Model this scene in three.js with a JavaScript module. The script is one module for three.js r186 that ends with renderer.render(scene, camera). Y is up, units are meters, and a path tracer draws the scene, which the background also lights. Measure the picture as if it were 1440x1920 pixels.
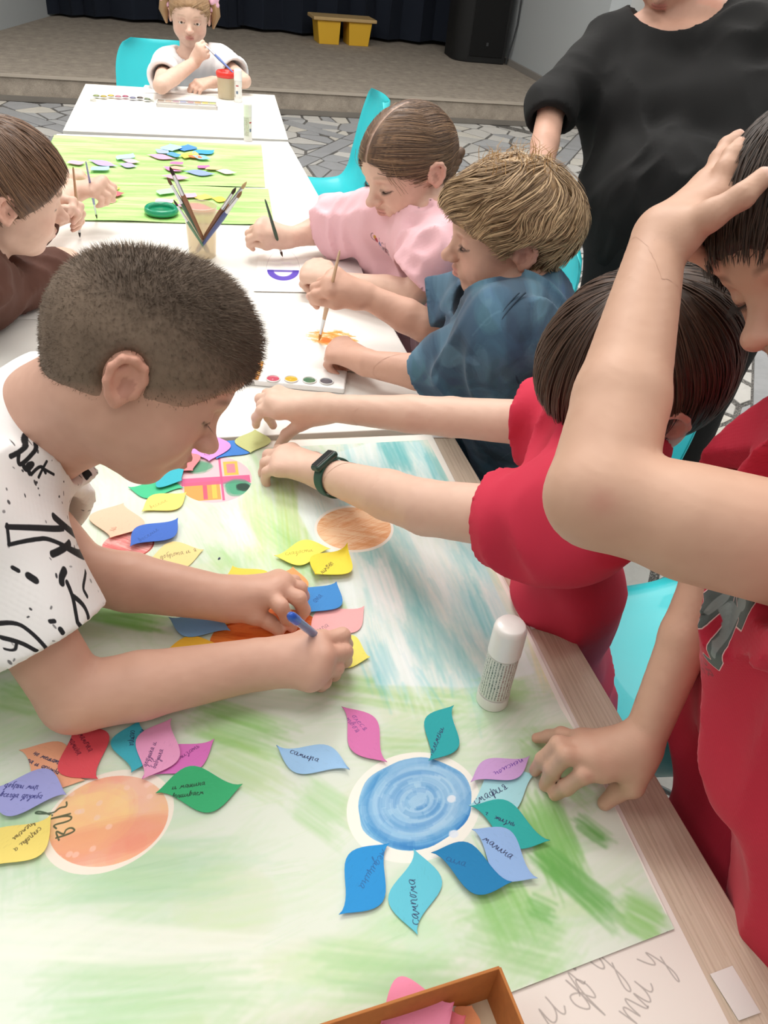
import * as THREE from 'three';
import { RoundedBoxGeometry } from 'three/addons/geometries/RoundedBoxGeometry.js';
import { mergeGeometries, toCreasedNormals } from 'three/addons/utils/BufferGeometryUtils.js';
import { RectAreaLightUniformsLib } from 'three/addons/lights/RectAreaLightUniformsLib.js';

// ------------------------------------------------------------------ camera, light, exposure
const scene = new THREE.Scene();
const V = (x, y, z) => new THREE.Vector3(x, y, z);
const FOCAL = 1500, W = 1440, H = 1920, TABLE = 0.70, EYE = 1.32;
const ROLL = THREE.MathUtils.degToRad(6.5), PITCH = THREE.MathUtils.degToRad(37.322);
const camDown = V(-Math.sin(ROLL) * Math.cos(PITCH), Math.cos(ROLL) * Math.cos(PITCH), Math.sin(PITCH)); // world down in (right, down, ahead)
const camAhead = V(-430, -1200, FOCAL); camAhead.addScaledVector(camDown, -camAhead.dot(camDown)).normalize();
const camSide = camDown.clone().cross(camAhead);
const camera = new THREE.PerspectiveCamera(THREE.MathUtils.radToDeg(2 * Math.atan(H / 2 / FOCAL)), W / H, 0.05, 60);
camera.position.set(0, EYE, 0);
const fromCam = (x, y, z) => V(camSide.x * x + camSide.y * y + camSide.z * z, -(camDown.x * x + camDown.y * y + camDown.z * z), -(camAhead.x * x + camAhead.y * y + camAhead.z * z));
{
  const m = new THREE.Matrix4().makeBasis(fromCam(1, 0, 0), fromCam(0, -1, 0), fromCam(0, 0, -1));
  camera.quaternion.setFromRotationMatrix(m);
}
scene.background = new THREE.Color(0x000000);
const renderer = new THREE.WebGLRenderer({ antialias: true });
renderer.toneMapping = THREE.LinearToneMapping;
renderer.toneMappingExposure = 1.4;
renderer.shadowMap.enabled = true;
RectAreaLightUniformsLib.init();
// ceiling panels: [x, z, strength]; each is built as a ceiling_light thing with its own light
const PANELS = [];
for (const [z, k, m] of [[-5.0, 4.0, 1], [-2.9, 4.4, 2.5], [-0.8, 2.3, 1.1], [1.5, 1.4, 0.8]]) for (const [x, f] of [[-2.1, 1], [0.1, m], [2.3, 0.9]]) PANELS.push([x, z, k * f]);
const CEIL = 3.6;

// ------------------------------------------------------------------ helpers
const used = {};
const numbered = (name) => { const n = used[name] = (used[name] ?? -1) + 1; return n ? name + '_' + String(n).padStart(3, '0') : name; };
function tag(o, label, category, group, kind) {
  if (label) o.userData.label = label;
  if (category) o.userData.category = category;
  if (group) o.userData.group = group;
  if (kind) o.userData.kind = kind;
  return o;
}
function mesh(name, geo, mat, parent) {
  const m = new THREE.Mesh(geo, mat);
  m.name = parent ? name : numbered(name); m.castShadow = m.receiveShadow = true;
  (parent || scene).add(m); return m;
}
function thing(name, label, category, pos, turn = 0, group) {
  const g = new THREE.Group(); g.name = numbered(name); scene.add(g);
  if (pos) g.position.copy(pos); g.rotation.y = turn;
  return tag(g, label, category, group);
}
const struct = (name, geo, mat) => { const m = mesh(name, geo, mat); m.name = name; m.userData.kind = 'structure'; return m; };
// calibration of the room: the point seen at a pixel of the frame, at a depth ahead of the camera or at a height above the floor
const P = (px, py, d) => fromCam((px - W / 2) / FOCAL * d, (py - H / 2) / FOCAL * d, d).add(camera.position);
function T(px, py, h = TABLE) { const r = fromCam(px - W / 2, py - H / 2, FOCAL); return r.multiplyScalar((h - EYE) / r.y).add(camera.position); }
const depthAt = (p) => { const q = p.clone().sub(camera.position); const a = fromCam(0, 0, 1); return q.dot(a); };
const toPx = (p) => { const q = p.clone().sub(camera.position), d = q.dot(fromCam(0, 0, 1)); return [W / 2 + q.dot(fromCam(1, 0, 0)) / d * FOCAL, H / 2 + q.dot(fromCam(0, 1, 0)) / d * FOCAL, d]; };

let seed = 7;
const rnd = () => { seed = (seed + 0x6d2b79f5) | 0; let t = Math.imul(seed ^ (seed >>> 15), 1 | seed); t = (t + Math.imul(t ^ (t >>> 7), 61 | t)) ^ t; return ((t ^ (t >>> 14)) >>> 0) / 4294967296; };
const rr = (a, b) => a + (b - a) * rnd();
const clamp = (x, a = 0, b = 1) => Math.min(b, Math.max(a, x));
const sstep = (a, b, x) => { const t = clamp((x - a) / (b - a)); return t * t * (3 - 2 * t); };
const lerp = (a, b, t) => a + (b - a) * t;
const hash = (x, y, z) => { let h = Math.imul(x, 374761393) ^ Math.imul(y, 668265263) ^ Math.imul(z, 2147483647 - 977); h = Math.imul(h ^ (h >>> 13), 1274126177); return ((h ^ (h >>> 16)) >>> 0) / 4294967296; };
function noise(x, y, z = 0) {
  const X = Math.floor(x), Y = Math.floor(y), Z = Math.floor(z); let u = x - X, v = y - Y, w = z - Z;
  u = u * u * (3 - 2 * u); v = v * v * (3 - 2 * v); w = w * w * (3 - 2 * w);
  const f = (i, j) => lerp(hash(X + i, Y + j, Z), hash(X + i, Y + j, Z + 1), w);
  return lerp(lerp(f(0, 0), f(1, 0), u), lerp(f(0, 1), f(1, 1), u), v) * 2 - 1;
}
const fbm = (x, y, z = 0, o = 3) => { let s = 0, a = 0.5; for (let i = 0; i < o; i++) { s += a * noise(x, y, z); x *= 2.03; y *= 2.03; z *= 2.03; a *= 0.5; } return s; };
const lin = (hex) => new THREE.Color(hex);
const canvas = (w, h) => { const c = document.createElement('canvas'); c.width = w; c.height = h; return c; };
function texture(c, srgb = true) { const t = new THREE.CanvasTexture(c); if (srgb) t.colorSpace = THREE.SRGBColorSpace; t.wrapS = t.wrapT = THREE.RepeatWrapping; t.magFilter = THREE.LinearFilter; t.anisotropy = 8; return t; }
function fieldTexture(n, f, srgb = false) {      // f(u, v) -> grey or [r, g, b], 0..1
  const d = new Uint8Array(n * n * 4);
  for (let y = 0; y < n; y++) for (let x = 0; x < n; x++) { const c = f(x / n, y / n), o = (y * n + x) * 4; for (let k = 0; k < 3; k++) d[o + k] = clamp(c.length ? c[k] : c) * 255; d[o + 3] = 255; }
  const t = new THREE.DataTexture(d, n, n); t.wrapS = t.wrapT = THREE.RepeatWrapping; t.magFilter = THREE.LinearFilter; t.minFilter = THREE.LinearMipmapLinearFilter; t.generateMipmaps = true;
  if (srgb) t.colorSpace = THREE.SRGBColorSpace; t.needsUpdate = true; return t;
}
const tile = (f) => (u, v) => { const a = u, b = v; return lerp(lerp(f(a, b), f(a - 1, b), a), lerp(f(a, b - 1), f(a - 1, b - 1), a), b); };
const std = (color, rough = 0.6, more = {}) => new THREE.MeshPhysicalMaterial({ color, roughness: rough, ...more });
function box(w, h, d, x = 0, y = 0, z = 0, r = 0) { const g = r ? new RoundedBoxGeometry(w, h, d, 2, r) : new THREE.BoxGeometry(w, h, d); g.translate(x, y, z); return r ? g : g; }
const merge = (list) => mergeGeometries(list.map((g) => { const n = g.index ? g.toNonIndexed() : g; for (const k of Object.keys(n.attributes)) if (!['position', 'normal', 'uv', 'color'].includes(k)) n.deleteAttribute(k); return n; }));
function tubeAlong(points, radii, sides = 10, caps = true) {   // points: Vector3[], radii: number[]
  const pos = [], idx = [], uv = []; let up = V(0, 1, 0.01).normalize();
  points.forEach((p, i) => {
    const d = (points[Math.min(i + 1, points.length - 1)]).clone().sub(points[Math.max(i - 1, 0)]).normalize();
    const s = d.clone().cross(up); if (s.lengthSq() < 1e-6) s.set(1, 0, 0); s.normalize(); const t = s.clone().cross(d).normalize(); up = t;
    for (let k = 0; k <= sides; k++) { const a = k / sides * Math.PI * 2, r = radii[i]; pos.push(p.x + (s.x * Math.cos(a) + t.x * Math.sin(a)) * r, p.y + (s.y * Math.cos(a) + t.y * Math.sin(a)) * r, p.z + (s.z * Math.cos(a) + t.z * Math.sin(a)) * r); uv.push(k / sides, i / (points.length - 1)); }
  });
  const n = sides + 1;
  for (let i = 0; i < points.length - 1; i++) for (let k = 0; k < sides; k++) { const a = i * n + k; idx.push(a, a + n, a + 1, a + 1, a + n, a + n + 1); }
  if (caps) for (const [i, flip] of [[0, 1], [points.length - 1, 0]]) { const c = pos.length / 3; pos.push(points[i].x, points[i].y, points[i].z); uv.push(0.5, 0.5); for (let k = 0; k < sides; k++) { const a = i * n + k; flip ? idx.push(c, a, a + 1) : idx.push(c, a + 1, a); } }
  const g = new THREE.BufferGeometry(); g.setAttribute('position', new THREE.Float32BufferAttribute(pos, 3)); g.setAttribute('uv', new THREE.Float32BufferAttribute(uv, 2)); g.setIndex(idx); g.computeVertexNormals(); return g;
}
const lathe = (pts, seg = 32) => { const g = new THREE.LatheGeometry(pts.map(([x, y]) => new THREE.Vector2(x, y)), seg); return g; };

// ------------------------------------------------------------------ solid fields (smoothly joined tapered limbs) and their surfaces
const cone = (a, b, ra, rb = ra, k = 0.012, op = 1) => {
  const d = b.clone().sub(a), L2 = d.lengthSq() || 1e-9;
  return { op, k, cx: (a.x + b.x) / 2, cy: (a.y + b.y) / 2, cz: (a.z + b.z) / 2, R: Math.sqrt(L2) / 2 + Math.max(ra, rb), f: (x, y, z) => { x -= a.x; y -= a.y; z -= a.z; const t = clamp((x * d.x + y * d.y + z * d.z) / L2); const X = x - d.x * t, Y = y - d.y * t, Z = z - d.z * t; return Math.sqrt(X * X + Y * Y + Z * Z) - (ra + (rb - ra) * t); } };
};
const ell = (c, ax, ay, az, rx, ry, rz, k = 0.012, op = 1) => ({ op, k, cx: c.x, cy: c.y, cz: c.z, R: Math.max(rx, ry, rz), f: (x, y, z) => {
  x -= c.x; y -= c.y; z -= c.z; const u = x * ax.x + y * ax.y + z * ax.z, v = x * ay.x + y * ay.y + z * ay.z, w = x * az.x + y * az.y + z * az.z;
  const p = u / rx, q = v / ry, s = w / rz, k0 = Math.sqrt(p * p + q * q + s * s); if (k0 < 1e-6) return -Math.min(rx, ry, rz);
  const g = Math.sqrt((p / rx) ** 2 + (q / ry) ** 2 + (s / rz) ** 2); return k0 * (k0 - 1) / g; } });
const halfspace = (p, n, op = -1, k = 0.002) => ({ op, k, cx: p.x, cy: p.y, cz: p.z, R: 1e9, f: (x, y, z) => (x - p.x) * n.x + (y - p.y) * n.y + (z - p.z) * n.z });   // inside is where the value is negative
function evalList(list, x, y, z) {
  let d = 1e3;
  for (const p of list) {
    const v = p.f(x, y, z);
    if (p.op > 0) { const h = p.k - Math.abs(d - v); d = Math.min(d, v); if (h > 0 && p.k > 0) d -= h * h / (4 * p.k); }
    else if (p.op < 0) { const w = -v, h = p.k - Math.abs(d - w); d = Math.max(d, w); if (h > 0 && p.k > 0) d += h * h / (4 * p.k); }
    else d = Math.max(d, v);                                                     // op 0: intersection
  }
  return d;
}
// the surface of a field inside a box, as an indexed geometry; cells in the boxes `skip` are left to finer meshes
function skin(list, lo, hi, cell, disp, skip = []) {
  const n = [0, 1, 2].map((i) => Math.ceil((hi.getComponent(i) - lo.getComponent(i)) / cell) + 2), [nx, ny, nz] = n, ox = lo.x - cell / 2, oy = lo.y - cell / 2, oz = lo.z - cell / 2;
  const g = new Float32Array(nx * ny * nz).fill(1), B = 6, dispMax = disp ? 0.02 : 0, KM = 0.05;
  for (let bz = 0; bz < nz; bz += B) for (let by = 0; by < ny; by += B) for (let bx = 0; bx < nx; bx += B) {
    const ex = Math.min(B, nx - bx), ey = Math.min(B, ny - by), ez = Math.min(B, nz - bz);
    const x = ox + (bx + ex / 2) * cell, y = oy + (by + ey / 2) * cell, z = oz + (bz + ez / 2) * cell, R = Math.sqrt(ex * ex + ey * ey + ez * ez) / 2 * cell;
    let dm = 1e3; const ds = list.map((p) => { const q = p.R < 1e8 ? Math.hypot(x - p.cx, y - p.cy, z - p.cz) - p.R : -1; if (q > R + KM + 0.02 && p.op > 0) { if (q < dm) dm = q; return q + 0.03; } const v = p.f(x, y, z); if (p.op > 0 && v < dm) dm = v; return v; });
    if (dm > R + KM + dispMax) continue;
    const near = list.filter((p, i) => p.op > 0 ? ds[i] < dm + 2 * R + KM + 0.02 : p.op < 0 ? ds[i] < R * 1.6 + p.k + 0.01 : true), nearP = near.filter((p) => p.op > 0), nearN = near.filter((p) => p.op < 0);
    for (let k = 0; k < ez; k++) for (let j = 0; j < ey; j++) for (let i = 0; i < ex; i++) {
      const X = ox + (bx + i) * cell, Y = oy + (by + j) * cell, Z = oz + (bz + k) * cell; let d;
      if (disp) { d = evalList(nearP, X, Y, Z); if (Math.abs(d) < 0.04) d += disp(X, Y, Z); for (const p of nearN) { const w = -p.f(X, Y, Z), h = p.k - Math.abs(d - w); d = Math.max(d, w); if (h > 0 && p.k > 0) d += h * h / (4 * p.k); } } else d = evalList(near, X, Y, Z);
      g[((bz + k) * ny + by + j) * nx + bx + i] = d;
    }
  }
  const id = new Int32Array(nx * ny * nz).fill(-1), pos = [], idx = [];
  const inSkip = (x, y, z) => skip.some(([a, b]) => x > a.x && x < b.x && y > a.y && y < b.y && z > a.z && z < b.z);
  for (let k = 0; k < nz - 1; k++) for (let j = 0; j < ny - 1; j++) for (let i = 0; i < nx - 1; i++) {
    const o = (k * ny + j) * nx + i; let m = 0; const c = [];
    for (let q = 0; q < 8; q++) { const v = g[o + (q & 1) + (q >> 1 & 1) * nx + (q >> 2) * nx * ny]; c.push(v); if (v < 0) m |= 1 << q; }
    if (m === 0 || m === 255) continue;
    let sx = 0, sy = 0, sz = 0, s = 0;
    for (let q = 0; q < 8; q++) for (const b of [1, 2, 4]) if (!(q & b)) { const v = c[q], w = c[q | b]; if ((v < 0) !== (w < 0)) { const t = v / (v - w); sx += (q & 1) + (b === 1 ? t : 0); sy += (q >> 1 & 1) + (b === 2 ? t : 0); sz += (q >> 2) + (b === 4 ? t : 0); s++; } }
    id[o] = pos.length / 3; pos.push(ox + (i + sx / s) * cell, oy + (j + sy / s) * cell, oz + (k + sz / s) * cell);
  }
  const S = [1, nx, nx * ny];
  for (let k = 1; k < nz - 1; k++) for (let j = 1; j < ny - 1; j++) for (let i = 1; i < nx - 1; i++) {
    const o = (k * ny + j) * nx + i, a = g[o] < 0;
    for (let ax = 0; ax < 3; ax++) {
      const b = g[o + S[ax]] < 0; if (a === b) continue;
      const u = S[(ax + 1) % 3], v = S[(ax + 2) % 3], q = [id[o], id[o - u], id[o - u - v], id[o - v]];
      if (q.some((t) => t < 0)) continue;
      if (skip.length) { let X = 0, Y = 0, Z = 0; for (const t of q) { X += pos[t * 3] / 4; Y += pos[t * 3 + 1] / 4; Z += pos[t * 3 + 2] / 4; } if (inSkip(X, Y, Z)) continue; }
      if (a) idx.push(q[0], q[1], q[2], q[0], q[2], q[3]); else idx.push(q[0], q[2], q[1], q[0], q[3], q[2]);
    }
  }
  const geo = new THREE.BufferGeometry(); geo.setAttribute('position', new THREE.Float32BufferAttribute(pos, 3)); geo.setIndex(idx);
  if (skip.length) return compact(geo);
  geo.computeVertexNormals(); return geo;
}
function compact(geo) {
  geo.computeVertexNormals();
  const p = geo.attributes.position.array, nn = geo.attributes.normal.array, map = new Map(), pos = [], nor = [], idx = [];
  for (const i of geo.index.array) { if (!map.has(i)) { map.set(i, pos.length / 3); pos.push(p[i * 3], p[i * 3 + 1], p[i * 3 + 2]); nor.push(nn[i * 3], nn[i * 3 + 1], nn[i * 3 + 2]); } idx.push(map.get(i)); }
  const g = new THREE.BufferGeometry(); g.setAttribute('position', new THREE.Float32BufferAttribute(pos, 3)); g.setAttribute('normal', new THREE.Float32BufferAttribute(nor, 3)); g.setIndex(idx); return g;
}
function bounds(list, pad = 0.02) { const lo = V(1e9, 1e9, 1e9), hi = V(-1e9, -1e9, -1e9); for (const p of list) if (p.op > 0 && p.R < 1e8) { lo.min(V(p.cx - p.R, p.cy - p.R, p.cz - p.R)); hi.max(V(p.cx + p.R, p.cy + p.R, p.cz + p.R)); } return [lo.subScalar(pad), hi.addScalar(pad)]; }
function joinIndexed(list) {                       // several indexed geometries into one, keeping the index
  let n = 0; const pos = [], nor = [], idx = [];
  for (const g of list) { const p = g.attributes.position.array, q = g.attributes.normal.array; for (let i = 0; i < p.length; i++) { pos.push(p[i]); nor.push(q[i]); } for (const i of g.index.array) idx.push(i + n); n += p.length / 3; }
  const g = new THREE.BufferGeometry(); g.setAttribute('position', new THREE.Float32BufferAttribute(pos, 3)); g.setAttribute('normal', new THREE.Float32BufferAttribute(nor, 3)); g.setIndex(idx); return g;
}
function paint(geo, f) { const p = geo.attributes.position.array, q = geo.attributes.normal.array, c = new Float32Array(p.length), out = [0, 0, 0]; for (let i = 0; i < p.length; i += 3) { f(p[i], p[i + 1], p[i + 2], q[i], q[i + 1], q[i + 2], out); c[i] = out[0]; c[i + 1] = out[1]; c[i + 2] = out[2]; } geo.setAttribute('color', new THREE.BufferAttribute(c, 3)); return geo; }

// ------------------------------------------------------------------ the room
const STAGE_Y = 0.16, STAGE_Z = -6.42, STAGE_TURN = 0.06;
const wallTex = fieldTexture(256, tile((u, v) => 0.5 + 0.5 * fbm(u * 24, v * 24, 3, 3)));
const plaster = std(lin('#b9bfc2'), 0.85, { bumpMap: wallTex, bumpScale: 0.0015 });
const paintWhite = std(lin('#d6d3cc'), 0.9);
const metresUV = (g, s = 1) => { const p = g.attributes.position, n = g.attributes.normal, uv = new Float32Array(p.count * 2); for (let i = 0; i < p.count; i++) { const x = p.getX(i), y = p.getY(i), z = p.getZ(i), a = Math.abs(n.getX(i)), b = Math.abs(n.getY(i)), c = Math.abs(n.getZ(i)); const w = b >= a && b >= c ? [x, z] : a >= c ? [z, y] : [x, y]; uv[i * 2] = w[0] * s; uv[i * 2 + 1] = w[1] * s; } g.setAttribute('uv', new THREE.BufferAttribute(uv, 2)); return g; };
const slab = (x0, x1, y0, y1, z0, z1) => metresUV(box(x1 - x0, y1 - y0, z1 - z0, (x0 + x1) / 2, (y0 + y1) / 2, (z0 + z1) / 2));

// floor: grey speckled mortar with broken marble set in it
const mortarTex = fieldTexture(512, (u, v) => { const a = hash(Math.floor(u * 256), Math.floor(v * 256), 5), b = hash(Math.floor(u * 128), Math.floor(v * 128), 9); const g = 0.33 + 0.1 * tile((x, y) => fbm(x * 9, y * 9, 1))(u, v) + (a > 0.82 ? 0.28 * a : 0) + (b > 0.9 ? 0.12 : 0) - (a < 0.2 ? 0.12 : 0); return [g * 1.02, g, g * 0.97]; }, true);
mortarTex.repeat.set(1.6, 1.6);
const floor = struct('floor', slab(-3.4, 3.6, -0.14, -0.004, -9.6, 3.4), std(0xffffff, 0.7, { map: mortarTex, bumpMap: mortarTex, bumpScale: 0.002 }));
{
  const marble = (tone, s) => fieldTexture(256, tile((u, v) => { const w = fbm(u * 5 + s, v * 5, s, 4), vein = 1 - Math.abs(fbm(u * 3 + w * 2.2, v * 8 + w, s + 4, 4)) * 2.4; const g = 0.86 + 0.12 * w - 0.2 * Math.max(0, vein - 0.55); return g; }));
  const kinds = [['#d6d4cf', 1], ['#bcbec0', 2], ['#cac9c5', 3], ['#abadb0', 4], ['#dbd7cd', 5]].map(([c, s]) => { const t = marble(1, s); t.colorSpace = THREE.NoColorSpace; const m = std(lin(c), 0.42, { map: t }); return m; });
  kinds.forEach((m) => m.map.repeat.set(2.2, 2.2));
  const S = 0.172, cells = new Map(), X0 = -1.9, X1 = 3.25, Z0 = -6.5, Z1 = -0.2;
  const site = (i, j) => { const k = i + ',' + j; if (!cells.has(k)) cells.set(k, [(i + 0.5 + (hash(i, j, 1) - 0.5) * 1.25) * S, (j + 0.5 + (hash(i, j, 2) - 0.5) * 1.25) * S]); return cells.get(k); };
  const clip = (poly, px, pz, nx, nz) => { const out = []; for (let i = 0; i < poly.length; i++) { const a = poly[i], b = poly[(i + 1) % poly.length], da = (a[0] - px) * nx + (a[1] - pz) * nz, db = (b[0] - px) * nx + (b[1] - pz) * nz; if (da <= 0) out.push(a); if (da * db < 0) { const t = da / (da - db); out.push([lerp(a[0], b[0], t), lerp(a[1], b[1], t)]); } } return out; };
  const area = (p) => { let s = 0; p.forEach((a, i) => { const b = p[(i + 1) % p.length]; s += a[0] * b[1] - a[1] * b[0]; }); return Math.abs(s) / 2; };
  // bands of long slabs that cross the floor in two directions
  const bands = []; for (let k = -6; k < 7; k++) { bands.push([0.55 + k * 1.65, -4.83, 0.56, -0.83]); bands.push([-0.75 + k * 1.9, -5.8, 0.68, 0.73]); }
  const stones = [];
  const tableShadow = [T(160, 157), T(515, 178), T(541, 265), T(1440, 1765), V(0.43, 0.7, 0), V(-0.3, 0.7, 0), T(82, 320)].map(toPx);
  const inside = (q, poly) => { let c = false; for (let i = 0, j = poly.length - 1; i < poly.length; j = i++) if ((poly[i][1] > q[1]) !== (poly[j][1] > q[1]) && q[0] < (poly[j][0] - poly[i][0]) * (q[1] - poly[i][1]) / (poly[j][1] - poly[i][1]) + poly[i][0]) c = !c; return c; };
  const add = (poly, tone) => {
    if (poly.length < 3 || area(poly) < 0.0012) return;
    const q = poly.map(([x, z]) => toPx(V(x, 0, z))); const seen = q.some((a) => a[2] > 0.2 && a[0] > -20 && a[0] < W + 20 && a[1] > -20 && a[1] < H + 20 && !inside(a, tableShadow));
    stones.push({ poly, tone, px: seen ? area(q) : 0 });
  };
  for (let i = Math.floor(X0 / S); i * S < X1; i++) for (let j = Math.floor(Z0 / S); j * S < Z1; j++) {
    const c = site(i, j); if (c[0] < X0 || c[0] > X1 || c[1] < Z0 || c[1] > Z1) continue;
    let poly = [[c[0] - S * 1.3, c[1] - S * 1.3], [c[0] + S * 1.3, c[1] - S * 1.3], [c[0] + S * 1.3, c[1] + S * 1.3], [c[0] - S * 1.3, c[1] + S * 1.3]];
    const gap = 0.0055 + 0.011 * hash(i, j, 7) ** 2;
    for (let a = -2; a <= 2; a++) for (let b = -2; b <= 2; b++) if (a || b) { const d = site(i + a, j + b); const nx = d[0] - c[0], nz = d[1] - c[1], l = Math.hypot(nx, nz); poly = clip(poly, (c[0] + d[0]) / 2 - nx / l * gap, (c[1] + d[1]) / 2 - nz / l * gap, nx / l, nz / l); }
    poly = clip(poly, 0, STAGE_Z + 0.02, 0, -1);
    let parts = [poly];
    for (const [bx, bz, dx, dz] of bands) { const next = []; for (const p of parts) for (const s of [1, -1]) next.push(clip(p, bx - dz * 0.062 * s, bz + dx * 0.062 * s, dz * s, -dx * s)); parts = next.filter((p) => p.length > 2); }
    for (const p of parts) add(p, hash(i, j, 3));
  }
  for (const [bx, bz, dx, dz] of bands) for (let s = -9; s < 9; s++) {
    const a = s * 0.55 + 0.01, b = a + 0.53, w = 0.052; const cx = bx + dx * (a + b) / 2, cz = bz + dz * (a + b) / 2; if (cx < X0 || cx > X1 || cz < STAGE_Z + 0.25 || cz > Z1) continue;
    let parts = [[[bx + dx * a - dz * w, bz + dz * a + dx * w], [bx + dx * b - dz * w, bz + dz * b + dx * w], [bx + dx * b + dz * w, bz + dz * b - dx * w], [bx + dx * a + dz * w, bz + dz * a - dx * w]]];
    if (dz > 0) for (const [ex, ez, fx, fz] of bands) if (fz < 0) { const next = []; for (const p of parts) for (const g of [1, -1]) next.push(clip(p, ex - fz * 0.062 * g, ez + fx * 0.062 * g, fz * g, -fx * g)); parts = next.filter((p) => p.length > 2); }
    for (const p of parts) add(p, 0.7);
  }
  stones.sort((a, b) => b.px - a.px);
  const stoneGeo = (p) => {
    const n = p.length, cx = p.reduce((s, a) => s + a[0], 0) / n, cz = p.reduce((s, a) => s + a[1], 0) / n, pos = [], idx = [], uv = [];
    const ring = (k, y) => p.forEach(([x, z]) => { const X = lerp(cx, x, k), Z = lerp(cz, z, k); pos.push(X, y, Z); uv.push(X, Z); });
    ring(1, -0.006); ring(1, -0.0012); ring(0.975, 0); 
    for (let r = 0; r < 2; r++) for (let i = 0; i < n; i++) { const a = r * n + i, b = r * n + (i + 1) % n; idx.push(a, b, a + n, b, b + n, a + n); }
    pos.push(cx, 0, cz); uv.push(cx, cz); for (let i = 0; i < n; i++) idx.push(2 * n + i, 2 * n + (i + 1) % n, 3 * n);
    let g = new THREE.BufferGeometry(); g.setAttribute('position', new THREE.Float32BufferAttribute(pos, 3)); g.setAttribute('uv', new THREE.Float32BufferAttribute(uv, 2)); g.setIndex(idx); g = g.toNonIndexed(); g.computeVertexNormals();
    if (g.attributes.normal.getY(g.attributes.normal.count - 1) < 0) { const q = g.attributes.position.array; for (let i = 0; i < q.length; i += 9) for (let k = 0; k < 3; k++) { const t = q[i + 3 + k]; q[i + 3 + k] = q[i + 6 + k]; q[i + 6 + k] = t; } g.computeVertexNormals(); }
    return g;
  };
  const shown = stones.slice(0, 290).filter((s) => s.px > 0), rest = [[], [], [], [], []];
  for (const s of shown) mesh('stone', stoneGeo(s.poly), kinds[Math.floor(s.tone * 4.99)], floor);
  for (const s of stones) if (!shown.includes(s)) rest[Math.floor(s.tone * 4.99)].push(stoneGeo(s.poly));
  rest.forEach((l, i) => { if (l.length) tag(mesh('stones', merge(l), kinds[i], floor), null, null, null, 'stuff'); });
}
// stage: a low carpeted platform with a pale edge strip and a dark skirting line
const carpetTex = fieldTexture(512, (u, v) => { const g = 0.62 + 0.26 * (hash(Math.floor(u * 512), Math.floor(v * 512), 2) - 0.5) + 0.12 * tile((x, y) => fbm(x * 12, y * 12, 2))(u, v); return [g * 1.0, g * 0.965, g * 0.915]; }, true);
carpetTex.repeat.set(2, 2);
const carpet = std(lin('#fff8f0'), 0.95, { map: carpetTex, bumpMap: carpetTex, bumpScale: 0.003, sheen: 0.2 });
const turned = (g) => { g.translate(0, 0, -STAGE_Z); g.rotateY(-STAGE_TURN); g.translate(0.5, 0, STAGE_Z); return g; };
const onStage = (x, y, z) => V(x - 0.5, y, z - STAGE_Z).applyAxisAngle(V(0, 1, 0), STAGE_TURN);
const stage = struct('stage_floor', (() => { const g = slab(-2.8, 3.4, 0, STAGE_Y, -9.7, STAGE_Z); g.translate(0, 0, 0); return g; })(), carpet);
struct('trim_1', slab(-2.8, 3.4, STAGE_Y - 0.012, STAGE_Y + 0.004, STAGE_Z - 0.02, STAGE_Z + 0.012), std(lin('#b3a99c'), 0.6));
struct('trim_2', slab(-2.8, 3.4, 0, 0.035, STAGE_Z, STAGE_Z + 0.012), std(lin('#77726b'), 0.7));
// walls
const angled = (x0, z0, x1, z1, t, y0, y1) => { const l = Math.hypot(x1 - x0, z1 - z0), g = box(l, y1 - y0, t, l / 2, (y0 + y1) / 2, -t / 2); metresUV(g); g.rotateY(-Math.atan2(z1 - z0, x1 - x0)); g.translate(x0, 0, z0); return g; };
struct('wall_stage_left', angled(-1.12, -9.55, -2.0, STAGE_Z, 0.15, 0, CEIL).translate(0, 0, 0), plaster);
struct('wall_stage_right', slab(3.2, 3.4, 0, CEIL, -9.6, STAGE_Z + 0.02), plaster);
struct('wall_back', slab(-3.4, 3.6, 0, CEIL, -9.75, -9.6), plaster);
struct('wall_front_left', slab(-3.3, -2.0, 0, CEIL, STAGE_Z - 0.2, STAGE_Z), plaster);
struct('wall_left', slab(-3.4, -3.2, 0, CEIL, STAGE_Z, 3.2), std(lin('#c6c7c6'), 0.9));
struct('wall_right', slab(3.36, 3.6, 0, CEIL, STAGE_Z, 3.2), std(lin('#c6c7c6'), 0.9));
struct('wall_near', slab(-3.4, 3.6, 0, CEIL, 3.2, 3.4), std(lin('#c6c7c6'), 0.9));
struct('ceiling', slab(-3.4, 3.6, CEIL, CEIL + 0.15, -9.75, 3.4), paintWhite);
struct('baseboard_right', slab(3.17, 3.2, STAGE_Y, STAGE_Y + 0.05, -9.5, STAGE_Z), std(lin('#8e8a85'), 0.7));
struct('baseboard_left', angled(-1.1, -9.5, -1.96, STAGE_Z, 0.03, STAGE_Y, STAGE_Y + 0.05), std(lin('#55514c'), 0.7));
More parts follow.
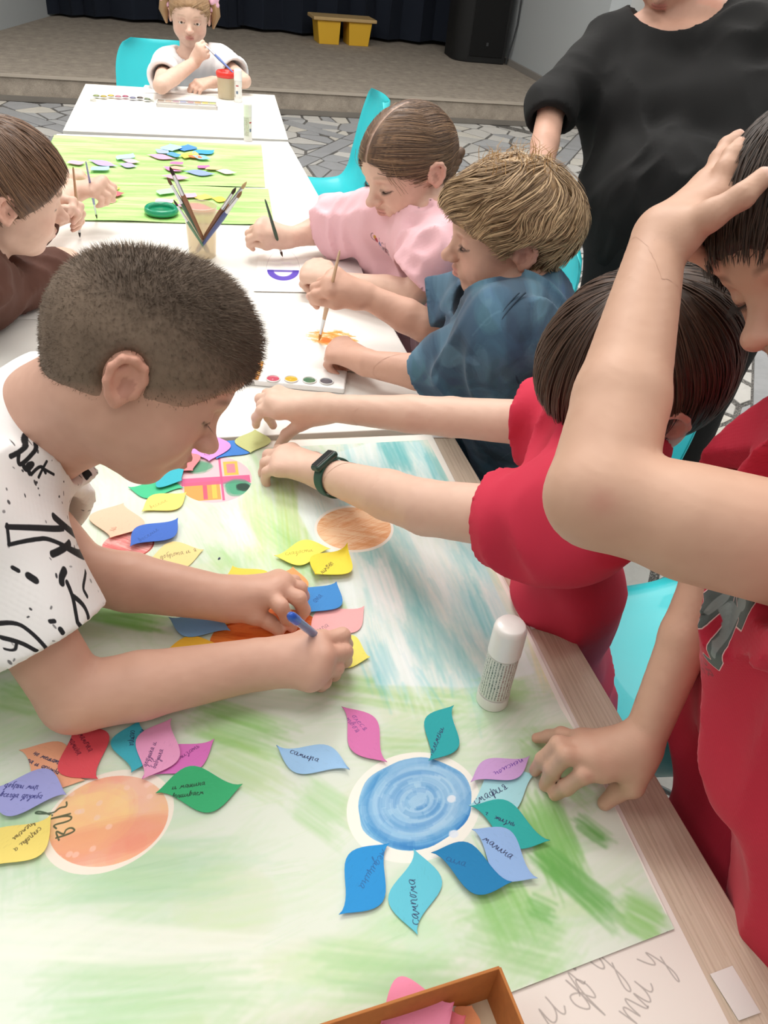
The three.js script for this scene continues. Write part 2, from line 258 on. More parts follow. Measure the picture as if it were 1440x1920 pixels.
// ceiling lights
PANELS.forEach(([x, z, s], i) => {
  const g = thing('ceiling_light', 'square white ceiling light panel set in the ceiling of the hall', 'ceiling light', V(x, CEIL - 0.05, z), 0, 'ceiling light panels');
  mesh('frame', merge([box(1.24, 0.05, 0.03, 0, 0.025, -0.605), box(1.24, 0.05, 0.03, 0, 0.025, 0.605), box(0.03, 0.05, 1.18, -0.605, 0.025, 0), box(0.03, 0.05, 1.18, 0.605, 0.025, 0)]), std(lin('#dddddd'), 0.5), g);
  mesh('diffuser', box(1.18, 0.01, 1.18, 0, 0.03, 0), std(lin('#ffffff'), 0.6, { emissive: lin('#fffaf4'), emissiveIntensity: Math.min(s, 1.2) }), g);
  const l = new THREE.RectAreaLight(lin('#fffaf5'), s, 1.15, 1.15); l.position.set(0, 0.015, 0); l.rotation.x = -Math.PI / 2; g.add(l);
});
// curtain
{
  const t = thing('stage_curtain', 'dark navy stage curtain hanging in folds along the back of the stage', 'curtain', V(0, 0, 0));
  const make = (x0, x1, zc, s, y0) => {
    const n = Math.round((x1 - x0) * 60), rows = 14, pos = [], idx = [], top = CEIL - 0.12;
    for (let side = 0; side < 2; side++) for (let r = 0; r <= rows; r++) for (let i = 0; i <= n; i++) {
      const x = lerp(x0, x1, i / n), v = r / rows, amp = lerp(0.075, 0.035, v), ph = x * 21 + 2.4 * noise(x * 2.1 + s, 1.3 * v, s) + s; const hem = y0 + 0.028 * noise(x * 1.7, 3 + s, 0.5);
      pos.push(x + 0.02 * Math.sin(ph * 2), lerp(hem, top, v), zc(x) + amp * Math.sin(ph) + 0.03 * noise(x * 5, v * 2, s) - side * 0.006);
    }
    const w = n + 1, h = (rows + 1) * w;
    for (let r = 0; r < rows; r++) for (let i = 0; i < n; i++) { const a = r * w + i; idx.push(a, a + 1, a + w, a + 1, a + w + 1, a + w, h + a, h + a + w, h + a + 1, h + a + 1, h + a + w, h + a + w + 1); }
    const g = new THREE.BufferGeometry(); g.setAttribute('position', new THREE.Float32BufferAttribute(pos, 3)); g.setIndex(idx); g.computeVertexNormals(); return g;
  };
  const velvet = std(lin('#0e1828'), 0.9, { sheen: 0.4, sheenColor: lin('#16263f'), sheenRoughness: 0.5 });
  mesh('curtain_panel', make(-1.15, 0.75, (x) => -9.24 + 0.02 * x, 1.1, STAGE_Y + 0.03), velvet, t);
  mesh('curtain_panel', make(0.7, 3.12, (x) => -9.22 + 0.06 * (x - 0.7), 5.3, STAGE_Y + 0.03), velvet, t);
  mesh('rail', box(4.28, 0.05, 0.06, 0.985, CEIL - 0.1, -9.2), std(lin('#333333'), 0.4, { metalness: 0.8 }), t);
}
// small yellow bench on the stage
{
  const t = thing('step_bench', 'small yellow bench with a pale top standing in front of the stage curtain', 'bench', V(1.665, STAGE_Y, -8.86), 0.06);
  const yellow = std(lin('#e5b42e'), 0.5);
  for (const s of [-1, 1]) { const sh = new THREE.Shape(); sh.moveTo(s * 0.085 - s * 0.03, 0); sh.lineTo(s * 0.26 - s * 0.02, 0); sh.lineTo(s * 0.265, 0.19); sh.lineTo(s * 0.115 - s * 0.07, 0.19); const g = new THREE.ExtrudeGeometry(sh, { depth: 0.24, bevelEnabled: true, bevelSize: 0.004, bevelThickness: 0.004, bevelSegments: 2 }); g.translate(0, 0.004, -0.12); mesh('leg', g, yellow, t); }
  mesh('top', box(0.62, 0.03, 0.3, 0, 0.212, 0, 0.008), std(lin('#c7a874'), 0.55), t);
}
// loudspeaker in the stage corner, with the cable on the wall beside it
{
  const t = thing('loudspeaker', 'tall black loudspeaker standing in the right corner of the stage', 'speaker', V(2.93, STAGE_Y, -8.42), -0.06);
  const black = std(lin('#121314'), 0.75), sh = new THREE.Shape();
  sh.moveTo(-0.27, -0.2); sh.lineTo(-0.27, 0.06); sh.quadraticCurveTo(-0.26, 0.16, -0.15, 0.2); sh.lineTo(0.2, 0.2); sh.lineTo(0.2, -0.2); sh.closePath();
  const g = new THREE.ExtrudeGeometry(sh, { depth: 1.1, bevelEnabled: true, bevelSize: 0.01, bevelThickness: 0.01, bevelSegments: 2 }); g.rotateX(-Math.PI / 2); g.scale(1, 1, -1); g.translate(0, 0.01, 0); g.index || 0;
  mesh('cabinet', fixed(g), black, t);
  mesh('grille', box(0.32, 0.95, 0.012, 0.02, 0.53, 0.212, 0.004), std(lin('#0c0d0e'), 0.95), t);
  mesh('badge', box(0.02, 0.028, 0.004, 0.02, 0.16, 0.22), std(lin('#55585a'), 0.4, { metalness: 0.6 }), t);
  const c = canvas(128, 64), x = c.getContext('2d'); x.fillStyle = '#a4472a'; x.fillRect(0, 0, 128, 64); x.fillStyle = '#d9733c'; x.fillRect(70, 8, 46, 40); x.fillStyle = '#2a1712'; x.font = 'bold 22px sans-serif'; x.fillText('!', 30, 40); x.fillRect(10, 50, 60, 6);
  mesh('label', box(0.17, 0.09, 0.004, 0.07, 0.63, 0.221), std(0xffffff, 0.6, { map: texture(c) }), t);
  for (const [a, b] of [[-0.24, -0.17], [-0.24, 0.1], [0.16, -0.17], [0.16, 0.17]]) mesh('foot', lathe([[0, 0], [0.02, 0], [0.024, 0.012], [0, 0.012]], 12).translate(a, -0.001, b), black, t);
}
function fixed(g) { const n = g.index ? g.toNonIndexed() : g, q = n.attributes.position.array, u = n.attributes.uv?.array; for (let i = 0, j = 0; i < q.length; i += 9, j += 6) { for (let k = 0; k < 3; k++) { const t = q[i + 3 + k]; q[i + 3 + k] = q[i + 6 + k]; q[i + 6 + k] = t; } if (u) for (let k = 0; k < 2; k++) { const t = u[j + 2 + k]; u[j + 2 + k] = u[j + 4 + k]; u[j + 4 + k] = t; } } n.computeVertexNormals(); return n; }
tag(mesh('cable', tubeAlong(Array.from({ length: 24 }, (_, i) => V(3.185 - 0.012 * (i < 3 ? 3 - i : 0) + 0.004 * Math.sin(i), STAGE_Y + 0.012 + i * 0.11, -8.2 + 0.05 * Math.sin(i * 0.35))), Array(24).fill(0.008), 8), std(lin('#3a3d40'), 0.6)), 'thin dark cable running down the wall beside the loudspeaker', 'cable');

// ------------------------------------------------------------------ tables and chairs
const white = std(lin('#ecebe6'), 0.38), edgeGrey = std(lin('#bdbab2'), 0.5), legGrey = std(lin('#8d9092'), 0.35, { metalness: 0.7 });
const woodTex = (() => { const c = canvas(1024, 1024), x = c.getContext('2d'); x.fillStyle = '#d0bfab'; x.fillRect(0, 0, 1024, 1024); for (let i = 0; i < 2600; i++) { const X = rr(0, 1024), Y = rr(-200, 1024), L = rr(60, 520); x.strokeStyle = `rgba(${rnd() < 0.6 ? '150,124,98' : '238,226,208'},${rr(0.05, 0.22)})`; x.lineWidth = rr(0.6, 2.6); x.beginPath(); x.moveTo(X, Y); x.bezierCurveTo(X + rr(-3, 3), Y + L * 0.3, X + rr(-4, 4), Y + L * 0.7, X + rr(-3, 3), Y + L); x.stroke(); } return texture(c); })();
const lightWood = std(0xffffff, 0.5, { map: woodTex });
function table(label, corners, topMat, edgeMat, y = TABLE) {                    // corners: four points of the top, clockwise seen from above
  const t = thing('table', label, 'table', V(0, 0, 0)), sh = new THREE.Shape(corners.map(([x, z]) => new THREE.Vector2(x, -z)));
  const g = new THREE.ExtrudeGeometry(sh, { depth: 0.022, bevelEnabled: true, bevelSize: 0.0015, bevelThickness: 0.0015, bevelOffset: -0.0015, bevelSegments: 2 }); g.rotateX(-Math.PI / 2); g.translate(0, y - 0.0235, 0);
  mesh('tabletop', metresUV(g, 1.6), topMat, t);
  const cx = corners.reduce((s, c) => s + c[0], 0) / 4, cz = corners.reduce((s, c) => s + c[1], 0) / 4, ins = corners.map(([x, z]) => [cx + (x - cx) * 0.88, cz + (z - cz) * 0.92]);
  ins.forEach(([x, z]) => { mesh('leg', merge([new THREE.CylinderGeometry(0.016, 0.016, y - 0.05, 16).translate(x, (y - 0.05) / 2 + 0.012, z), lathe([[0, 0], [0.021, 0], [0.021, 0.014], [0.016, 0.02]], 14).translate(x, 0, z)]), legGrey, t); });
  ins.forEach(([x, z], i) => { const [X, Z] = ins[(i + 1) % 4], l = Math.hypot(X - x, Z - z), b = box(l, 0.045, 0.018, 0, 0, 0); b.rotateY(-Math.atan2(Z - z, X - x)); b.translate((x + X) / 2, y - 0.047, (z + Z) / 2); mesh('apron', b, edgeMat, t); });
  return t;
}
table('white table at the far end of the row, in front of the girl in white', [[-0.289, -3.344], [0.384, -3.329], [0.351, -2.668], [-0.309, -2.662]], white, edgeGrey);
table('long white table in the middle of the row, under the smaller green poster', [[-0.322, -2.622], [0.347, -2.64], [0.378, -0.975], [-0.305, -0.968]], white, edgeGrey);
table('light wood table nearest the viewer, covered by the large painted poster', [[-0.3, -0.962], [0.377, -0.957], [0.42, 0.26], [-0.27, 0.26]], lightWood, std(lin('#c9b9a4'), 0.5));

const turquoise = std(lin('#38cfd8'), 0.35, { clearcoat: 0.15 });
function makeChair(label, pos, turn) {                 // the seat shell faces +z before it is turned; the floor is at y = 0
  const t = thing('plastic_chair', label, 'chair', pos, turn, 'turquoise plastic chairs');
  const prof = [[0.2, 0.415], [0.19, 0.432], [0.12, 0.428], [0.02, 0.418], [-0.08, 0.416], [-0.15, 0.432], [-0.19, 0.48], [-0.212, 0.56], [-0.232, 0.66], [-0.25, 0.74], [-0.256, 0.775]];
  const curve = new THREE.CatmullRomCurve3(prof.map(([z, y]) => V(0, y, z))), n = 40, m = 24, pos2 = [], idx = [];
  for (let s = 0; s < 2; s++) for (let i = 0; i <= n; i++) { const v = i / n, p = curve.getPointAt(v), q = curve.getTangentAt(v), nrm = V(0, q.z, -q.y).multiplyScalar(-1);
    const taper = v > 0.82 ? Math.sqrt(Math.max(0.0, 1 - ((v - 0.82) / 0.18) ** 2)) * 0.36 + 0.64 : v < 0.08 ? 0.8 + 0.2 * Math.sqrt(v / 0.08) : 1, w = lerp(0.2, 0.185, sstep(0.4, 1, v)) * taper, dish = lerp(0.03, 0.035, sstep(0.5, 0.7, v));
    for (let k = 0; k <= m; k++) { const u = k / m * 2 - 1, a = Math.abs(u) ** 3, th = (s ? -0.008 : 0) * (1 - Math.abs(u) ** 12 * 0.4); const lift = dish * a + th; pos2.push(u * w, p.y + nrm.y * lift, p.z + nrm.z * lift); } }
  const w = m + 1, h = (n + 1) * w; for (let i = 0; i < n; i++) for (let k = 0; k < m; k++) { const a = i * w + k; idx.push(a, a + w, a + 1, a + 1, a + w, a + w + 1, h + a, h + a + 1, h + a + w, h + a + 1, h + a + w + 1, h + a + w); }
  const rim = []; for (let k = 0; k < m; k++) rim.push([k, k + 1]); for (let i = 0; i < n; i++) rim.push([i * w + m, (i + 1) * w + m]); for (let k = m; k > 0; k--) rim.push([n * w + k, n * w + k - 1]); for (let i = n; i > 0; i--) rim.push([i * w, (i - 1) * w]);
  for (const [a, b] of rim) idx.push(a, b, h + a, b, h + b, h + a);
  const g = new THREE.BufferGeometry(); g.setAttribute('position', new THREE.Float32BufferAttribute(pos2, 3)); g.setIndex(idx); g.computeVertexNormals();
  mesh('seat_shell', g, turquoise, t);
  const wood = std(lin('#c8a878'), 0.5);
  for (const [x, z] of [[-1, 1], [1, 1], [-1, -1], [1, -1]]) mesh('leg', tubeAlong([V(x * 0.1, 0.412, z * 0.09), V(x * 0.14, 0.2, z * 0.14), V(x * 0.175, 0.0, z * 0.19)], [0.016, 0.014, 0.011], 12), wood, t);
  mesh('brace', merge([tubeAlong([V(-0.145, 0.2, 0.135), V(0.145, 0.2, -0.135)], [0.005, 0.005], 8), tubeAlong([V(0.145, 0.2, 0.135), V(-0.145, 0.2, -0.135)], [0.005, 0.005], 8)]), legGrey, t);
  return t;
}
const chair0 = makeChair('turquoise chair the far girl in white sits on', V(-0.02, 0, -3.66), 0.0);
function placeChair(label, x, z, turn) { const c = chair0.clone(); c.name = numbered('plastic_chair'); c.position.set(x, 0, z); c.rotation.y = turn; c.userData = { label, category: 'chair', group: 'turquoise plastic chairs' }; scene.add(c); return c; }
placeChair('empty turquoise chair beside the far table, behind the girl in pink', 0.475, -3.0, -1.62);
placeChair('turquoise chair at the left edge of the photo, beside the far table', -0.66, -2.95, 1.7);
placeChair('turquoise chair of the girl in the pink shirt', 0.57, -1.62, -1.5);
placeChair('turquoise chair of the blond boy in the blue shirt', 0.57, -1.12, -1.5);
placeChair('turquoise chair between the two boys in red shirts, seen from behind', 0.66, -0.68, Math.PI);
placeChair('turquoise chair of the boy in the brown sweater', -0.6, -1.5, 1.5);
placeChair('turquoise chair of the half-hidden child painting on the far left', -0.62, -2.0, 1.5);

// ------------------------------------------------------------------ handwriting: one stroke per letter, drawn as smooth curves
const GLYPH = { и: '0,.1 .1,1 .08,.2 .25,0 .45,.3 .5,1 .5,.2 .65,0 .8,.2', ш: '0,.2 .1,1 .08,.2 .22,0 .38,.3 .4,1 .4,.2 .52,0 .68,.3 .72,1 .72,.2 .85,0 1,.2', м: '0,0 .15,.2 .3,1 .38,.1 .6,1 .66,.1 .82,.1', л: '0,0 .15,.1 .35,1 .42,.1 .58,.1', а: '.5,.9 .25,1 .04,.5 .25,0 .5,.5 .5,1 .5,.15 .68,.05', о: '.3,1 .04,.6 .25,0 .5,.5 .3,1 .62,.9', с: '.5,.85 .25,1 .04,.5 .25,0 .58,.2', р: '.1,1 .1,-.9 .1,.5 .3,1 .5,.9 .5,0 .68,.1', п: '.05,1 .05,0 .1,.7 .35,1 .46,.8 .46,.1 .62,.05', т: '.05,1 .05,0 .1,.7 .3,1 .38,0 .42,.8 .6,1 .7,.8 .7,.1 .86,.05', у: '.05,1 .1,.4 .3,.2 .5,1 .45,-.4 .25,-.9 .1,-.6 .62,.2', я: '.5,0 .5,1 .2,.9 .2,.5 .5,.45 .1,0 .66,.1', н: '.1,1 .1,0 .1,.5 .45,.5 .45,1 .45,0 .62,.1', е: '.05,.4 .45,.6 .3,1 .05,.5 .25,0 .58,.2', к: '.1,1 .1,0 .1,.4 .45,1 .2,.5 .5,0 .62,.1', ф: '.5,.5 .2,1 .05,.5 .3,0 .5,.5 .5,1.6 .5,-.9 .5,.5 .8,1 .95,.5 .7,0 .5,.5', в: '.05,.1 .2,1.6 .4,1.5 .1,0 .5,.5 .4,1 .2,.8 .62,.9', ь: '.05,1 .05,.1 .3,0 .45,.4 .1,.6', б: '.5,.6 .2,.9 .05,.4 .3,0 .5,.5 .1,1.4 .6,1.7', д: '.5,.9 .25,1 .04,.5 .25,0 .5,.5 .5,1 .45,-.7 .2,-.8 .68,.1', ж: '0,.9 .3,.5 0,0 .3,.5 .4,1 .4,0 .45,.5 .8,1 .5,.5 .8,0', з: '.1,.9 .4,.9 .2,.5 .45,.2 .2,-.8 .05,-.5 .6,.1', г: '.05,.8 .3,1 .4,.8 .2,.1 .5,.1', ы: '.05,1 .05,.1 .25,0 .35,.4 .1,.5 .6,1 .6,.1', й: '0,.1 .1,1 .08,.2 .25,0 .45,.3 .5,1 .5,.2 .65,0', х: '.05,.9 .3,.5 .05,.1 .3,.5 .5,1 .3,.5 .6,.1', ч: '.05,1 .1,.5 .4,.5 .45,1 .45,.1 .6,.1', ц: '.05,1 .05,.1 .4,.1 .4,1 .45,0 .5,-.4 .6,.1', ю: '.1,1 .1,0 .1,.5 .35,.5 .5,1 .7,.5 .5,0 .35,.5', ' ': '' };
const STROKES = Object.fromEntries(Object.entries(GLYPH).map(([k, s]) => [k, s.split(' ').filter(Boolean).map((p) => p.split(',').map(Number))]));
function handwrite(x, word, X, Y, size, { color = '#2a2d45', width = 2, slant = 0.25, angle = 0, stretch = 1, wobble = 0.06 } = {}) {
  x.save(); x.translate(X, Y); x.rotate(angle); x.strokeStyle = color; x.lineWidth = width; x.lineCap = x.lineJoin = 'round'; let at = 0;
  for (const ch of word) {
    const pts = STROKES[ch] || []; if (!pts.length) { at += 0.6 * size; continue; }
    const q = pts.map(([a, b]) => [at + (a * stretch + b * slant + rr(-wobble, wobble)) * size, -(b + rr(-wobble, wobble)) * size]);
    x.beginPath(); x.moveTo(...q[0]); for (let i = 1; i < q.length - 1; i++) x.quadraticCurveTo(q[i][0], q[i][1], (q[i][0] + q[i + 1][0]) / 2, (q[i][1] + q[i + 1][1]) / 2); x.lineTo(...q[q.length - 1]); x.stroke();
    at += (Math.max(...pts.map((p) => p[0])) * stretch + 0.02) * size;
  }
  x.restore(); return at;
}
// ------------------------------------------------------------------ sheets of paper lying on the tables
// A sheet is a thin solid; its print is laid out in metres across the sheet itself.
function sheet(name, label, category, quad, y, mat, { lift = 0, group, nx = 24, nz = 24 } = {}) {      // quad: far left, far right, near right, near left [x, z]
  const at = (u, v) => { const a = quad[0], b = quad[1], c = quad[2], d = quad[3]; return [lerp(lerp(a[0], b[0], u), lerp(d[0], c[0], u), v), lerp(lerp(a[1], b[1], u), lerp(d[1], c[1], u), v)]; };
  const pos = [], uv = [], idx = [], thick = 0.0004;
  for (let s = 0; s < 2; s++) for (let j = 0; j <= nz; j++) for (let i = 0; i <= nx; i++) { const u = i / nx, v = j / nz, [x, z] = at(u, v); const e = Math.max(sstep(0.93, 1, u), sstep(0.95, 1, v)) * lift; pos.push(x, y + thick * (s ? 0 : 1) + e * (0.5 + 0.5 * noise(x * 9, z * 9, 2)) + lift * 0.15 * (1 + noise(x * 6, z * 6, 1)), z); uv.push(u, 1 - v); }
  const w = nx + 1, h = w * (nz + 1);
  for (let j = 0; j < nz; j++) for (let i = 0; i < nx; i++) { const a = j * w + i; idx.push(a, a + w, a + 1, a + 1, a + w, a + w + 1, h + a, h + a + 1, h + a + w, h + a + 1, h + a + w + 1, h + a + w); }
  const rim = []; for (let i = 0; i < nx; i++) { rim.push([i, i + 1]); rim.push([nz * w + i + 1, nz * w + i]); } for (let j = 0; j < nz; j++) { rim.push([(j + 1) * w, j * w]); rim.push([j * w + nx, (j + 1) * w + nx]); }
  for (const [a, b] of rim) idx.push(a, b, h + a, b, h + b, h + a);
  const g = new THREE.BufferGeometry(); g.setAttribute('position', new THREE.Float32BufferAttribute(pos, 3)); g.setAttribute('uv', new THREE.Float32BufferAttribute(uv, 2)); g.setIndex(idx); g.computeVertexNormals();
  return tag(mesh(name, g, mat), label, category, group);
}
const paperTex = fieldTexture(256, tile((u, v) => 0.5 + 0.5 * fbm(u * 40, v * 40, 2, 3)));
const paperMat = (c) => std(0xffffff, 0.75, { map: c ? texture(c) : null, bumpMap: paperTex, bumpScale: 0.0003 });
// brush marks of thinned paint
function wash(x, X, Y, len, wid, ang, rgb, alpha, dry = 0.5) {
  x.save(); x.translate(X, Y); x.rotate(ang); const n = Math.max(5, Math.round(wid / 3.2));
  for (let i = 0; i < n; i++) { const o = (i / (n - 1) - 0.5) * wid, l = len * rr(0.55, 1), s = rr(-0.25, 0.1) * len; if (rnd() < dry * 0.45) continue; x.strokeStyle = `rgba(${rgb},${alpha * rr(0.25, 1)})`; x.lineWidth = rr(2, 6.5); x.beginPath(); x.moveTo(s - l / 2, o + rr(-2, 2)); x.quadraticCurveTo(s, o + rr(-6, 6), s + l / 2, o + rr(-3, 3)); x.stroke(); }
  x.restore();
}
function puddle(x, X, Y, rx, ry, rgb, alpha, ang = 0) {
  for (let k = 0; k < 5; k++) { x.fillStyle = `rgba(${rgb},${alpha / 3.2})`; x.beginPath(); const ph = rr(0, 9); for (let i = 0; i <= 40; i++) { const a = i / 40 * Math.PI * 2, r = 1 + 0.22 * noise(Math.cos(a) * 1.6 + ph, Math.sin(a) * 1.6, k) - 0.06 * k; const u = Math.cos(a) * rx * r, v = Math.sin(a) * ry * r; const px = X + u * Math.cos(ang) - v * Math.sin(ang), py = Y + u * Math.sin(ang) + v * Math.cos(ang); i ? x.lineTo(px, py) : x.moveTo(px, py); } x.fill(); }
}
// --- the large poster: its print is designed in a canvas of 2048 x 2048 that spans the sheet
const BIG = [[-0.292, -0.952], [0.343, -0.952], [0.343, -0.229], [-0.292, -0.142]];
const bigPt = (px, py) => { const p = T(px, py); const u = (p.x - BIG[0][0]) / 0.635, zn = lerp(BIG[3][1], BIG[2][1], u), v = (p.z + 0.952) / (zn + 0.952); return [u * 2048, v * 2048]; };
{
  const c = canvas(2048, 2048), x = c.getContext('2d'); x.fillStyle = '#dfe9dc'; x.fillRect(0, 0, 2048, 2048);
  const G = ['150,208,132', '172,220,152', '140,200,142', '186,224,172', '160,210,145'];
  for (let i = 0; i < 620; i++) { const X = rr(0, 2048), Y = rr(0, 2048), n = noise(X / 330, Y / 330, 4); if (n < -0.28 && rnd() < 0.75) continue; const ang = Y < 900 ? rr(0.9, 1.6) : rr(-0.5, 0.35); wash(x, X, Y, rr(120, 380), rr(30, 110), ang, G[Math.floor(rnd() * 5)], 0.10 + 0.09 * Math.max(0, n + 0.3)); }
  for (let i = 0; i < 60; i++) puddle(x, rr(0, 2048), rr(500, 2048), rr(50, 190), rr(25, 90), rnd() < 0.5 ? '190,222,190' : '200,226,170', 0.2, rr(-0.5, 0.5));
  const at = (px, py) => bigPt(px, py);
  // the two strips of yellow-green at the left of the water, and greens by the frame's places
  const strokes = (list) => { for (const [px, py, qx, qy, w, rgb, a, k] of list) { const A = at(px, py), B = at(qx, qy), n = k || 3, ang = Math.atan2(B[1] - A[1], B[0] - A[0]), L = Math.hypot(B[0] - A[0], B[1] - A[1]); for (let i = 0; i < n; i++) wash(x, (A[0] + B[0]) / 2 + rr(-12, 12), (A[1] + B[1]) / 2 + rr(-12, 12), L * rr(0.8, 1.1), w, ang + rr(-0.05, 0.05), rgb, a, 0.35); } };
  strokes([[540, 900, 560, 1090, 110, '170,205,80', 0.2], [480, 930, 500, 1080, 130, '190,225,110', 0.16], [430, 960, 470, 1050, 90, '255,255,250', 0.35, 4], [400, 1030, 440, 1080, 70, '150,210,110', 0.2],
    [170, 1140, 330, 1170, 90, '110,185,70', 0.3, 4], [0, 1300, 120, 1330, 90, '130,190,90', 0.25], [360, 1340, 560, 1400, 120, '130,195,95', 0.26, 4], [620, 1290, 900, 1330, 90, '150,205,110', 0.22], [380, 1400, 560, 1480, 110, '165,205,120', 0.2],
    [560, 1490, 660, 1560, 120, '150,205,130', 0.2], [900, 1620, 980, 1780, 130, '130,195,100', 0.32, 4], [1000, 1500, 1080, 1680, 120, '115,185,85', 0.34, 5], [1010, 1600, 1180, 1740, 60, '95,170,75', 0.36, 5], [1080, 1540, 1150, 1590, 30, '90,165,70', 0.5, 4], [990, 1690, 1050, 1720, 40, '105,180,85', 0.5, 3],
    [1160, 1700, 1250, 1750, 80, '140,200,110', 0.34, 5], [880, 1740, 1080, 1800, 110, '150,200,130', 0.3, 4], [600, 1820, 900, 1840, 90, '150,205,140', 0.26, 4], [0, 1500, 0, 1700, 200, '160,210,160', 0.2], [100, 1640, 500, 1640, 130, '175,215,180', 0.2, 4], [20, 1760, 560, 1800, 90, '235,240,228', 0.4, 5], [100, 1880, 500, 1860, 120, '160,210,150', 0.24, 3], [700, 1390, 830, 1400, 60, '160,205,120', 0.22], [1000, 1400, 1120, 1500, 110, '150,205,120', 0.3, 4]]);
  // water: blue-green strokes running down the right half
  const water = [[700, 830], [790, 830], [860, 960], [960, 1180], [1000, 1270], [880, 1290], [700, 1290], [650, 1130], [560, 960], [560, 870]].map(([a, b]) => at(a, b));
  x.save(); x.beginPath(); water.forEach(([a, b], i) => i ? x.lineTo(a + rr(-12, 12), b + rr(-12, 12)) : x.moveTo(a, b)); x.closePath(); x.globalAlpha = 0.85; x.fillStyle = '#e4f1ee'; x.fill(); x.globalAlpha = 1; x.restore();
  const inW = (q) => { let r = false; for (let i = 0, j = water.length - 1; i < water.length; j = i++) if ((water[i][1] > q[1]) !== (water[j][1] > q[1]) && q[0] < (water[j][0] - water[i][0]) * (q[1] - water[i][1]) / (water[j][1] - water[i][1]) + water[i][0]) r = !r; return r; };
  for (let i = 0; i < 900; i++) { const X = rr(900, 2048), Y = rr(0, 1700); if (!inW([X, Y])) continue; const d = noise(X / 130, Y / 420, 8); wash(x, X, Y, rr(130, 330), rr(16, 56), rr(1.35, 1.75), d > 0.1 ? '96,190,196' : d > -0.2 ? '140,208,216' : '240,250,250', d > -0.2 ? 0.17 : 0.3, 0.35); }
  strokes([[725, 820, 760, 900, 110, '70,175,180', 0.26, 4], [800, 850, 840, 930, 60, '60,170,180', 0.22, 3], [880, 1100, 940, 1240, 60, '70,180,190', 0.22, 3], [700, 1200, 740, 1300, 70, '110,195,210', 0.2, 3], [700, 1060, 740, 1180, 100, '250,252,252', 0.5, 4], [620, 870, 560, 850, 90, '170,190,180', 0.2, 3]]);
  for (const [px, py] of [[690, 1270], [720, 1300], [760, 1310], [800, 1290], [850, 1290], [900, 1285]]) { const q = at(px, py); wash(x, q[0], q[1], rr(100, 160), rr(20, 40), rr(1.3, 1.8), '80,190,205', 0.25, 0.2); }
  strokes([[900, 1290, 1010, 1300, 70, '165,215,140', 0.3, 4], [1000, 1180, 1040, 1320, 50, '250,240,190', 0.3, 3]]);
  x.filter = 'blur(3px)'; x.drawImage(c, 0, 0); x.filter = 'none'; const grain = (n, a) => { for (let i = 0; i < n; i++) { const X = rr(0, 2048), Y = rr(0, 2048); wash(x, X, Y, rr(60, 200), rr(10, 40), inW([X, Y]) ? rr(1.35, 1.75) : Y < 900 ? rr(0.9, 1.6) : rr(-0.4, 0.3), inW([X, Y]) ? '120,196,204' : G[i % 5], a, 0.6); } }; grain(260, 0.07);
  // unpainted margin with a torn-looking edge of colour
  x.fillStyle = '#f2efe6'; x.beginPath(); const m = [[790, 800], [880, 960], [975, 1170], [1050, 1330], [1085, 1390], [1200, 1600], [1230, 1650], [1258, 1716]].map(([a, b]) => at(a, b)); x.moveTo(2060, -10); m.forEach(([a, b]) => x.lineTo(Math.min(a, 2040) + rr(-10, 10), b)); x.lineTo(2060, 1980); x.closePath(); x.fill();
  x.fillStyle = '#f4f2ea'; x.fillRect(0, 0, 2048, 40);
  // painted flower middles
  const disc = (px, py, rx, ry, fill) => { const A = at(px, py), B = at(px + rx, py), C = at(px, py + ry); return [A[0], A[1], Math.abs(B[0] - A[0]), Math.abs(C[1] - A[1])]; };
  { const [X, Y, a, b] = disc(206, 1538, 111, 86); x.fillStyle = '#f9efe2'; x.beginPath(); x.ellipse(X, Y, a + 14, b + 14, 0, 0, 7); x.fill(); x.save(); x.beginPath(); x.ellipse(X, Y, a, b, 0.15, 0, 7); x.clip(); x.fillStyle = '#f7cbb2'; x.fillRect(0, 0, 2048, 2048); for (let i = 0; i < 70; i++) puddle(x, X + rr(-a, a), Y + rr(-b, b), rr(30, 130), rr(20, 70), ['245,150,125', '250,205,150', '245,175,165', '252,215,190'][i % 4], 0.14, rr(-0.6, 0.6)); puddle(x, X - a * 0.4, Y - b * 0.1, 130, 80, '252,222,150', 0.5); puddle(x, X, Y + b * 0.45, 220, 45, '240,150,125', 0.4); for (let i = 0; i < 14; i++) puddle(x, X + rr(-a, a) * 0.8, Y + rr(-b, b) * 0.8, 9, 7, '252,218,200', 0.5); x.restore(); const q = at(118, 1555); handwrite(x, 'зря', q[0] - 40, q[1] - 60, 46, { color: 'rgba(40,60,40,.75)', width: 4, angle: 1.25 }); }
  { const [X, Y, a, b] = disc(778, 1505, 112, 92); x.fillStyle = '#f3f3ea'; x.beginPath(); x.ellipse(X - 4, Y + 6, a + 26, b + 24, 0, 0, 7); x.fill(); x.save(); x.beginPath(); for (let i = 0; i <= 60; i++) { const t = i / 60 * Math.PI * 2, r = 1 + 0.035 * noise(Math.cos(t) * 3, Math.sin(t) * 3, 7); x[i ? 'lineTo' : 'moveTo'](X + Math.cos(t) * a * r, Y + Math.sin(t) * b * r); } x.clip(); x.fillStyle = '#86bfe4'; x.fillRect(0, 0, 2048, 2048);
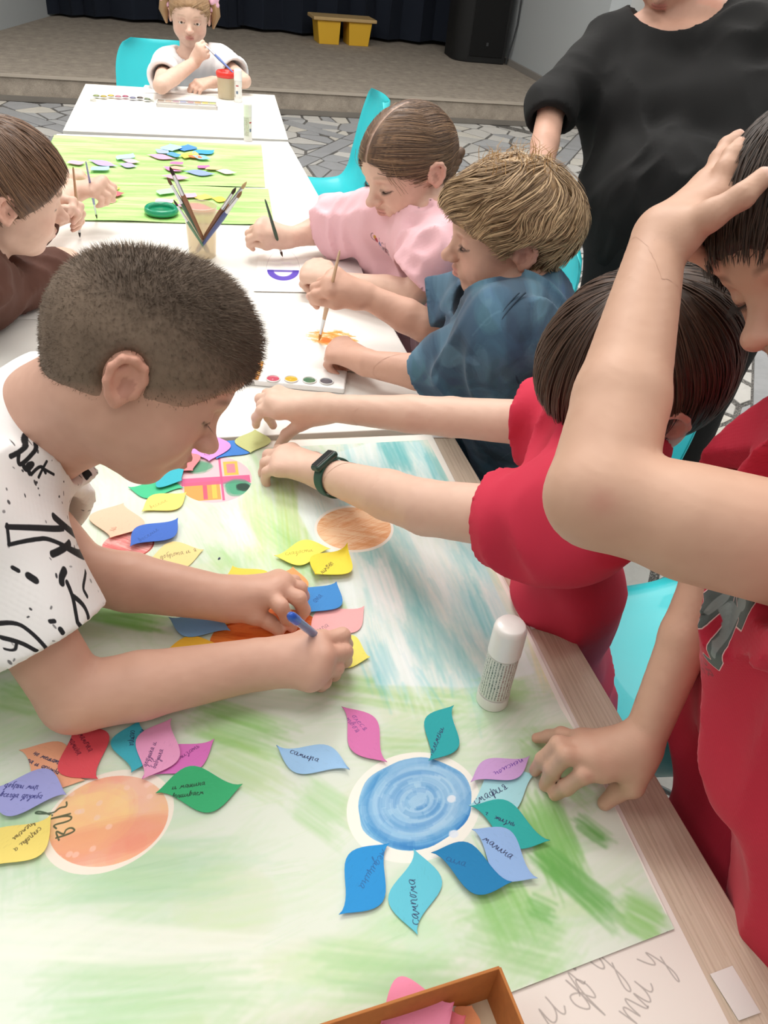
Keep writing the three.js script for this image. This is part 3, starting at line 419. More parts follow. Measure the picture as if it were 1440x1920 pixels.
    for (let i = 0; i < 420; i++) { const r = Math.sqrt(rnd()), s = rr(0, 7), l = rr(0.4, 1.6), dk = r > 0.82 ? rnd() < 0.6 : rnd() < 0.3; x.strokeStyle = `rgba(${dk ? '48,128,200' : rnd() < 0.5 ? '120,185,228' : '175,212,238'},${rr(0.1, 0.34)})`; x.lineWidth = rr(5, 24); x.beginPath(); x.ellipse(X + a * 0.06, Y, a * r, b * r, 0, s, s + l); x.stroke(); } puddle(x, X + 20, Y - 10, 150, 110, '170,208,238', 0.7); for (let i = 0; i < 60; i++) { const s = rr(0, 7); x.strokeStyle = `rgba(70,140,205,${rr(0.1, 0.28)})`; x.lineWidth = rr(4, 14); x.beginPath(); const r = rr(0.15, 0.7); x.ellipse(X + a * 0.05, Y, a * r, b * r, 0, s, s + rr(0.5, 1.8)); x.stroke(); } x.restore(); for (const [u, v] of [[846, 1500], [850, 1566]]) { const q = at(u, v); puddle(x, q[0], q[1], 14, 10, '225,236,246', 1.5); } }
  { const [X, Y, a, b] = disc(500, 1196, 106, 56); x.save(); x.beginPath(); x.ellipse(X, Y, a, b, 0, 0, 7); x.clip(); x.fillStyle = '#e8762a'; x.fillRect(0, 0, 2048, 2048); for (let i = 0; i < 120; i++) wash(x, X + rr(-a, a), Y + rr(-b, b), rr(80, 200), rr(8, 26), rr(0, 0.4), ['205,80,20', '240,140,60', '225,100,30'][i % 3], 0.4, 0.2); x.restore(); }
  { const [X, Y, a, b] = disc(664, 992, 70, 42); x.fillStyle = '#f6f4ec'; x.beginPath(); x.ellipse(X, Y, a + 10, b + 12, 0, 0, 7); x.fill(); x.save(); x.beginPath(); x.ellipse(X, Y, a, b, 0, 0, 7); x.clip(); x.fillStyle = '#f8cfa6'; x.fillRect(0, 0, 2048, 2048); for (let i = 0; i < 110; i++) wash(x, X + rr(-a, a), Y + rr(-b, b), rr(60, 200), rr(6, 16), rnd() < 0.5 ? 0.3 : -0.35, ['232,160,105', '253,222,186'][i % 2], 0.4, 0.3); x.restore(); }
  { const [X, Y, a, b] = disc(404, 900, 66, 42); x.save(); x.beginPath(); x.ellipse(X, Y, a + 6, b + 8, 0, 0, 7); x.clip(); x.fillStyle = '#eec4cc'; x.fillRect(0, 0, 2048, 2048); const R = (u, v, w, h, col, al = 0.9) => { x.globalAlpha = al; x.fillStyle = col; const A = at(u, v), B = at(u + w, v + h); x.fillRect(A[0], A[1], B[0] - A[0], B[1] - A[1]); x.globalAlpha = 1; };
    R(345, 908, 70, 30, '#eaa04a'); R(396, 904, 12, 32, '#f2c858'); R(380, 912, 10, 26, '#d4567c'); R(418, 868, 30, 24, '#f5c04a'); R(424, 872, 18, 16, '#ea84a0'); R(340, 900, 130, 6, '#d65a8c'); R(409, 862, 13, 78, '#d65a8c'); puddle(x, ...at(372, 878), 60, 40, '70,150,110', 0.9); puddle(x, ...at(446, 916), 60, 50, '60,160,120', 1.1); puddle(x, ...at(456, 915), 30, 24, '30,60,50', 1.4); x.restore(); }
  { const [X, Y, a, b] = disc(240, 1024, 48, 26); x.save(); x.beginPath(); x.ellipse(X, Y, a, b, 0, 0, 7); x.clip(); x.fillStyle = '#efb5b0'; x.fillRect(0, 0, 2048, 2048); for (let i = 0; i < 30; i++) wash(x, X + rr(-a, a), Y + rr(-b, b), 120, 14, 0.5, '215,90,90', 0.35); x.restore(); x.strokeStyle = '#b0483a'; x.lineWidth = 6; x.beginPath(); x.ellipse(X, Y, a, b, 0, -1.2, 1.0); x.stroke(); }
  for (const [u, v, r] of [[800, 816, 5], [806, 905, 6], [812, 912, 9], [820, 905, 4], [836, 936, 3], [411, 1050, 4]]) { const q = at(u, v); puddle(x, q[0], q[1], r, r * 1.6, '35,40,70', 2.5, 0.6); }
  const p = sheet('painted_poster', 'large green and blue painted poster with paper petal flowers on the near table', 'poster', BIG, TABLE + 0.0012, paperMat(c), { lift: 0.002 });
}
// --- white sheet under the poster with pencilled letters, and the strips of tape that hold it
{
  const q4 = [[-0.296, -0.955], [0.3445, -0.955], [0.352, 0.24], [-0.262, 0.24]], c = canvas(1024, 2048), x = c.getContext('2d'); x.fillStyle = '#ebe3dc'; x.fillRect(0, 0, 1024, 2048);
  const at = (px, py) => { const p = T(px, py); return [(p.x - lerp(-0.296, -0.262, (p.z + 0.955) / 1.195)) / 0.635 * 1024, (p.z + 0.955) / 1.195 * 2048]; };
  const w = (word, a, size) => { const q = at(...a), b = at(a[2], a[3]); handwrite(x, word, q[0], q[1], size, { color: 'rgba(120,112,108,.5)', width: 1.8, slant: 0.1, angle: Math.atan2(b[1] - q[1], b[0] - q[0]), stretch: 1.1 }); };
  w('и л', [1062, 1925, 1120, 1848], 34); w('ф у', [1125, 1905, 1180, 1800], 34); w('тищу', [1230, 1925, 1275, 1770], 30); w('о', [1100, 1818, 1105, 1812], 6);
  sheet('paper_sheet', 'white paper sheet with pencilled letters under the lower edge of the large poster', 'paper', q4, TABLE + 0.0004, paperMat(c));
  const tape = std(lin('#efeae6'), 0.6, { transmission: 0.15 });
  for (const [a, label] of [[[[972, 1128], [1000, 1122], [1024, 1172], [996, 1182]], 'short strip of white tape on the wooden table edge beside the glue stick'], [[[1330, 1828], [1372, 1812], [1425, 1900], [1384, 1915]], 'white tape strip on the wooden table edge at the bottom right corner'], [[[800, 806], [836, 810], [842, 822], [808, 822]], 'small piece of white tape at the far right corner of the near table']]) sheet('tape_strip', label, 'tape', a.map(([u, v]) => { const p = T(u, v); return [p.x, p.z]; }), TABLE + 0.001, tape, { nx: 3, nz: 3 });
}
// --- the smaller posters on the middle table
const pq = (list, y = TABLE) => list.map(([u, v]) => { const p = T(u, v, y); return [p.x, p.z]; });
function farPoster(label, quad, y, seedN, dirs) {
  const c = canvas(1024, 1024), x = c.getContext('2d'); x.fillStyle = '#c4e89a'; x.fillRect(0, 0, 1024, 1024);
  for (let i = 0; i < 420; i++) { const X = rr(0, 1024), Y = rr(0, 1024), n = noise(X / 200 + seedN, Y / 200, 3); wash(x, X, Y, rr(120, 420), rr(20, 70), rr(-0.12, 0.12), ['120,205,80', '140,215,95', '105,195,75', '215,242,180'][i % 4], 0.2 + 0.12 * Math.max(0, n), 0.35); }
  return sheet('painted_poster', label, 'poster', quad, y, paperMat(c), { lift: 0.003 });
}
farPoster('green painted poster with flowers at the far end of the middle table', pq([[102, 254], [490, 273], [497, 352], [58, 348]]), TABLE + 0.0006, 1);
farPoster('pale green painted poster on the middle table behind the glass of brushes', pq([[62, 338], [503, 356], [513, 424], [20, 412]]), TABLE + 0.0018, 5);

// ------------------------------------------------------------------ paper petals: all share one printed atlas
const ATLAS = canvas(2048, 2048), actx = ATLAS.getContext('2d'); actx.fillStyle = '#888'; actx.fillRect(0, 0, 2048, 2048);
const atlasTex = texture(ATLAS), petalMat = std(0xffffff, 0.75, { map: atlasTex, bumpMap: paperTex, bumpScale: 0.0002 });
let cellN = 0;
function petal(label, base, tip, width, color, { bend = 1, word, word2, ink = '#26305a', group, y = TABLE + 0.0028, fat = 0.5, curl = 0.0007, size = 22, flip = false, at = 0.2, parent } = {}) {
  y += (cellN % 4) * 0.0011; const A = T(...base, y), B = T(...tip, y), d = B.clone().sub(A), L = d.length(), wM = width, side = V(d.z, 0, -d.x).normalize(); d.normalize();
  const far = cellN >= 56, cell = far ? 56 + Math.floor((cellN - 56) / 16) : cellN, sub = far ? (cellN - 56) % 16 : 0, S = far ? 64 : 256, K = S / 256, cx = (cell % 8) * 256 + (far ? (sub % 4) * 64 : 0), cy = Math.floor(cell / 8) * 256 + (far ? Math.floor(sub / 4) * 64 : 0); cellN++;
  actx.save(); actx.beginPath(); actx.rect(cx, cy, S, S); actx.clip(); actx.fillStyle = color; actx.fillRect(cx, cy, S, S);
  for (let i = 0; i < 260; i++) { actx.fillStyle = `rgba(${rnd() < 0.5 ? '255,255,255' : '0,0,0'},${rr(0.01, 0.035)})`; actx.fillRect(cx + rr(0, 256), cy + rr(0, 256), rr(2, 16), rr(1, 4)); }
  const wr = (w, oy) => { actx.save(); actx.translate(cx + 128, cy + 128); if (flip) actx.rotate(Math.PI); handwrite(actx, w, -128 + at * 256, oy, size, { color: ink, width: 2.2, slant: 0.15, angle: -0.06 }); actx.restore(); };
  if (word) wr(word, word2 ? -8 : 10); if (word2) wr(word2, 30); actx.restore();
  const n = 18, m = 6, pos = [], uv = [], idx = [], th = 0.0004;
  for (let s = 0; s < 2; s++) for (let i = 0; i <= n; i++) { const t = i / n, h = wM / 2 * Math.pow(Math.max(0, Math.sin(Math.PI * t)), 1.4) * 0.98 * (1 + 0.3 * (fat - 0.5) * Math.cos(Math.PI * t)), off = bend * wM * 0.15 * Math.sin(2 * Math.PI * t);
    for (let k = 0; k <= m; k++) { const q = k / m * 2 - 1, a = off + q * h, x = t * L, up = curl * ((2 * t - 1) ** 4 + 0.35 * q * q) * (1 + 0.6 * noise(A.x * 40, A.z * 40, i * 0.1)); pos.push(A.x + d.x * x + side.x * a, y + up + (s ? 0 : th), A.z + d.z * x + side.z * a); uv.push((cx + (6 + t * 244) * K) / 2048, 1 - (cy + (128 - clamp(a / wM, -0.62, 0.62) * 190) * K) / 2048); } }
  const w = m + 1, hN = (n + 1) * w; for (let i = 0; i < n; i++) for (let k = 0; k < m; k++) { const a = i * w + k; idx.push(a, a + w, a + 1, a + 1, a + w, a + w + 1, hN + a, hN + a + 1, hN + a + w, hN + a + 1, hN + a + w + 1, hN + a + w); }
  for (let i = 0; i < n; i++) for (const [a, b] of [[(i + 1) * w, i * w], [i * w + m, (i + 1) * w + m]]) idx.push(a, b, hN + a, b, hN + b, hN + a);
  const g = new THREE.BufferGeometry(); g.setAttribute('position', new THREE.Float32BufferAttribute(pos, 3)); g.setAttribute('uv', new THREE.Float32BufferAttribute(uv, 2)); g.setIndex(idx); g.computeVertexNormals();
  return tag(mesh('paper_petal', g, petalMat), label, 'paper petal', group);
}
const gB = 'paper petals of the blue flower', gP = 'paper petals of the peach flower', gO = 'paper petals of the orange flowers', gT = 'paper petals of the patterned flower';
petal('light blue paper petal at the left of the blue painted circle', [655, 1448], [518, 1402], 0.034, '#9cc8f0', { bend: -1, word: 'самира', group: gB, flip: true, curl: 0.003 });
petal('magenta-pink paper petal at the upper left of the blue painted circle', [726, 1430], [640, 1326], 0.036, '#d877b4', { bend: 1, word: 'олеся', word2: 'твоя', ink: '#8a4a90', group: gB, flip: true });
petal('dark teal paper petal with a word at the upper right of the blue painted circle', [803, 1428], [851, 1324], 0.036, '#1fa7ad', { bend: -1, word: 'пелемени', group: gB, at: 0.12 });
petal('lilac paper petal with purple writing beside the hand on the table', [882, 1468], [993, 1418], 0.026, '#cda4dc', { bend: 1, word: 'пенсион', ink: '#5a2fa0', group: gB, size: 26, flip: true, at: 0.15 });
petal('very pale aqua paper petal with dark writing, below the lilac one', [878, 1512], [1004, 1453], 0.042, '#a9dfe9', { bend: -0.6, word: 'смафия', group: gB, at: 0.1, size: 26, y: TABLE + 0.0036 });
petal('sea-green paper petal pointing right below the pale aqua one', [882, 1513], [1031, 1577], 0.037, '#27b0ac', { bend: 1, word: 'г  жизнь', group: gB, size: 18, y: TABLE + 0.0034 });
petal('periwinkle blue paper petal at the lower right of the blue painted circle', [884, 1556], [1008, 1648], 0.039, '#94baec', { bend: 1, word: 'малина', group: gB, size: 24 });
petal('deep blue paper petal at the lower right of the blue painted circle', [808, 1600], [960, 1655], 0.037, '#0f7fb9', { bend: 1, word: 'сила', ink: '#1a5a92', group: gB, y: TABLE + 0.0034 });
petal('aqua paper petal with large writing pointing straight down from the blue circle', [775, 1592], [783, 1754], 0.04, '#62c6dc', { bend: 1, word: 'сампома', group: gB, size: 26, at: 0.12, flip: true });
petal('bright blue paper petal at the lower left of the blue painted circle', [730, 1582], [635, 1716], 0.04, '#1f93da', { bend: -1, word: 'медицина', ink: '#2467a8', group: gB, at: 0.12 });

petal('yellow paper petal cut by the left edge of the photo beside the peach circle', [97, 1528], [-45, 1640], 0.042, '#f7e27c', { bend: 1, word: 'сокровища', word2: 'времени', group: gP, size: 15, ink: '#7a6a3a' });
petal('lavender paper petal covered in writing left of the peach circle', [125, 1492], [-22, 1478], 0.044, '#a3a8e4', { bend: -0.8, word: 'добрый мир', word2: 'всегда дружба', group: gP, size: 15, ink: '#3c3f88', flip: true });
petal('peach paper petal with writing at the upper left of the peach circle', [160, 1464], [36, 1408], 0.042, '#f6b28e', { bend: 0.9, word: 'не мешать', word2: 'ра и дружба', group: gP, size: 15, flip: true });
petal('red paper petal above the peach circle', [184, 1462], [133, 1362], 0.046, '#e2505c', { bend: 0.9, word: 'мамочка', word2: 'мамина', group: gP, size: 17, flip: true, ink: '#7a2038' });
petal('teal blue paper petal above the peach circle, partly under the forearm', [246, 1450], [262, 1352], 0.042, '#3fb6cb', { bend: -0.8, word: 'папа и', word2: 'сестра', group: gP, size: 18, flip: true });
petal('pale pink paper petal with two lines of writing above the peach circle', [268, 1462], [322, 1348], 0.042, '#eda4d0', { bend: -0.7, word: 'дедушка и', word2: 'бабушка', group: gP, size: 15, ink: '#7a4a7a' });
petal('orchid pink paper petal right of the pale pink one', [266, 1462], [402, 1386], 0.036, '#dc74c4', { bend: 0.9, word: 'хочешь лизать', group: gP, size: 17, ink: '#8a3a84', y: TABLE + 0.0036 });
petal('emerald green paper petal with writing right of the peach circle', [292, 1488], [455, 1471], 0.044, '#34b074', { bend: 0.9, word: 'и машина', word2: 'вышиваем', group: gP, size: 15, ink: '#1c4a34' });

petal('golden yellow paper petal left of the orange painted circle', [436, 1212], [304, 1228], 0.04, '#f9c63c', { bend: 0.8, word: 'марта', group: gO, flip: true, ink: '#a08028' });
petal('steel blue paper petal above the golden one, near the forearm', [432, 1184], [316, 1158], 0.038, '#7fb0e0', { bend: -0.8, group: gO });
petal('amber paper petal peeking out under the left wrist of the writing boy', [460, 1158], [380, 1138], 0.036, '#f2b43a', { bend: 0.6, group: gO });
petal('small yellow paper petal sticking out above the wrist of the writing boy', [490, 1112], [436, 1062], 0.05, '#f9da52', { bend: -0.6, word: 'ла', group: gO, ink: '#9a8430' });
petal('orange paper petal behind the knuckles of the writing boy', [520, 1124], [549, 1064], 0.05, '#f7a566', { bend: 0.6, group: gO });
petal('medium blue paper petal right of the hands of the writing boy', [560, 1156], [631, 1092], 0.05, '#3f92dd', { bend: 0.7, word: 'ата', group: gO, ink: '#2a62a8', at: 0.4 });
petal('salmon pink paper petal with pencilled letters beside the pen', [580, 1192], [683, 1138], 0.046, '#f9b8ba', { bend: 0.8, word: 'гера', group: gO, ink: '#b08890', at: 0.15, size: 20 });
petal('lemon yellow paper petal tip right of the writing hand', [615, 1210], [694, 1233], 0.045, '#f4ee74', { bend: 0.5, group: gO });
petal('yellow paper petal with faint writing at the left of the pale orange circle', [620, 1030], [514, 1042], 0.042, '#faea66', { bend: -0.8, word: 'сладости', group: gO, ink: '#b8a83c', flip: true });
petal('curled yellow paper petal with dotted letters below the pale orange circle', [650, 1036], [590, 1086], 0.05, '#f8e54c', { bend: 0.5, word: 'лимоны', group: gO, ink: '#4a4420', flip: true, curl: 0.008 });

petal('cobalt blue paper petal pointing right beside the patterned circle', [406, 862], [464, 820], 0.05, '#3f84d8', { bend: 0.8, group: gT });
petal('bubblegum pink paper petal behind the nose of the writing boy', [392, 866], [382, 808], 0.066, '#ec9be0', { bend: -0.3, word: 'оля', group: gT, ink: '#a05aa0' });
petal('coral paper petal under the chin of the writing boy', [362, 884], [328, 850], 0.05, '#f98a90', { bend: 0.4, group: gT });
petal('turquoise paper petal left of the patterned circle', [342, 902], [296, 884], 0.056, '#35b9cc', { bend: 0.4, group: gT });
petal('jade green paper petal left of the patterned circle', [345, 916], [240, 914], 0.042, '#45c992', { bend: -0.9, group: gT });
petal('pale yellow paper petal with faint writing below the jade green one', [350, 924], [266, 960], 0.042, '#fae27a', { bend: 0.5, word: 'веселье', group: gT, flip: true, ink: '#c0a858' });
petal('light peach paper petal with faint letters beside the shirt of the writing boy', [206, 1010], [232, 944], 0.066, '#fcc8ac', { bend: -0.5, word: 'хи', group: gT, ink: '#c08a70' });
petal('royal blue paper petal above the forearm of the writing boy', [244, 1026], [334, 972], 0.042, '#3f6fce', { bend: 0.9, word: 'веселие', group: gT, ink: '#2f57a8', y: TABLE + 0.0036 });
petal('cream yellow paper petal with printed letters above the forearm of the writing boy', [280, 1050], [382, 1032], 0.05, '#f7e09a', { bend: 0.2, word: 'доброта и я', group: gT, ink: '#8a7a58' });
petal('olive green paper petal under the fingers of the reaching boy', [470, 850], [478, 806], 0.05, '#c8cf8c', { bend: 0.3, group: gT });

// petals of the flowers on the small posters: same maker, smaller
const gF = 'paper petals on the far green poster';
const FAR = [['lilac paper petal in the left flower of the far poster', [222, 312], [164, 300], 0.05, '#b8a8e0'], ['pink paper petal at the left end of the far left flower', [160, 304], [124, 306], 0.05, '#f0b4cc'], ['sky blue paper petal above the lilac one on the far poster', [220, 300], [250, 288], 0.05, '#b0e4f0'], ['pale blue paper petal below the lilac one on the far poster', [205, 312], [170, 320], 0.05, '#a8d4f4'], ['violet paper petal right of the lilac one on the far poster', [222, 308], [258, 312], 0.05, '#b4aee4'], ['rose paper petal at the right end of the far left flower', [228, 300], [264, 304], 0.045, '#f0bcd0'],
  ['grey-blue paper petal at the top left of the far blue flower', [320, 288], [290, 280], 0.05, '#a4b4dc'], ['aqua paper petal at the top of the far blue flower', [324, 284], [318, 270], 0.07, '#a8e4ec'], ['deep blue paper petal at the top of the far blue flower', [346, 284], [352, 271], 0.07, '#4a8cd8'], ['azure paper petal at the right of the far blue flower', [360, 288], [402, 282], 0.06, '#3fa4ea'], ['light blue paper petal below the azure one', [360, 292], [396, 298], 0.05, '#8ad4f0'], ['teal blue paper petal in the middle of the far blue flower', [340, 290], [312, 290], 0.06, '#5aa0cc'], ['pink paper petal at the left of the far blue flower', [330, 298], [274, 290], 0.055, '#f0a8c4'], ['yellow paper petal in the middle of the far blue flower', [346, 298], [366, 284], 0.05, '#f8d45c'], ['red-orange paper petal beside the yellow one of the far flower', [358, 296], [374, 292], 0.05, '#ee7a4a'], ['plum paper petal below the far blue flower', [318, 308], [344, 304], 0.04, '#c47ab0'],
  ['slate blue paper petal in the middle flower of the far poster', [344, 322], [404, 326], 0.06, '#8ea4dc'], ['mauve paper petal left of the slate blue one', [342, 322], [304, 312], 0.04, '#d88cc0'], ['light pink paper petal below the slate blue one', [358, 334], [300, 330], 0.05, '#f2a8c0'], ['salmon paper petal above the slate blue one', [350, 314], [316, 316], 0.04, '#f2b8a0'], ['dark pink paper petal above the slate blue one', [372, 316], [392, 310], 0.04, '#cc74b0'], ['blush paper petal right of the slate blue one', [404, 320], [444, 324], 0.05, '#f8d8dc'], ['apricot paper petal at the right of the middle far flower', [384, 318], [416, 313], 0.035, '#f6c094'],
  ['red paper petal beside the painting hand on the left', [190, 362], [234, 362], 0.06, '#ee6a74'], ['yellow paper petal above the red one on the left', [192, 354], [226, 352], 0.045, '#f8d860'], ['lemon paper petal below the red one on the left', [186, 374], [222, 374], 0.05, '#f6e27a'],
  ['large pink paper petal behind the brushes in the glass', [326, 384], [414, 396], 0.075, '#e894bc'], ['light rose paper petal left of the large pink one', [326, 374], [290, 380], 0.05, '#f4bccc'], ['gold paper petal right of the large pink one', [396, 372], [428, 376], 0.05, '#f8ca54'], ['yellow paper petal above the large pink one', [378, 376], [384, 364], 0.05, '#f8da6a'], ['pale pink paper petal above the large pink one', [340, 372], [366, 362], 0.045, '#f2b4c6'], ['mint paper petal left of the large pink one', [300, 366], [322, 352], 0.05, '#b4e8b8']];
const nearCells = cellN; cellN = 56; for (const [label, a, b, w, col] of FAR) petal(label, a, b, w * 0.85, col, { bend: 0.6, group: gF, y: TABLE + 0.0052 });
cellN = nearCells;

// ------------------------------------------------------------------ people: one continuous body each, with hair and clothes as its children
const skinMat = std(0xffffff, 0.52, { vertexColors: true, sheen: 0.15, sheenColor: lin('#ffd9c8'), sheenRoughness: 0.5, bumpMap: null });
const hairMat = std(0xffffff, 0.5, { vertexColors: true, sheen: 0.25, sheenRoughness: 0.4 });
const frame = (o, f, u, Hh) => { f = f.clone().normalize(); u = u.clone().addScaledVector(f, -u.dot(f)).normalize(); const r = f.clone().cross(u); return { o, f, u, r, H: Hh, at: (x, y, z) => o.clone().addScaledVector(r, x * Hh).addScaledVector(u, y * Hh).addScaledVector(f, z * Hh), loc: (X, Y, Z) => { X -= o.x; Y -= o.y; Z -= o.z; return [(X * r.x + Y * r.y + Z * r.z) / Hh, (X * u.x + Y * u.y + Z * u.z) / Hh, (X * f.x + Y * f.y + Z * f.z) / Hh]; } }; };
const E3 = (F, c, rx, ry, rz, k = 0.05, op = 1, tilt = 0) => { let u = F.u, f = F.f; if (tilt) { const a = tilt; u = F.u.clone().multiplyScalar(Math.cos(a)).addScaledVector(F.f, Math.sin(a)); f = F.f.clone().multiplyScalar(Math.cos(a)).addScaledVector(F.u, -Math.sin(a)); } return ell(F.at(...c), F.r, u, f, rx * F.H, ry * F.H, rz * F.H, k * F.H, op); };
const C3 = (F, a, b, ra, rb = ra, k = 0.03, op = 1) => cone(F.at(...a), F.at(...b), ra * F.H, rb * F.H, k * F.H, op);
function headPrims(F, { open = 0.25, nose = 1, cheek = 1, ear = 0.8 } = {}) {
  const q = [
    E3(F, [0, 0.17, -0.03], 0.345, 0.375, 0.44), E3(F, [0, 0.12, 0.12], 0.30, 0.30, 0.30, 0.08), E3(F, [0, -0.05, 0.12], 0.29, 0.30, 0.27, 0.08),
    E3(F, [0, -0.23, 0.14], 0.225, 0.17, 0.2, 0.08), E3(F, [0, -0.335, 0.27], 0.085, 0.06, 0.07, 0.08),
    C3(F, [-0.17, -0.22, 0.0], [-0.04, -0.33, 0.22], 0.075, 0.065, 0.07), C3(F, [0.17, -0.22, 0.0], [0.04, -0.33, 0.22], 0.075, 0.065, 0.07),
    C3(F, [-0.13, 0.115, 0.352], [0.13, 0.115, 0.352], 0.042, 0.042, 0.05),
  ];
  for (const s of [-1, 1]) q.push(E3(F, [s * 0.155, -0.13, 0.22], 0.125 * cheek, 0.12 * cheek, 0.125 * cheek, 0.07));
  for (const s of [-1, 1]) q.push(E3(F, [s * 0.142, 0.045, 0.425], 0.075, 0.05, 0.06, 0.05, -1));
  q.push(C3(F, [0, 0.07, 0.365], [0, -0.08, 0.435 + 0.02 * nose], 0.034, 0.048, 0.035), E3(F, [0, -0.088, 0.455 + 0.02 * nose], 0.05, 0.044, 0.048, 0.025));
  for (const s of [-1, 1]) q.push(E3(F, [s * 0.048, -0.1, 0.43], 0.034, 0.032, 0.042, 0.018), E3(F, [s * 0.026, -0.13, 0.452], 0.014, 0.014, 0.018, 0.012, -1));
  q.push(E3(F, [0, -0.205, 0.35], 0.115, 0.075, 0.06, 0.05));                                 // the mound that carries the lips
  q.push(E3(F, [0, -0.19, 0.402], 0.075, 0.02, 0.026, 0.014), E3(F, [0, -0.232, 0.397], 0.062, 0.024, 0.028, 0.014), C3(F, [-0.075, -0.212, 0.415], [0.075, -0.212, 0.415], 0.006, 0.006, 0.014, -1), E3(F, [0, -0.27, 0.39], 0.07, 0.015, 0.03, 0.025, -1));
  for (const s of [-1, 1]) { q.push(E3(F, [s * 0.14, 0.042, 0.322], 0.068, 0.062, 0.062, 0.012)); if (open > 0) q.push(E3(F, [s * 0.14, 0.022 - 0.012 * (1 - open), 0.384], 0.052, 0.006 + 0.02 * open, 0.03, 0.006, -1)); }
  for (const s of [-1, 1]) {                                                                   // ears: a dished shell with a rolled rim and a lobe
    const Y = (y) => 0.02 + (y - 0.02) * ear * 0.95, Z = (z) => -0.04 + (z + 0.04) * ear, n = q.length;
    q.push(E3(F, [s * 0.345, Y(0.02), Z(-0.045)], 0.035, 0.135 * ear, 0.085 * ear, 0.03, 1, -0.2), E3(F, [s * 0.405, Y(0.015), Z(-0.03)], 0.05, 0.085 * ear, 0.045 * ear, 0.02, -1, -0.2), E3(F, [s * 0.39, Y(0.085), Z(-0.02)], 0.035, 0.03 * ear, 0.03 * ear, 0.02, -1));
    const rim = [[-0.02, 0.035, 0.335], [0.07, 0.045, 0.345], [0.135, 0.015, 0.365], [0.155, -0.045, 0.385], [0.13, -0.105, 0.395], [0.06, -0.13, 0.395], [-0.02, -0.115, 0.385], [-0.085, -0.07, 0.365], [-0.11, -0.03, 0.345]];
    for (let i = 0; i < rim.length - 1; i++) q.push(C3(F, [s * rim[i][2], Y(rim[i][0]), Z(rim[i][1])], [s * rim[i + 1][2], Y(rim[i + 1][0]), Z(rim[i + 1][1])], 0.018, 0.018, 0.014));
    q.push(E3(F, [s * 0.345, Y(-0.105), Z(-0.025)], 0.024, 0.03, 0.026, 0.02), E3(F, [s * 0.34, Y(-0.01), Z(0.04)], 0.02, 0.03, 0.018, 0.02), C3(F, [s * 0.365, Y(0.05), Z(-0.085)], [s * 0.35, Y(0.085), Z(-0.01)], 0.014, 0.01, 0.02));
  }
  return q;
}
const fingerR = [0.062, 0.056, 0.05, 0.041];
function handPrims(h, tints, skinRGB) {                       // wrist, mcp[4] (index to little), fingers[4][3], thumb[4], L
  const L = h.L, q = [], pr = 0.07 * L;
  const w = h.wrist;
  h.mcp.forEach((m, i) => { const a = w.clone().lerp(m, 0.12); q.push(cone(a, m, pr * 1.15, pr * [0.95, 1, 0.95, 0.88][i], 0.016)); });
  for (let i = 0; i < 3; i++) q.push(cone(h.mcp[i], h.mcp[i + 1], pr * 0.82, pr * 0.82, 0.01));
  q.push(cone(w.clone().lerp(h.thumb[0], 0.35), h.thumb[1], pr * 1.2, pr * 0.98, 0.016), cone(h.thumb[0], h.mcp[0].clone().lerp(w, 0.35), pr * 0.95, pr * 0.8, 0.014));
  const chain = (pts, sc) => { for (let i = 0; i < pts.length - 1; i++) q.push(cone(pts[i], pts[i + 1], fingerR[i] * L * sc, fingerR[i + 1] * L * sc, 0.0035)); };
  h.fingers.forEach((f, i) => { chain([h.mcp[i], ...f], [1, 1.03, 0.97, 0.86][i]); });
  chain([h.thumb[1].clone().lerp(h.thumb[0], 0.15), h.thumb[1], h.thumb[2], h.thumb[3]], 1.16);
  const nail = (a, b, tip, sc) => { const d = tip.clone().sub(b).normalize(), up = b.clone().sub(a.clone().lerp(tip, 0.5)); up.addScaledVector(d, -up.dot(d)); if (up.length() < 0.002 || h.nailUp) up.copy(h.nailUp || V(0, 1, 0)).addScaledVector(d, -d.dot(h.nailUp || V(0, 1, 0))); up.normalize(); tints.push({ c: tip.clone().addScaledVector(up, 0.04 * L * sc).addScaledVector(d, 0.006), r: 0.038 * L * sc, col: [0.86, 0.56, 0.48], a: 0.75, hard: 0.6 }); };
  h.fingers.forEach((f, i) => { nail(h.mcp[i], f[1], f[2], 1); tints.push({ c: f[2], r: 0.075 * L, col: [0.8, 0.36, 0.27], a: 0.3 }); tints.push({ c: f[0], r: 0.06 * L, col: [0.72, 0.33, 0.25], a: 0.22 }); });
  nail(h.thumb[0], h.thumb[2], h.thumb[3], 1.2); h.mcp.forEach((m) => tints.push({ c: m, r: 0.085 * L, col: [0.74, 0.36, 0.28], a: 0.2 }));
  return q;
}
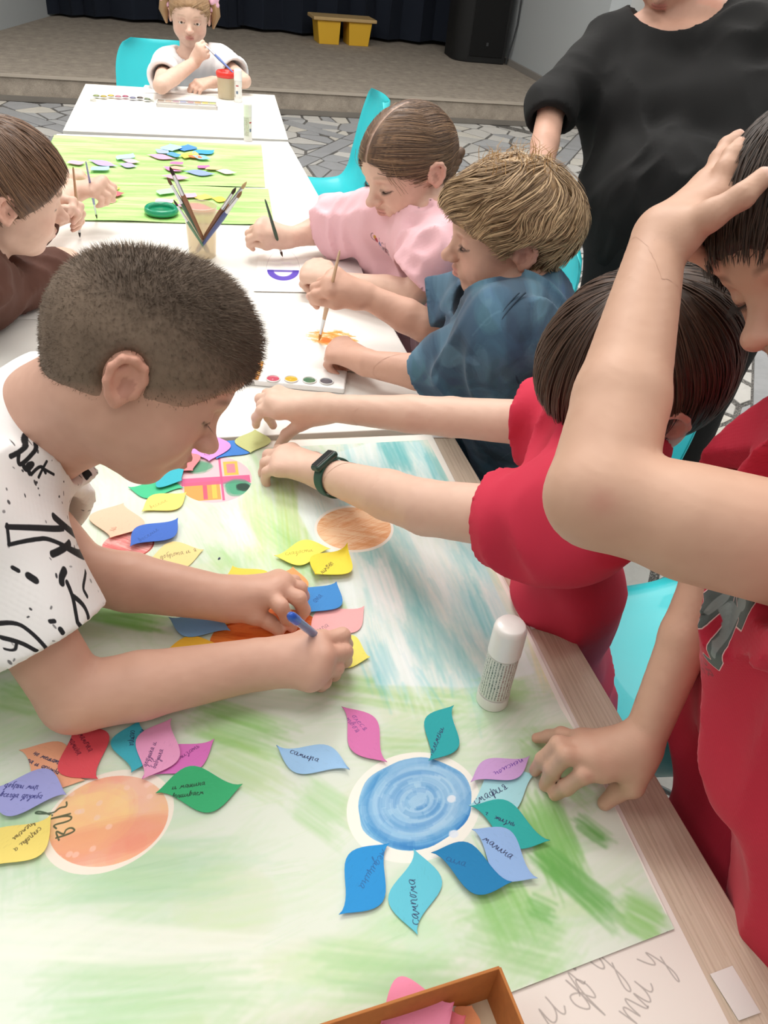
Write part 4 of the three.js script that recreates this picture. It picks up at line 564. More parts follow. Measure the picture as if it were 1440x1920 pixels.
// a hand from its bearing: dir (to the knuckles), nrm (out of the back of the hand), curl of each finger [first, second, third joint] in radians
function hand(wrist, dir, nrm, side, L, { curl = [[0.5, 0.7, 0.4], [0.55, 0.75, 0.4], [0.6, 0.75, 0.4], [0.6, 0.7, 0.4]], spread = 0.06, thumb } = {}) {
  dir = dir.clone().normalize(); nrm = nrm.clone().addScaledVector(dir, -nrm.dot(dir)).normalize(); const t = nrm.clone().cross(dir).multiplyScalar(side === 'R' ? 1 : -1);
  const at = (a, b, c) => wrist.clone().addScaledVector(dir, a * L).addScaledVector(t, b * L).addScaledVector(nrm, c * L);
  const mcp = [at(0.5, 0.165, 0), at(0.52, 0.055, 0.015), at(0.49, -0.055, 0.01), at(0.44, -0.155, -0.01)], len = [0.42, 0.47, 0.43, 0.34];
  const fingers = mcp.map((m, i) => { let a = 0; const s = (1.5 - i) * spread, out = []; let p = m; const bd = dir.clone().addScaledVector(t, s).normalize(); for (let j = 0; j < 3; j++) { a += curl[i][j]; p = p.clone().addScaledVector(bd, Math.cos(a) * len[i] * L * [0.44, 0.31, 0.25][j]).addScaledVector(nrm, -Math.sin(a) * len[i] * L * [0.44, 0.31, 0.25][j]); out.push(p); } return out; });
  const th = (thumb || [[0.12, 0.14, -0.03], [0.32, 0.28, -0.08], [0.47, 0.3, -0.14], [0.57, 0.27, -0.19]]).map((q) => at(...q));
  return { wrist, mcp, fingers, thumb: th, L, dir, nrm, t };
}
const wp = (list) => list.map(([x, y, h]) => T(x, y, TABLE + h));   // points of a hand from the calibrated table plane
const explicitHand = (w, mcp, fingers, thumb, L) => ({ wrist: T(w[0], w[1], TABLE + w[2]), mcp: wp(mcp), fingers: fingers.map(wp), thumb: wp(thumb), L });

function armPrims(s, e, w, r, k = 0.006) { const m = e.clone().lerp(w, 0.35), q = r.length ? r : [r * 1.12, r * 0.96, r * 0.98, r * 0.7]; return [cone(s, e, q[0], q[1], k), cone(e, m, q[1], q[2], k), cone(m, w, q[2], q[3], k)]; }
const skinTone = { fair: [0.76, 0.51, 0.40], warm: [0.67, 0.395, 0.295], tan: [0.63, 0.385, 0.275] };
function makePerson(sp) {
  const j = sp.j, tints = [], list = [], fine = [], tone = skinTone[sp.tone || 'fair'], base = V(sp.base[0], 0, sp.base[1]), s = sp.scale || 1;
  const R = 0.052 * s;
  if (j.hipL) list.push(cone(j.hipL, j.shL, 0.046 * s, 0.03 * s, 0.02), cone(j.hipR, j.shR, 0.046 * s, 0.03 * s, 0.02), cone(j.shL, j.shR, 0.036 * s, 0.036 * s, 0.02), cone(j.hipL, j.hipR, 0.046 * s, 0.046 * s, 0.02));
  for (const q of 'LR') { if (j['el' + q]) list.push(...armPrims(j['sh' + q], j['el' + q], j['wr' + q], sp['arm' + q] || (sp.armR || 0.036) * s)); if (j['knee' + q]) list.push(cone(j['hip' + q], j['knee' + q], 0.042 * s, 0.036 * s, 0.02), cone(j['knee' + q], j['ank' + q], 0.034 * s, 0.026 * s, 0.02), cone(j['ank' + q], j['ank' + q].clone().addScaledVector(sp.toe || V(0, 0, 1), 0.12 * s).setY(0.035), 0.032 * s, 0.026 * s, 0.02)); }
  if (j.neck) { list.push(cone(j.neck, sp.F ? sp.F.at(0, -0.12, -0.06) : j.head, (sp.neckR || 0.05) * s, (sp.neckR2 || 0.047) * s, 0.03)); if (j.shL) list.push(cone(j.shL.clone().lerp(j.neck, 0.2), j.neck, 0.034 * s, 0.046 * s, 0.02), cone(j.shR.clone().lerp(j.neck, 0.2), j.neck, 0.034 * s, 0.046 * s, 0.02)); }
  if (sp.F) { list.push(...headPrims(sp.F, sp.face)); const Hh = sp.F.H, c = sp.F.at(0, 0.02, 0.04), d = 0.66 * Hh; fine.push([c.clone().subScalar(d), c.clone().addScalar(d), sp.headCell || 0.0032]); }
  for (const q of 'LR') if (sp['hand' + q]) { const hp = handPrims(sp['hand' + q], tints, tone); list.push(...hp); const [lo, hi] = bounds(hp, 0.006); fine.push([lo, hi, sp.handCell || 0.0026]); }
  for (const x of sp.extra || []) list.push(x);
  const [lo, hi] = bounds(list, 0.02), geos = [skin(list, lo, hi, sp.cell || 0.007, null, fine.map(([a, b]) => [a.clone().addScalar((sp.cell || 0.007) * 1.6), b.clone().subScalar((sp.cell || 0.007) * 1.6)]))];
  fine.forEach(([a, b, c], i) => geos.push(skin(list, a, b, c, sp.fineDisp, fine.slice(0, i).map(([p, q]) => [p.clone().addScalar(0.006), q.clone().subScalar(0.006)]))));
  const geo = joinIndexed(geos), F = sp.F, mk = (sp.marks || []).concat(tints);
  paint(geo, (x, y, z, nx, ny, nz, o) => {
    const n = 0.05 * fbm(x * 22, y * 22, z * 22, 2) + 0.03 * noise(x * 160, y * 160, z * 160); let r = tone[0] * (1 + n), g = tone[1] * (1 + n * 1.5), b = tone[2] * (1 + n * 1.6);
    const mix = (c, a) => { r = lerp(r, c[0], a); g = lerp(g, c[1], a); b = lerp(b, c[2], a); };
    if (F) { const [a, v, w] = F.loc(x, y, z), ax = Math.abs(a);
      if (w > -0.4 && w < 0.7 && v > -0.6 && v < 0.7 && ax < 0.6) {
        if (w > 0.05) { mix([0.72, 0.3, 0.24], 0.28 * Math.exp(-(((ax - 0.19) / 0.09) ** 2 + ((v + 0.1) / 0.09) ** 2))); mix([0.75, 0.36, 0.29], 0.25 * Math.exp(-((a / 0.06) ** 2 + ((v + 0.09) / 0.05) ** 2)) * (w > 0.4 ? 1 : 0));
          if (w > 0.33) { const lp = Math.max(0, 1 - Math.max((ax / 0.085) ** 2, ((v + 0.212) / 0.042) ** 2)); mix([0.62, 0.24, 0.21], clamp(lp * 2.2) * 0.75); if (Math.abs(v + 0.212) < 0.006 && ax < 0.08) mix([0.3, 0.1, 0.09], 0.6);
            const bx = (ax - 0.14) / 0.085, bv = v - (0.125 + 0.02 * (1 - bx * bx)); if (Math.abs(bx) < 1) mix(sp.brow || [0.2, 0.12, 0.07], clamp(1.3 - Math.abs(bv) / 0.016) * 0.75 * (1 - bx ** 4) * (sp.browA ?? 1));
            const ex = (ax - 0.14) / 0.066; if (Math.abs(ex) < 1) { const lid = 0.018 - 0.014 * (ex * ex) * -1 - 0.02; const dv = v - (sp.lash ?? 0.012) - 0.012 * ex * ex; mix([0.09, 0.05, 0.04], clamp(1.2 - Math.abs(dv) / 0.009) * 0.9); mix([0.55, 0.25, 0.2], 0.35 * Math.exp(-(((v - 0.075) / 0.02) ** 2))); } } }
        if (ax > 0.33) mix([0.78, 0.34, 0.25], 0.42 * sstep(0.32, 0.38, ax) * (v > -0.2 && v < 0.2 ? 1 : 0)); if (ax > 0.3 && ax < 0.37 && Math.abs(v - 0.0) < 0.04 && Math.abs(w + 0.02) < 0.03) mix([0.35, 0.12, 0.09], 0.35); } }
    for (const t of mk) { const d = Math.hypot(x - t.c.x, y - t.c.y, z - t.c.z) / t.r; if (d < 1.6) mix(t.col, t.a * (t.hard ? clamp((1.15 - d) * 6) : Math.exp(-d * d * 1.6))); }
    o[0] = clamp(r); o[1] = clamp(g); o[2] = clamp(b);
  });
  geo.translate(-base.x, 0, -base.z);
  const body = tag(mesh('person', geo, skinMat), sp.label, 'person', sp.group); body.position.copy(base);
  const add = (name, g, m) => { g.translate(-base.x, 0, -base.z); return mesh(name, g, m, body); };
  return { body, add, list, base, sp };
}
const fabricTex = fieldTexture(256, (u, v) => 0.5 + 0.25 * Math.sin(u * 256 * 1.5708) * Math.sin(v * 256 * 1.5708) + 0.2 * (hash(Math.floor(u * 256), Math.floor(v * 256), 3) - 0.5));
// wrinkles: ridged noise stretched along an axis
const folds = (amp, along, f = 26, f2 = 6, sd = 0) => { const a = along.clone().normalize(), b = Math.abs(a.y) < 0.9 ? V(0, 1, 0).cross(a).normalize() : V(1, 0, 0).cross(a).normalize(), c = a.clone().cross(b); return (x, y, z) => { const u = x * a.x + y * a.y + z * a.z, v = x * b.x + y * b.y + z * b.z, w = x * c.x + y * c.y + z * c.z, q = 0.6 * noise(u * 4, v * 9, w * 9 + sd); return amp * (Math.abs(noise(u * f2, v * f + q * 2, w * f + sd)) * 1.6 - 0.5) + amp * 0.7 * noise(u * 9 + sd, v * 14, w * 14); }; };
function garment(p, name, list, cell, mat, disp, uvDir) {
  const [lo, hi] = bounds(list, 0.015), g = skin(list, lo, hi, cell, disp);
  if (uvDir) { const a = uvDir[0].clone().normalize(), b = uvDir[1].clone().normalize(), o = uvDir[2], q = g.attributes.position.array, uv = new Float32Array(q.length / 3 * 2); for (let i = 0, k = 0; i < q.length; i += 3, k += 2) { const x = q[i] - o.x, y = q[i + 1] - o.y, z = q[i + 2] - o.z; uv[k] = (x * a.x + y * a.y + z * a.z) / uvDir[3] + 0.5; uv[k + 1] = (x * b.x + y * b.y + z * b.z) / uvDir[3] + 0.5; } g.setAttribute('uv', new THREE.BufferAttribute(uv, 2)); }
  if (p.garmentPaint) paint(g, p.garmentPaint);
  return p.add(name, g, mat);
}
// a T-shirt: torso, sleeves down to the given points, openings cut for neck, cuffs and hem
function teePrims(sp, o) {
  const j = sp.j, s = sp.scale || 1, t = o.loose ?? 0.014, q = [], h = 0.09 * s + t;
  const drop = V(o.dropX || 0, -(o.drop || 0), 0), hipL = j.hipL.clone().add(drop), hipR = j.hipR.clone().add(drop), iL = j.shL.clone().lerp(j.shR, 0.14), iR = j.shR.clone().lerp(j.shL, 0.14), b = o.body || 1;
  q.push(cone(hipL, iL, h * b, (0.05 * s + t) * b, 0.03), cone(hipR, iR, h * b, (0.05 * s + t) * b, 0.03), cone(hipL, hipR, h * b, h * b, 0.03), cone(iL.clone().lerp(hipL, 0.3), iR.clone().lerp(hipR, 0.3), (0.06 * s + t) * b, (0.06 * s + t) * b, 0.03), cone(j.shL, j.shR, 0.04 * s + t, 0.04 * s + t, 0.025), cone(j.shL.clone().lerp(j.neck, 0.15), j.neck, 0.036 * s + t, 0.05 * s + t * 0.7, 0.025), cone(j.shR.clone().lerp(j.neck, 0.15), j.neck, 0.036 * s + t, 0.05 * s + t * 0.7, 0.025));
  for (const c of 'LR') if (o['sl' + c]) { const e = o['sl' + c], r = o.cuff || 0.058 * s; q.push(cone(j['sh' + c], e, 0.042 * s + t, r, 0.018)); }
  for (const c of 'LR') if (o['sl' + c]) { const e = o['sl' + c], r = o.cuff || 0.058 * s, d = e.clone().sub(j['sh' + c]).normalize(); q.push(halfAt(e, d, r * 1.3)); q.push(cone(e.clone().addScaledVector(d, -0.045), e.clone().addScaledVector(d, 0.05), r * 0.6, r * 0.98, 0.002, -1)); }
  const n = sp.F ? sp.F.at(0, -0.2, -0.02) : j.head; const up = n.clone().sub(j.neck).normalize(); const nr = (o.neckR || 0.062) * s;
  q.push(ell(j.neck.clone().addScaledVector(up, o.neckUp ?? 0.045).add(o.neckShift || V(0, 0, 0)), V(1, 0, 0), V(0, 1, 0), V(0, 0, 1), nr * (o.nx || 1), nr * 1.1, nr * (o.nz || 1), 0.003, -1));
  return q;
}
// cuts away what lies beyond a cuff, only near that cuff
// where the line of sight of a pixel meets a field
function sight(list, px, py, from = 0.3, to = 3) { for (let d = from; d < to; d += 0.002) { const p = P(px, py, d); if (evalList(list, p.x, p.y, p.z) < 0) return p; } return P(px, py, (from + to) / 2); }
const halfAt = (e, d, r) => ({ op: -1, k: 0.002, cx: e.x + d.x * r, cy: e.y + d.y * r, cz: e.z + d.z * r, R: r * 1.2, f: (x, y, z) => { const X = x - e.x, Y = y - e.y, Z = z - e.z, h = X * d.x + Y * d.y + Z * d.z, l = Math.hypot(X - d.x * h, Y - d.y * h, Z - d.z * h); return Math.max(-h, l - r, h - r * 1.1); } });
function pants(p, color, { shoe = '#e8e8e8', fat = 1 } = {}) {
  const j = p.sp.j, s = p.sp.scale || 1, q = []; if (!j.kneeL) return;
  for (const c of 'LR') q.push(cone(j['hip' + c], j['knee' + c], 0.09 * s * fat, 0.065 * s * fat, 0.04), cone(j['knee' + c], j['ank' + c].clone().setY(0.1), 0.063 * s * fat, 0.055 * s * fat, 0.02)); q.push(cone(j.hipL, j.hipR, 0.095 * s * fat, 0.095 * s * fat, 0.05 * fat));
  garment(p, 'trousers', q, 0.011, std(lin(color), 0.9));
  for (const c of 'LR') { const a = j['ank' + c].clone().setY(0.045), d = p.sp.toe || V(0, 0, 1), l = [cone(a.clone().addScaledVector(d, -0.02), a.clone().addScaledVector(d, 0.12 * s).setY(0.034), 0.04, 0.034, 0.02), halfspace(V(0, 0.002, 0), V(0, 1, 0), -1, 0.004)]; const [lo, hi] = bounds([l[0]], 0.01); const g = skin(l, lo, hi, 0.006); p.add('shoe', g, std(lin(shoe), 0.6)); }
}
// ---- hair
function hairShell(F, { thick = 0.03, front = 0.30, nape = -0.22, temple = 0.12, extra = [], cutEars = true, ears = false, rough = 0.02, frontSlope = 0.94 } = {}) {
  const q = [E3(F, [0, 0.17, -0.03], 0.345 + thick, 0.375 + thick, 0.44 + thick), E3(F, [0, 0.12, 0.12], 0.30 + thick, 0.30 + thick, 0.30 + thick, 0.08), E3(F, [0, -0.02, -0.1], 0.27 + thick, 0.27, 0.26 + thick, 0.08), ...extra.filter((e) => e.op > 0)];
  const k = 0.006;
  q.push({ op: -1, k, cx: 0, cy: 0, cz: 0, R: 1e9, f: (x, y, z) => { const [a, v, w] = F.loc(x, y, z); return (v - (-0.02 + (w - temple) * (0.02 - nape) / 0.47 + rough * 0.5 * noise(a * 12, w * 12, 2))) * F.H * 0.9; } });
  q.push({ op: -1, k, cx: 0, cy: 0, cz: 0, R: 1e9, f: (x, y, z) => { const [a, v, w] = F.loc(x, y, z), ax = Math.abs(a); const lim = temple + 0.02 + (v + 0.02) * (0.44 - temple) / (front + 0.02) - (ax > 0.2 ? 0.25 * (ax - 0.2) : 0); const soft = v > front ? lim + (v - front) * 3 : lim; return (soft + rough * noise(a * 9, v * 9, 4) + rough * 0.6 * noise(a * 26, v * 26, 7) - w) * F.H * 0.72; } });
  if (cutEars) for (const s of [-1, 1]) q.push(ears ? E3(F, [s * 0.43, -0.03, -0.01], 0.2, 0.17, 0.15, 0.04, -1) : E3(F, [s * 0.37, 0.0, -0.05], 0.11, 0.15, 0.1, 0.03, -1));
  q.push(...extra.filter((e) => e.op < 0)); return q;
}
const surfAt = (list, p, off) => { const e = 0.0015; for (let i = 0; i < 2; i++) { const d = evalList(list, p.x, p.y, p.z) - off, g = V(evalList(list, p.x + e, p.y, p.z) - evalList(list, p.x - e, p.y, p.z), evalList(list, p.x, p.y + e, p.z) - evalList(list, p.x, p.y - e, p.z), evalList(list, p.x, p.y, p.z + e) - evalList(list, p.x, p.y, p.z - e)); if (g.lengthSq() < 1e-12) return p; g.normalize(); p.addScaledVector(g, -clamp(d, -0.02, 0.02)); } return p; };
function strands(F, shell, geo, n, o) {       // fine locks that run over the shell: flow(x, y, z local) -> local direction
  const P0 = geo.attributes.position, pos = [], nor = [], col = [], idx = []; let made = 0;
  const solid = shell.filter((p) => p.op > 0), cuts = shell.filter((p) => p.op < 0), hang = o.hang ?? 0.008;
  for (let s = 0; s < n; s++) {
    const i = Math.floor(rnd() * P0.count); let p = V(P0.getX(i), P0.getY(i), P0.getZ(i)); if (o.root && !o.root(...F.loc(p.x, p.y, p.z))) continue;
    const steps = o.steps || 7, L = o.len * rr(0.6, 1.25), off = o.off * rr(-0.3, 1), c = o.color(rnd()), wid = o.width * rr(0.6, 1.3), pts = [], jit = [rr(-1, 1) * o.jitter, rr(-1, 1) * o.jitter, rr(-1, 1) * o.jitter];
    for (let k = 0; k <= steps; k++) { pts.push(p.clone()); const l = F.loc(p.x, p.y, p.z), f = o.flow(...l); const d = V(0, 0, 0).addScaledVector(F.r, f[0] + jit[0]).addScaledVector(F.u, f[1] + jit[1]).addScaledVector(F.f, f[2] + jit[2]).normalize(); p = p.clone().addScaledVector(d, L / steps); if (k > 0 && cuts.some((q) => -q.f(p.x, p.y, p.z) > hang)) break; surfAt(solid, p, off * (k < 2 ? 0.4 + 0.3 * k : 1) + (o.lift || 0) * (k / steps) ** 2); }
    if (pts.length < 4) continue; const b0 = pos.length / 3, steps1 = pts.length - 1;
    for (let k = 0; k <= steps1; k++) { const a = pts[Math.max(0, k - 1)], b = pts[Math.min(steps1, k + 1)], d = b.clone().sub(a).normalize(), q = pts[k], up = q.clone().sub(F.at(0, 0.12, -0.02)).normalize(), sd = d.clone().cross(up).normalize(), w = wid * (k === steps1 ? 0.12 : k === 0 ? 0.5 : 1) * (1 - 0.35 * k / steps1);
      for (const [u, v] of [[-1, 0], [0, 0.7], [1, 0]]) { const X = q.x + sd.x * w * u + up.x * w * v, Y = q.y + sd.y * w * u + up.y * w * v, Z = q.z + sd.z * w * u + up.z * w * v; pos.push(X, Y, Z); const N = V(sd.x * u * 0.8 + up.x, sd.y * u * 0.8 + up.y, sd.z * u * 0.8 + up.z).normalize(); nor.push(N.x, N.y, N.z); const sh = 1 + 0.1 * (k / steps1 - 0.4); col.push(c[0] * sh, c[1] * sh, c[2] * sh); } }
    for (let k = 0; k < steps1; k++) for (let u = 0; u < 2; u++) { const a = b0 + k * 3 + u; idx.push(a, a + 1, a + 3, a + 1, a + 4, a + 3); }
    made++;
  }
  const g = new THREE.BufferGeometry(); g.setAttribute('position', new THREE.Float32BufferAttribute(pos, 3)); g.setAttribute('normal', new THREE.Float32BufferAttribute(nor, 3)); g.setAttribute('color', new THREE.Float32BufferAttribute(col, 3)); g.setIndex(idx); return g;
}
function joinColored(list) { let n = 0; const pos = [], nor = [], col = [], idx = []; for (const g of list) { const a = g.attributes; for (let i = 0; i < a.position.array.length; i++) { pos.push(a.position.array[i]); nor.push(a.normal.array[i]); col.push(a.color.array[i]); } for (const i of g.index.array) idx.push(i + n); n += a.position.count; } const g = new THREE.BufferGeometry(); g.setAttribute('position', new THREE.Float32BufferAttribute(pos, 3)); g.setAttribute('normal', new THREE.Float32BufferAttribute(nor, 3)); g.setAttribute('color', new THREE.Float32BufferAttribute(col, 3)); g.setIndex(idx); return g; }
function fuzz(geo, n, len, color, F, lean, keep) {                                           // short cropped hair: thousands of tiny spikes
  const p = geo.attributes.position, q = geo.attributes.normal, pos = [], nor = [], col = [], idx = [];
  for (let s = 0; s < n; s++) { const i = Math.floor(rnd() * p.count), a = V(p.getX(i) + rr(-1, 1) * 0.0015, p.getY(i) + rr(-1, 1) * 0.0015, p.getZ(i) + rr(-1, 1) * 0.0015), N = V(q.getX(i), q.getY(i), q.getZ(i)), l = F.loc(a.x, a.y, a.z); const kf = keep(...l); if (rnd() > kf) continue; const f = lean(...l), d = V(0, 0, 0).addScaledVector(F.r, f[0]).addScaledVector(F.u, f[1]).addScaledVector(F.f, f[2]).addScaledVector(N, 0.75).add(V(rr(-1, 1), rr(-1, 1), rr(-1, 1)).multiplyScalar(0.28)).normalize(), L = len(...l) * rr(0.6, 1.2), c = color(rnd(), ...l), sd = d.clone().cross(V(rr(-1, 1), rr(-1, 1), rr(-1, 1))).normalize().multiplyScalar(0.00028), t2 = d.clone().cross(sd);
    a.addScaledVector(N, -0.001); const b = pos.length / 3; for (const v of [a.clone().add(sd), a.clone().addScaledVector(sd, -0.5).addScaledVector(t2, 0.87), a.clone().addScaledVector(sd, -0.5).addScaledVector(t2, -0.87), a.clone().addScaledVector(d, L)]) { pos.push(v.x, v.y, v.z); nor.push(N.x, N.y, N.z); col.push(...c); } idx.push(b, b + 1, b + 3, b + 1, b + 2, b + 3, b + 2, b, b + 3); }
  const g = new THREE.BufferGeometry(); g.setAttribute('position', new THREE.Float32BufferAttribute(pos, 3)); g.setAttribute('normal', new THREE.Float32BufferAttribute(nor, 3)); g.setAttribute('color', new THREE.Float32BufferAttribute(col, 3)); g.setIndex(idx); return g;
}
const shellGeo = (F, shell, cell, disp) => { const c = F.at(0, 0.05, -0.05), d = F.H * 0.85, lo = c.clone().subScalar(d), hi = c.clone().addScalar(d); return skin(shell, lo, hi, cell, disp); };
function lashes(p, F, sides, y = 0.012, len = 0.05) {
  for (const s of sides) { const pos = [], idx = []; let b = 0; for (let i = 0; i < 26; i++) { const e = i / 25 * 2 - 1, x = s * (0.14 + e * 0.06), z = 0.386 - 0.03 * e * e, v = y + 0.012 * e * e, a = F.at(x - 0.0035, v, z), c = F.at(x + 0.0035, v, z), t = F.at(x + s * e * 0.02, v - len * 0.35, z + len * (0.8 - 0.3 * e * e)); pos.push(a.x, a.y, a.z, c.x, c.y, c.z, t.x, t.y, t.z); idx.push(b, b + 1, b + 2); b += 3; } const g = new THREE.BufferGeometry(); g.setAttribute('position', new THREE.Float32BufferAttribute(pos, 3)); g.setIndex(idx); g.computeVertexNormals(); p.add('eyelashes', g, std(lin('#2a1c16'), 0.7)); }
}
function eyes(p, F, sides, look = [0, -0.3], iris = '#4a3a2c') {
  for (const s of sides) { const c = F.at(s * 0.14, 0.03, 0.325), g = new THREE.SphereGeometry(0.058 * F.H, 20, 14); g.translate(c.x, c.y, c.z); p.add('eye', g, std(lin('#e8e2dc'), 0.25)); const d = F.f.clone().addScaledVector(F.r, look[0]).addScaledVector(F.u, look[1]).normalize(), h = new THREE.SphereGeometry(0.03 * F.H, 16, 10), q = c.clone().addScaledVector(d, 0.033 * F.H); h.translate(q.x, q.y, q.z); p.add('iris', h, std(lin(iris), 0.15)); }
}

const mixc = (a, b, t) => [lerp(a[0], b[0], t), lerp(a[1], b[1], t), lerp(a[2], b[2], t)];
const rgb = (hex) => { const c = lin(hex); return [c.r, c.g, c.b]; };
const cloth = (color, o = {}) => std(lin(color), 0.88, { bumpMap: fabricTex, bumpScale: 0.0004, sheen: 0.25, sheenColor: lin(color), sheenRoughness: 0.6, ...o });
const seated = (x, z, side, s = 1) => ({ hipL: V(x, 0.5, z - 0.09 * side), hipR: V(x, 0.5, z + 0.09 * side), kneeL: V(x - 0.32 * Math.sign(x), 0.47, z - 0.1 * side), kneeR: V(x - 0.32 * Math.sign(x), 0.47, z + 0.1 * side), ankL: V(x - 0.3 * Math.sign(x), 0.07, z - 0.1 * side), ankR: V(x - 0.3 * Math.sign(x), 0.07, z + 0.1 * side) });

// ---------- the girl at the far end
function farGirl() {
  const F = frame(P(356, 34, 2.95), V(-0.06, -0.16, 1), V(0.03, 1, 0.16), 0.2);
  const j = { hipL: V(0.15, 0.5, -3.62), hipR: V(-0.03, 0.5, -3.62), kneeL: V(0.15, 0.47, -3.36), kneeR: V(-0.03, 0.47, -3.36), ankL: V(0.15, 0.07, -3.38), ankR: V(-0.03, 0.07, -3.38), neck: P(362, 108, 3.05), shR: P(311, 122, 3.06), shL: P(417, 116, 3.06), elR: T(302, 160, 0.745), wrR: P(364, 118, 2.9), elL: T(458, 152, 0.745), wrL: T(402, 154, 0.735) };
  const sp = { label: 'small girl in a white T-shirt with pink hair bows at the far table', tone: 'fair', base: [0.06, -3.6], j, F, scale: 0.92, armR: 0.028, face: { open: 0.35, cheek: 1.05 }, headCell: 0.0035, handCell: 0.003, cell: 0.007, brow: [0.3, 0.18, 0.1], browA: 0.5,
    handR: hand(j.wrR, P(376, 98, 2.86).sub(j.wrR), V(-0.6, 0.1, 0.9), 'R', 0.125, { curl: [[1.1, 1.3, 0.5], [1.2, 1.3, 0.6], [1.3, 1.3, 0.6], [1.3, 1.3, 0.6]], thumb: [[0.12, 0.12, -0.04], [0.34, 0.2, -0.12], [0.46, 0.12, -0.22], [0.52, 0.02, -0.26]] }),
    handL: hand(j.wrL, T(376, 158, 0.73).sub(j.wrL), V(0, 1, 0.3), 'L', 0.125, { curl: [[0.5, 0.6, 0.3], [0.5, 0.7, 0.4], [0.6, 0.8, 0.4], [0.6, 0.8, 0.4]] }) };
  const p = makePerson(sp); sp.toe = V(0, 0, 1);
  eyes(p, F, [-1, 1], [0, -0.1]);
  garment(p, 'shirt', teePrims(sp, { slR: j.shR.clone().lerp(j.elR, 0.62), slL: j.shL.clone().lerp(j.elL, 0.6), loose: 0.012, cuff: 0.056, neckR: 0.068, neckUp: 0.03 }), 0.007, cloth('#f1f0f2'), folds(0.004, V(0.2, 1, 0), 30, 6, 3));
  pants(p, '#6a7fa8');
  const sh = hairShell(F, { thick: 0.022, front: 0.36, temple: 0.1, nape: -0.2 }), g = shellGeo(F, sh, 0.0045, (x, y, z) => 0.001 * noise(x * 200, y * 60, z * 200)); paint(g, (x, y, z, a, b, c, o) => { const t = noise(x * 160, y * 40, z * 160); const q = mixc(rgb('#8a6a4a'), rgb('#b08c66'), 0.5 + 0.5 * t); o[0] = q[0]; o[1] = q[1]; o[2] = q[2]; });
  const st = strands(F, sh, g, 900, { len: 0.1, off: 0.001, width: 0.0007, jitter: 0.12, color: (t) => mixc(rgb('#8a6a4a'), rgb('#c4a27a'), t), flow: (a, v, w) => [a > 0 ? 0.7 : -0.7, 0.1, -0.9], root: (a, v, w) => w > -0.2 });
  const tails = []; for (const s of [-1, 1]) { const c = tubeAlong([F.at(s * 0.32, 0.3, -0.08), F.at(s * 0.44, 0.26, -0.08), F.at(s * 0.47, 0.08, -0.06), F.at(s * 0.42, -0.14, -0.04)], [0.012, 0.02, 0.017, 0.004], 10); c.deleteAttribute('uv'); tails.push(paint(c, (x, y, z, a, b, d, o) => { const q = mixc(rgb('#8a6a4a'), rgb('#b8956c'), 0.5 + 0.5 * noise(x * 220, y * 40, z * 220)); o[0] = q[0]; o[1] = q[1]; o[2] = q[2]; })); }
  p.add('hair', joinColored([g, st, ...tails]), hairMat);
  const pink = std(lin('#f3bfd6'), 0.6);
  for (const s of [-1, 1]) { const l = []; for (const [a, b] of [[0.14, 0.1], [0.16, -0.06], [0.02, -0.2], [-0.06, 0.12]]) { l.push(E3(F, [s * (0.4 + a * 0.45), 0.29 + b * 0.55, -0.02], 0.07, 0.05, 0.03, 0.02)); } l.push(E3(F, [s * 0.4, 0.3, -0.02], 0.05, 0.05, 0.05, 0.02)); const [a, b] = bounds(l, 0.01); p.add('hair_bow', skin(l, a, b, 0.004), pink); }
  return { p, sp };
}
// ---------- the boy in the brown sweater, seen from behind at the left edge
function brownBoy() {
  const F = frame(P(2, 372, 1.24), V(0.92, -0.22, -0.34), V(0.2, 1, -0.05), 0.2);
  const j = { ...seated(-0.6, -1.45, 1), neck: P(-55, 460, 1.26), shR: P(-70, 520, 1.2), shL: P(-60, 455, 1.45), elR: T(-30, 560, 0.755), wrR: T(108, 500, 0.742), elL: T(5, 470, 0.76), wrL: T(78, 418, 0.765) };
  const sp = { label: 'child with short brown hair in a dark brown long-sleeved top at the left edge', tone: 'fair', base: [-0.6, -1.45], j, F, toe: V(1, 0, 0), armR: 0.028, headCell: 0.003, face: { open: 0.2 },
    handR: hand(j.wrR, T(136, 466, 0.735).sub(j.wrR), V(0.1, 1, -0.2), 'R', 0.13, { curl: [[0.6, 0.9, 0.5], [0.6, 1, 0.5], [0.6, 1, 0.5], [0.6, 1, 0.5]] }),
    handL: hand(j.wrL, T(112, 400, 0.785).sub(j.wrL), V(0.1, 0.6, -0.9), 'L', 0.135, { curl: [[0.7, 1.1, 0.5], [0.8, 1.2, 0.5], [0.9, 1.3, 0.6], [1.0, 1.3, 0.6]], thumb: [[0.12, 0.14, -0.05], [0.34, 0.22, -0.14], [0.52, 0.2, -0.22], [0.62, 0.12, -0.27]] }) };
  const p = makePerson(sp), br = cloth('#58372c');
  const q = teePrims({ ...sp, j }, { loose: 0.016, neckR: 0.06 });
  q.splice(6, 0, ...armSleeve(j.shR, j.elR, j.wrR, 0.06, 0.048, 0.036), ...armSleeve(j.shL, j.elL, j.wrL, 0.055, 0.045, 0.034));
  garment(p, 'sweater', q, 0.006, br, folds(0.009, V(1, 0, -0.3), 34, 10, 8));
  pants(p, '#39414f');
  brownHair(p, F, 0.05, ['#5b4334', '#8b6a50'], { front: 0.27, nape: -0.24, temple: 0.12 }, 1900, 0.075);
  return { p, sp };
}
function armSleeve(s, e, w, r0, r1, r2) { const q = [cone(s, e, r0, r1, 0.03), cone(e, w, r1, r2, 0.02)]; return q; }
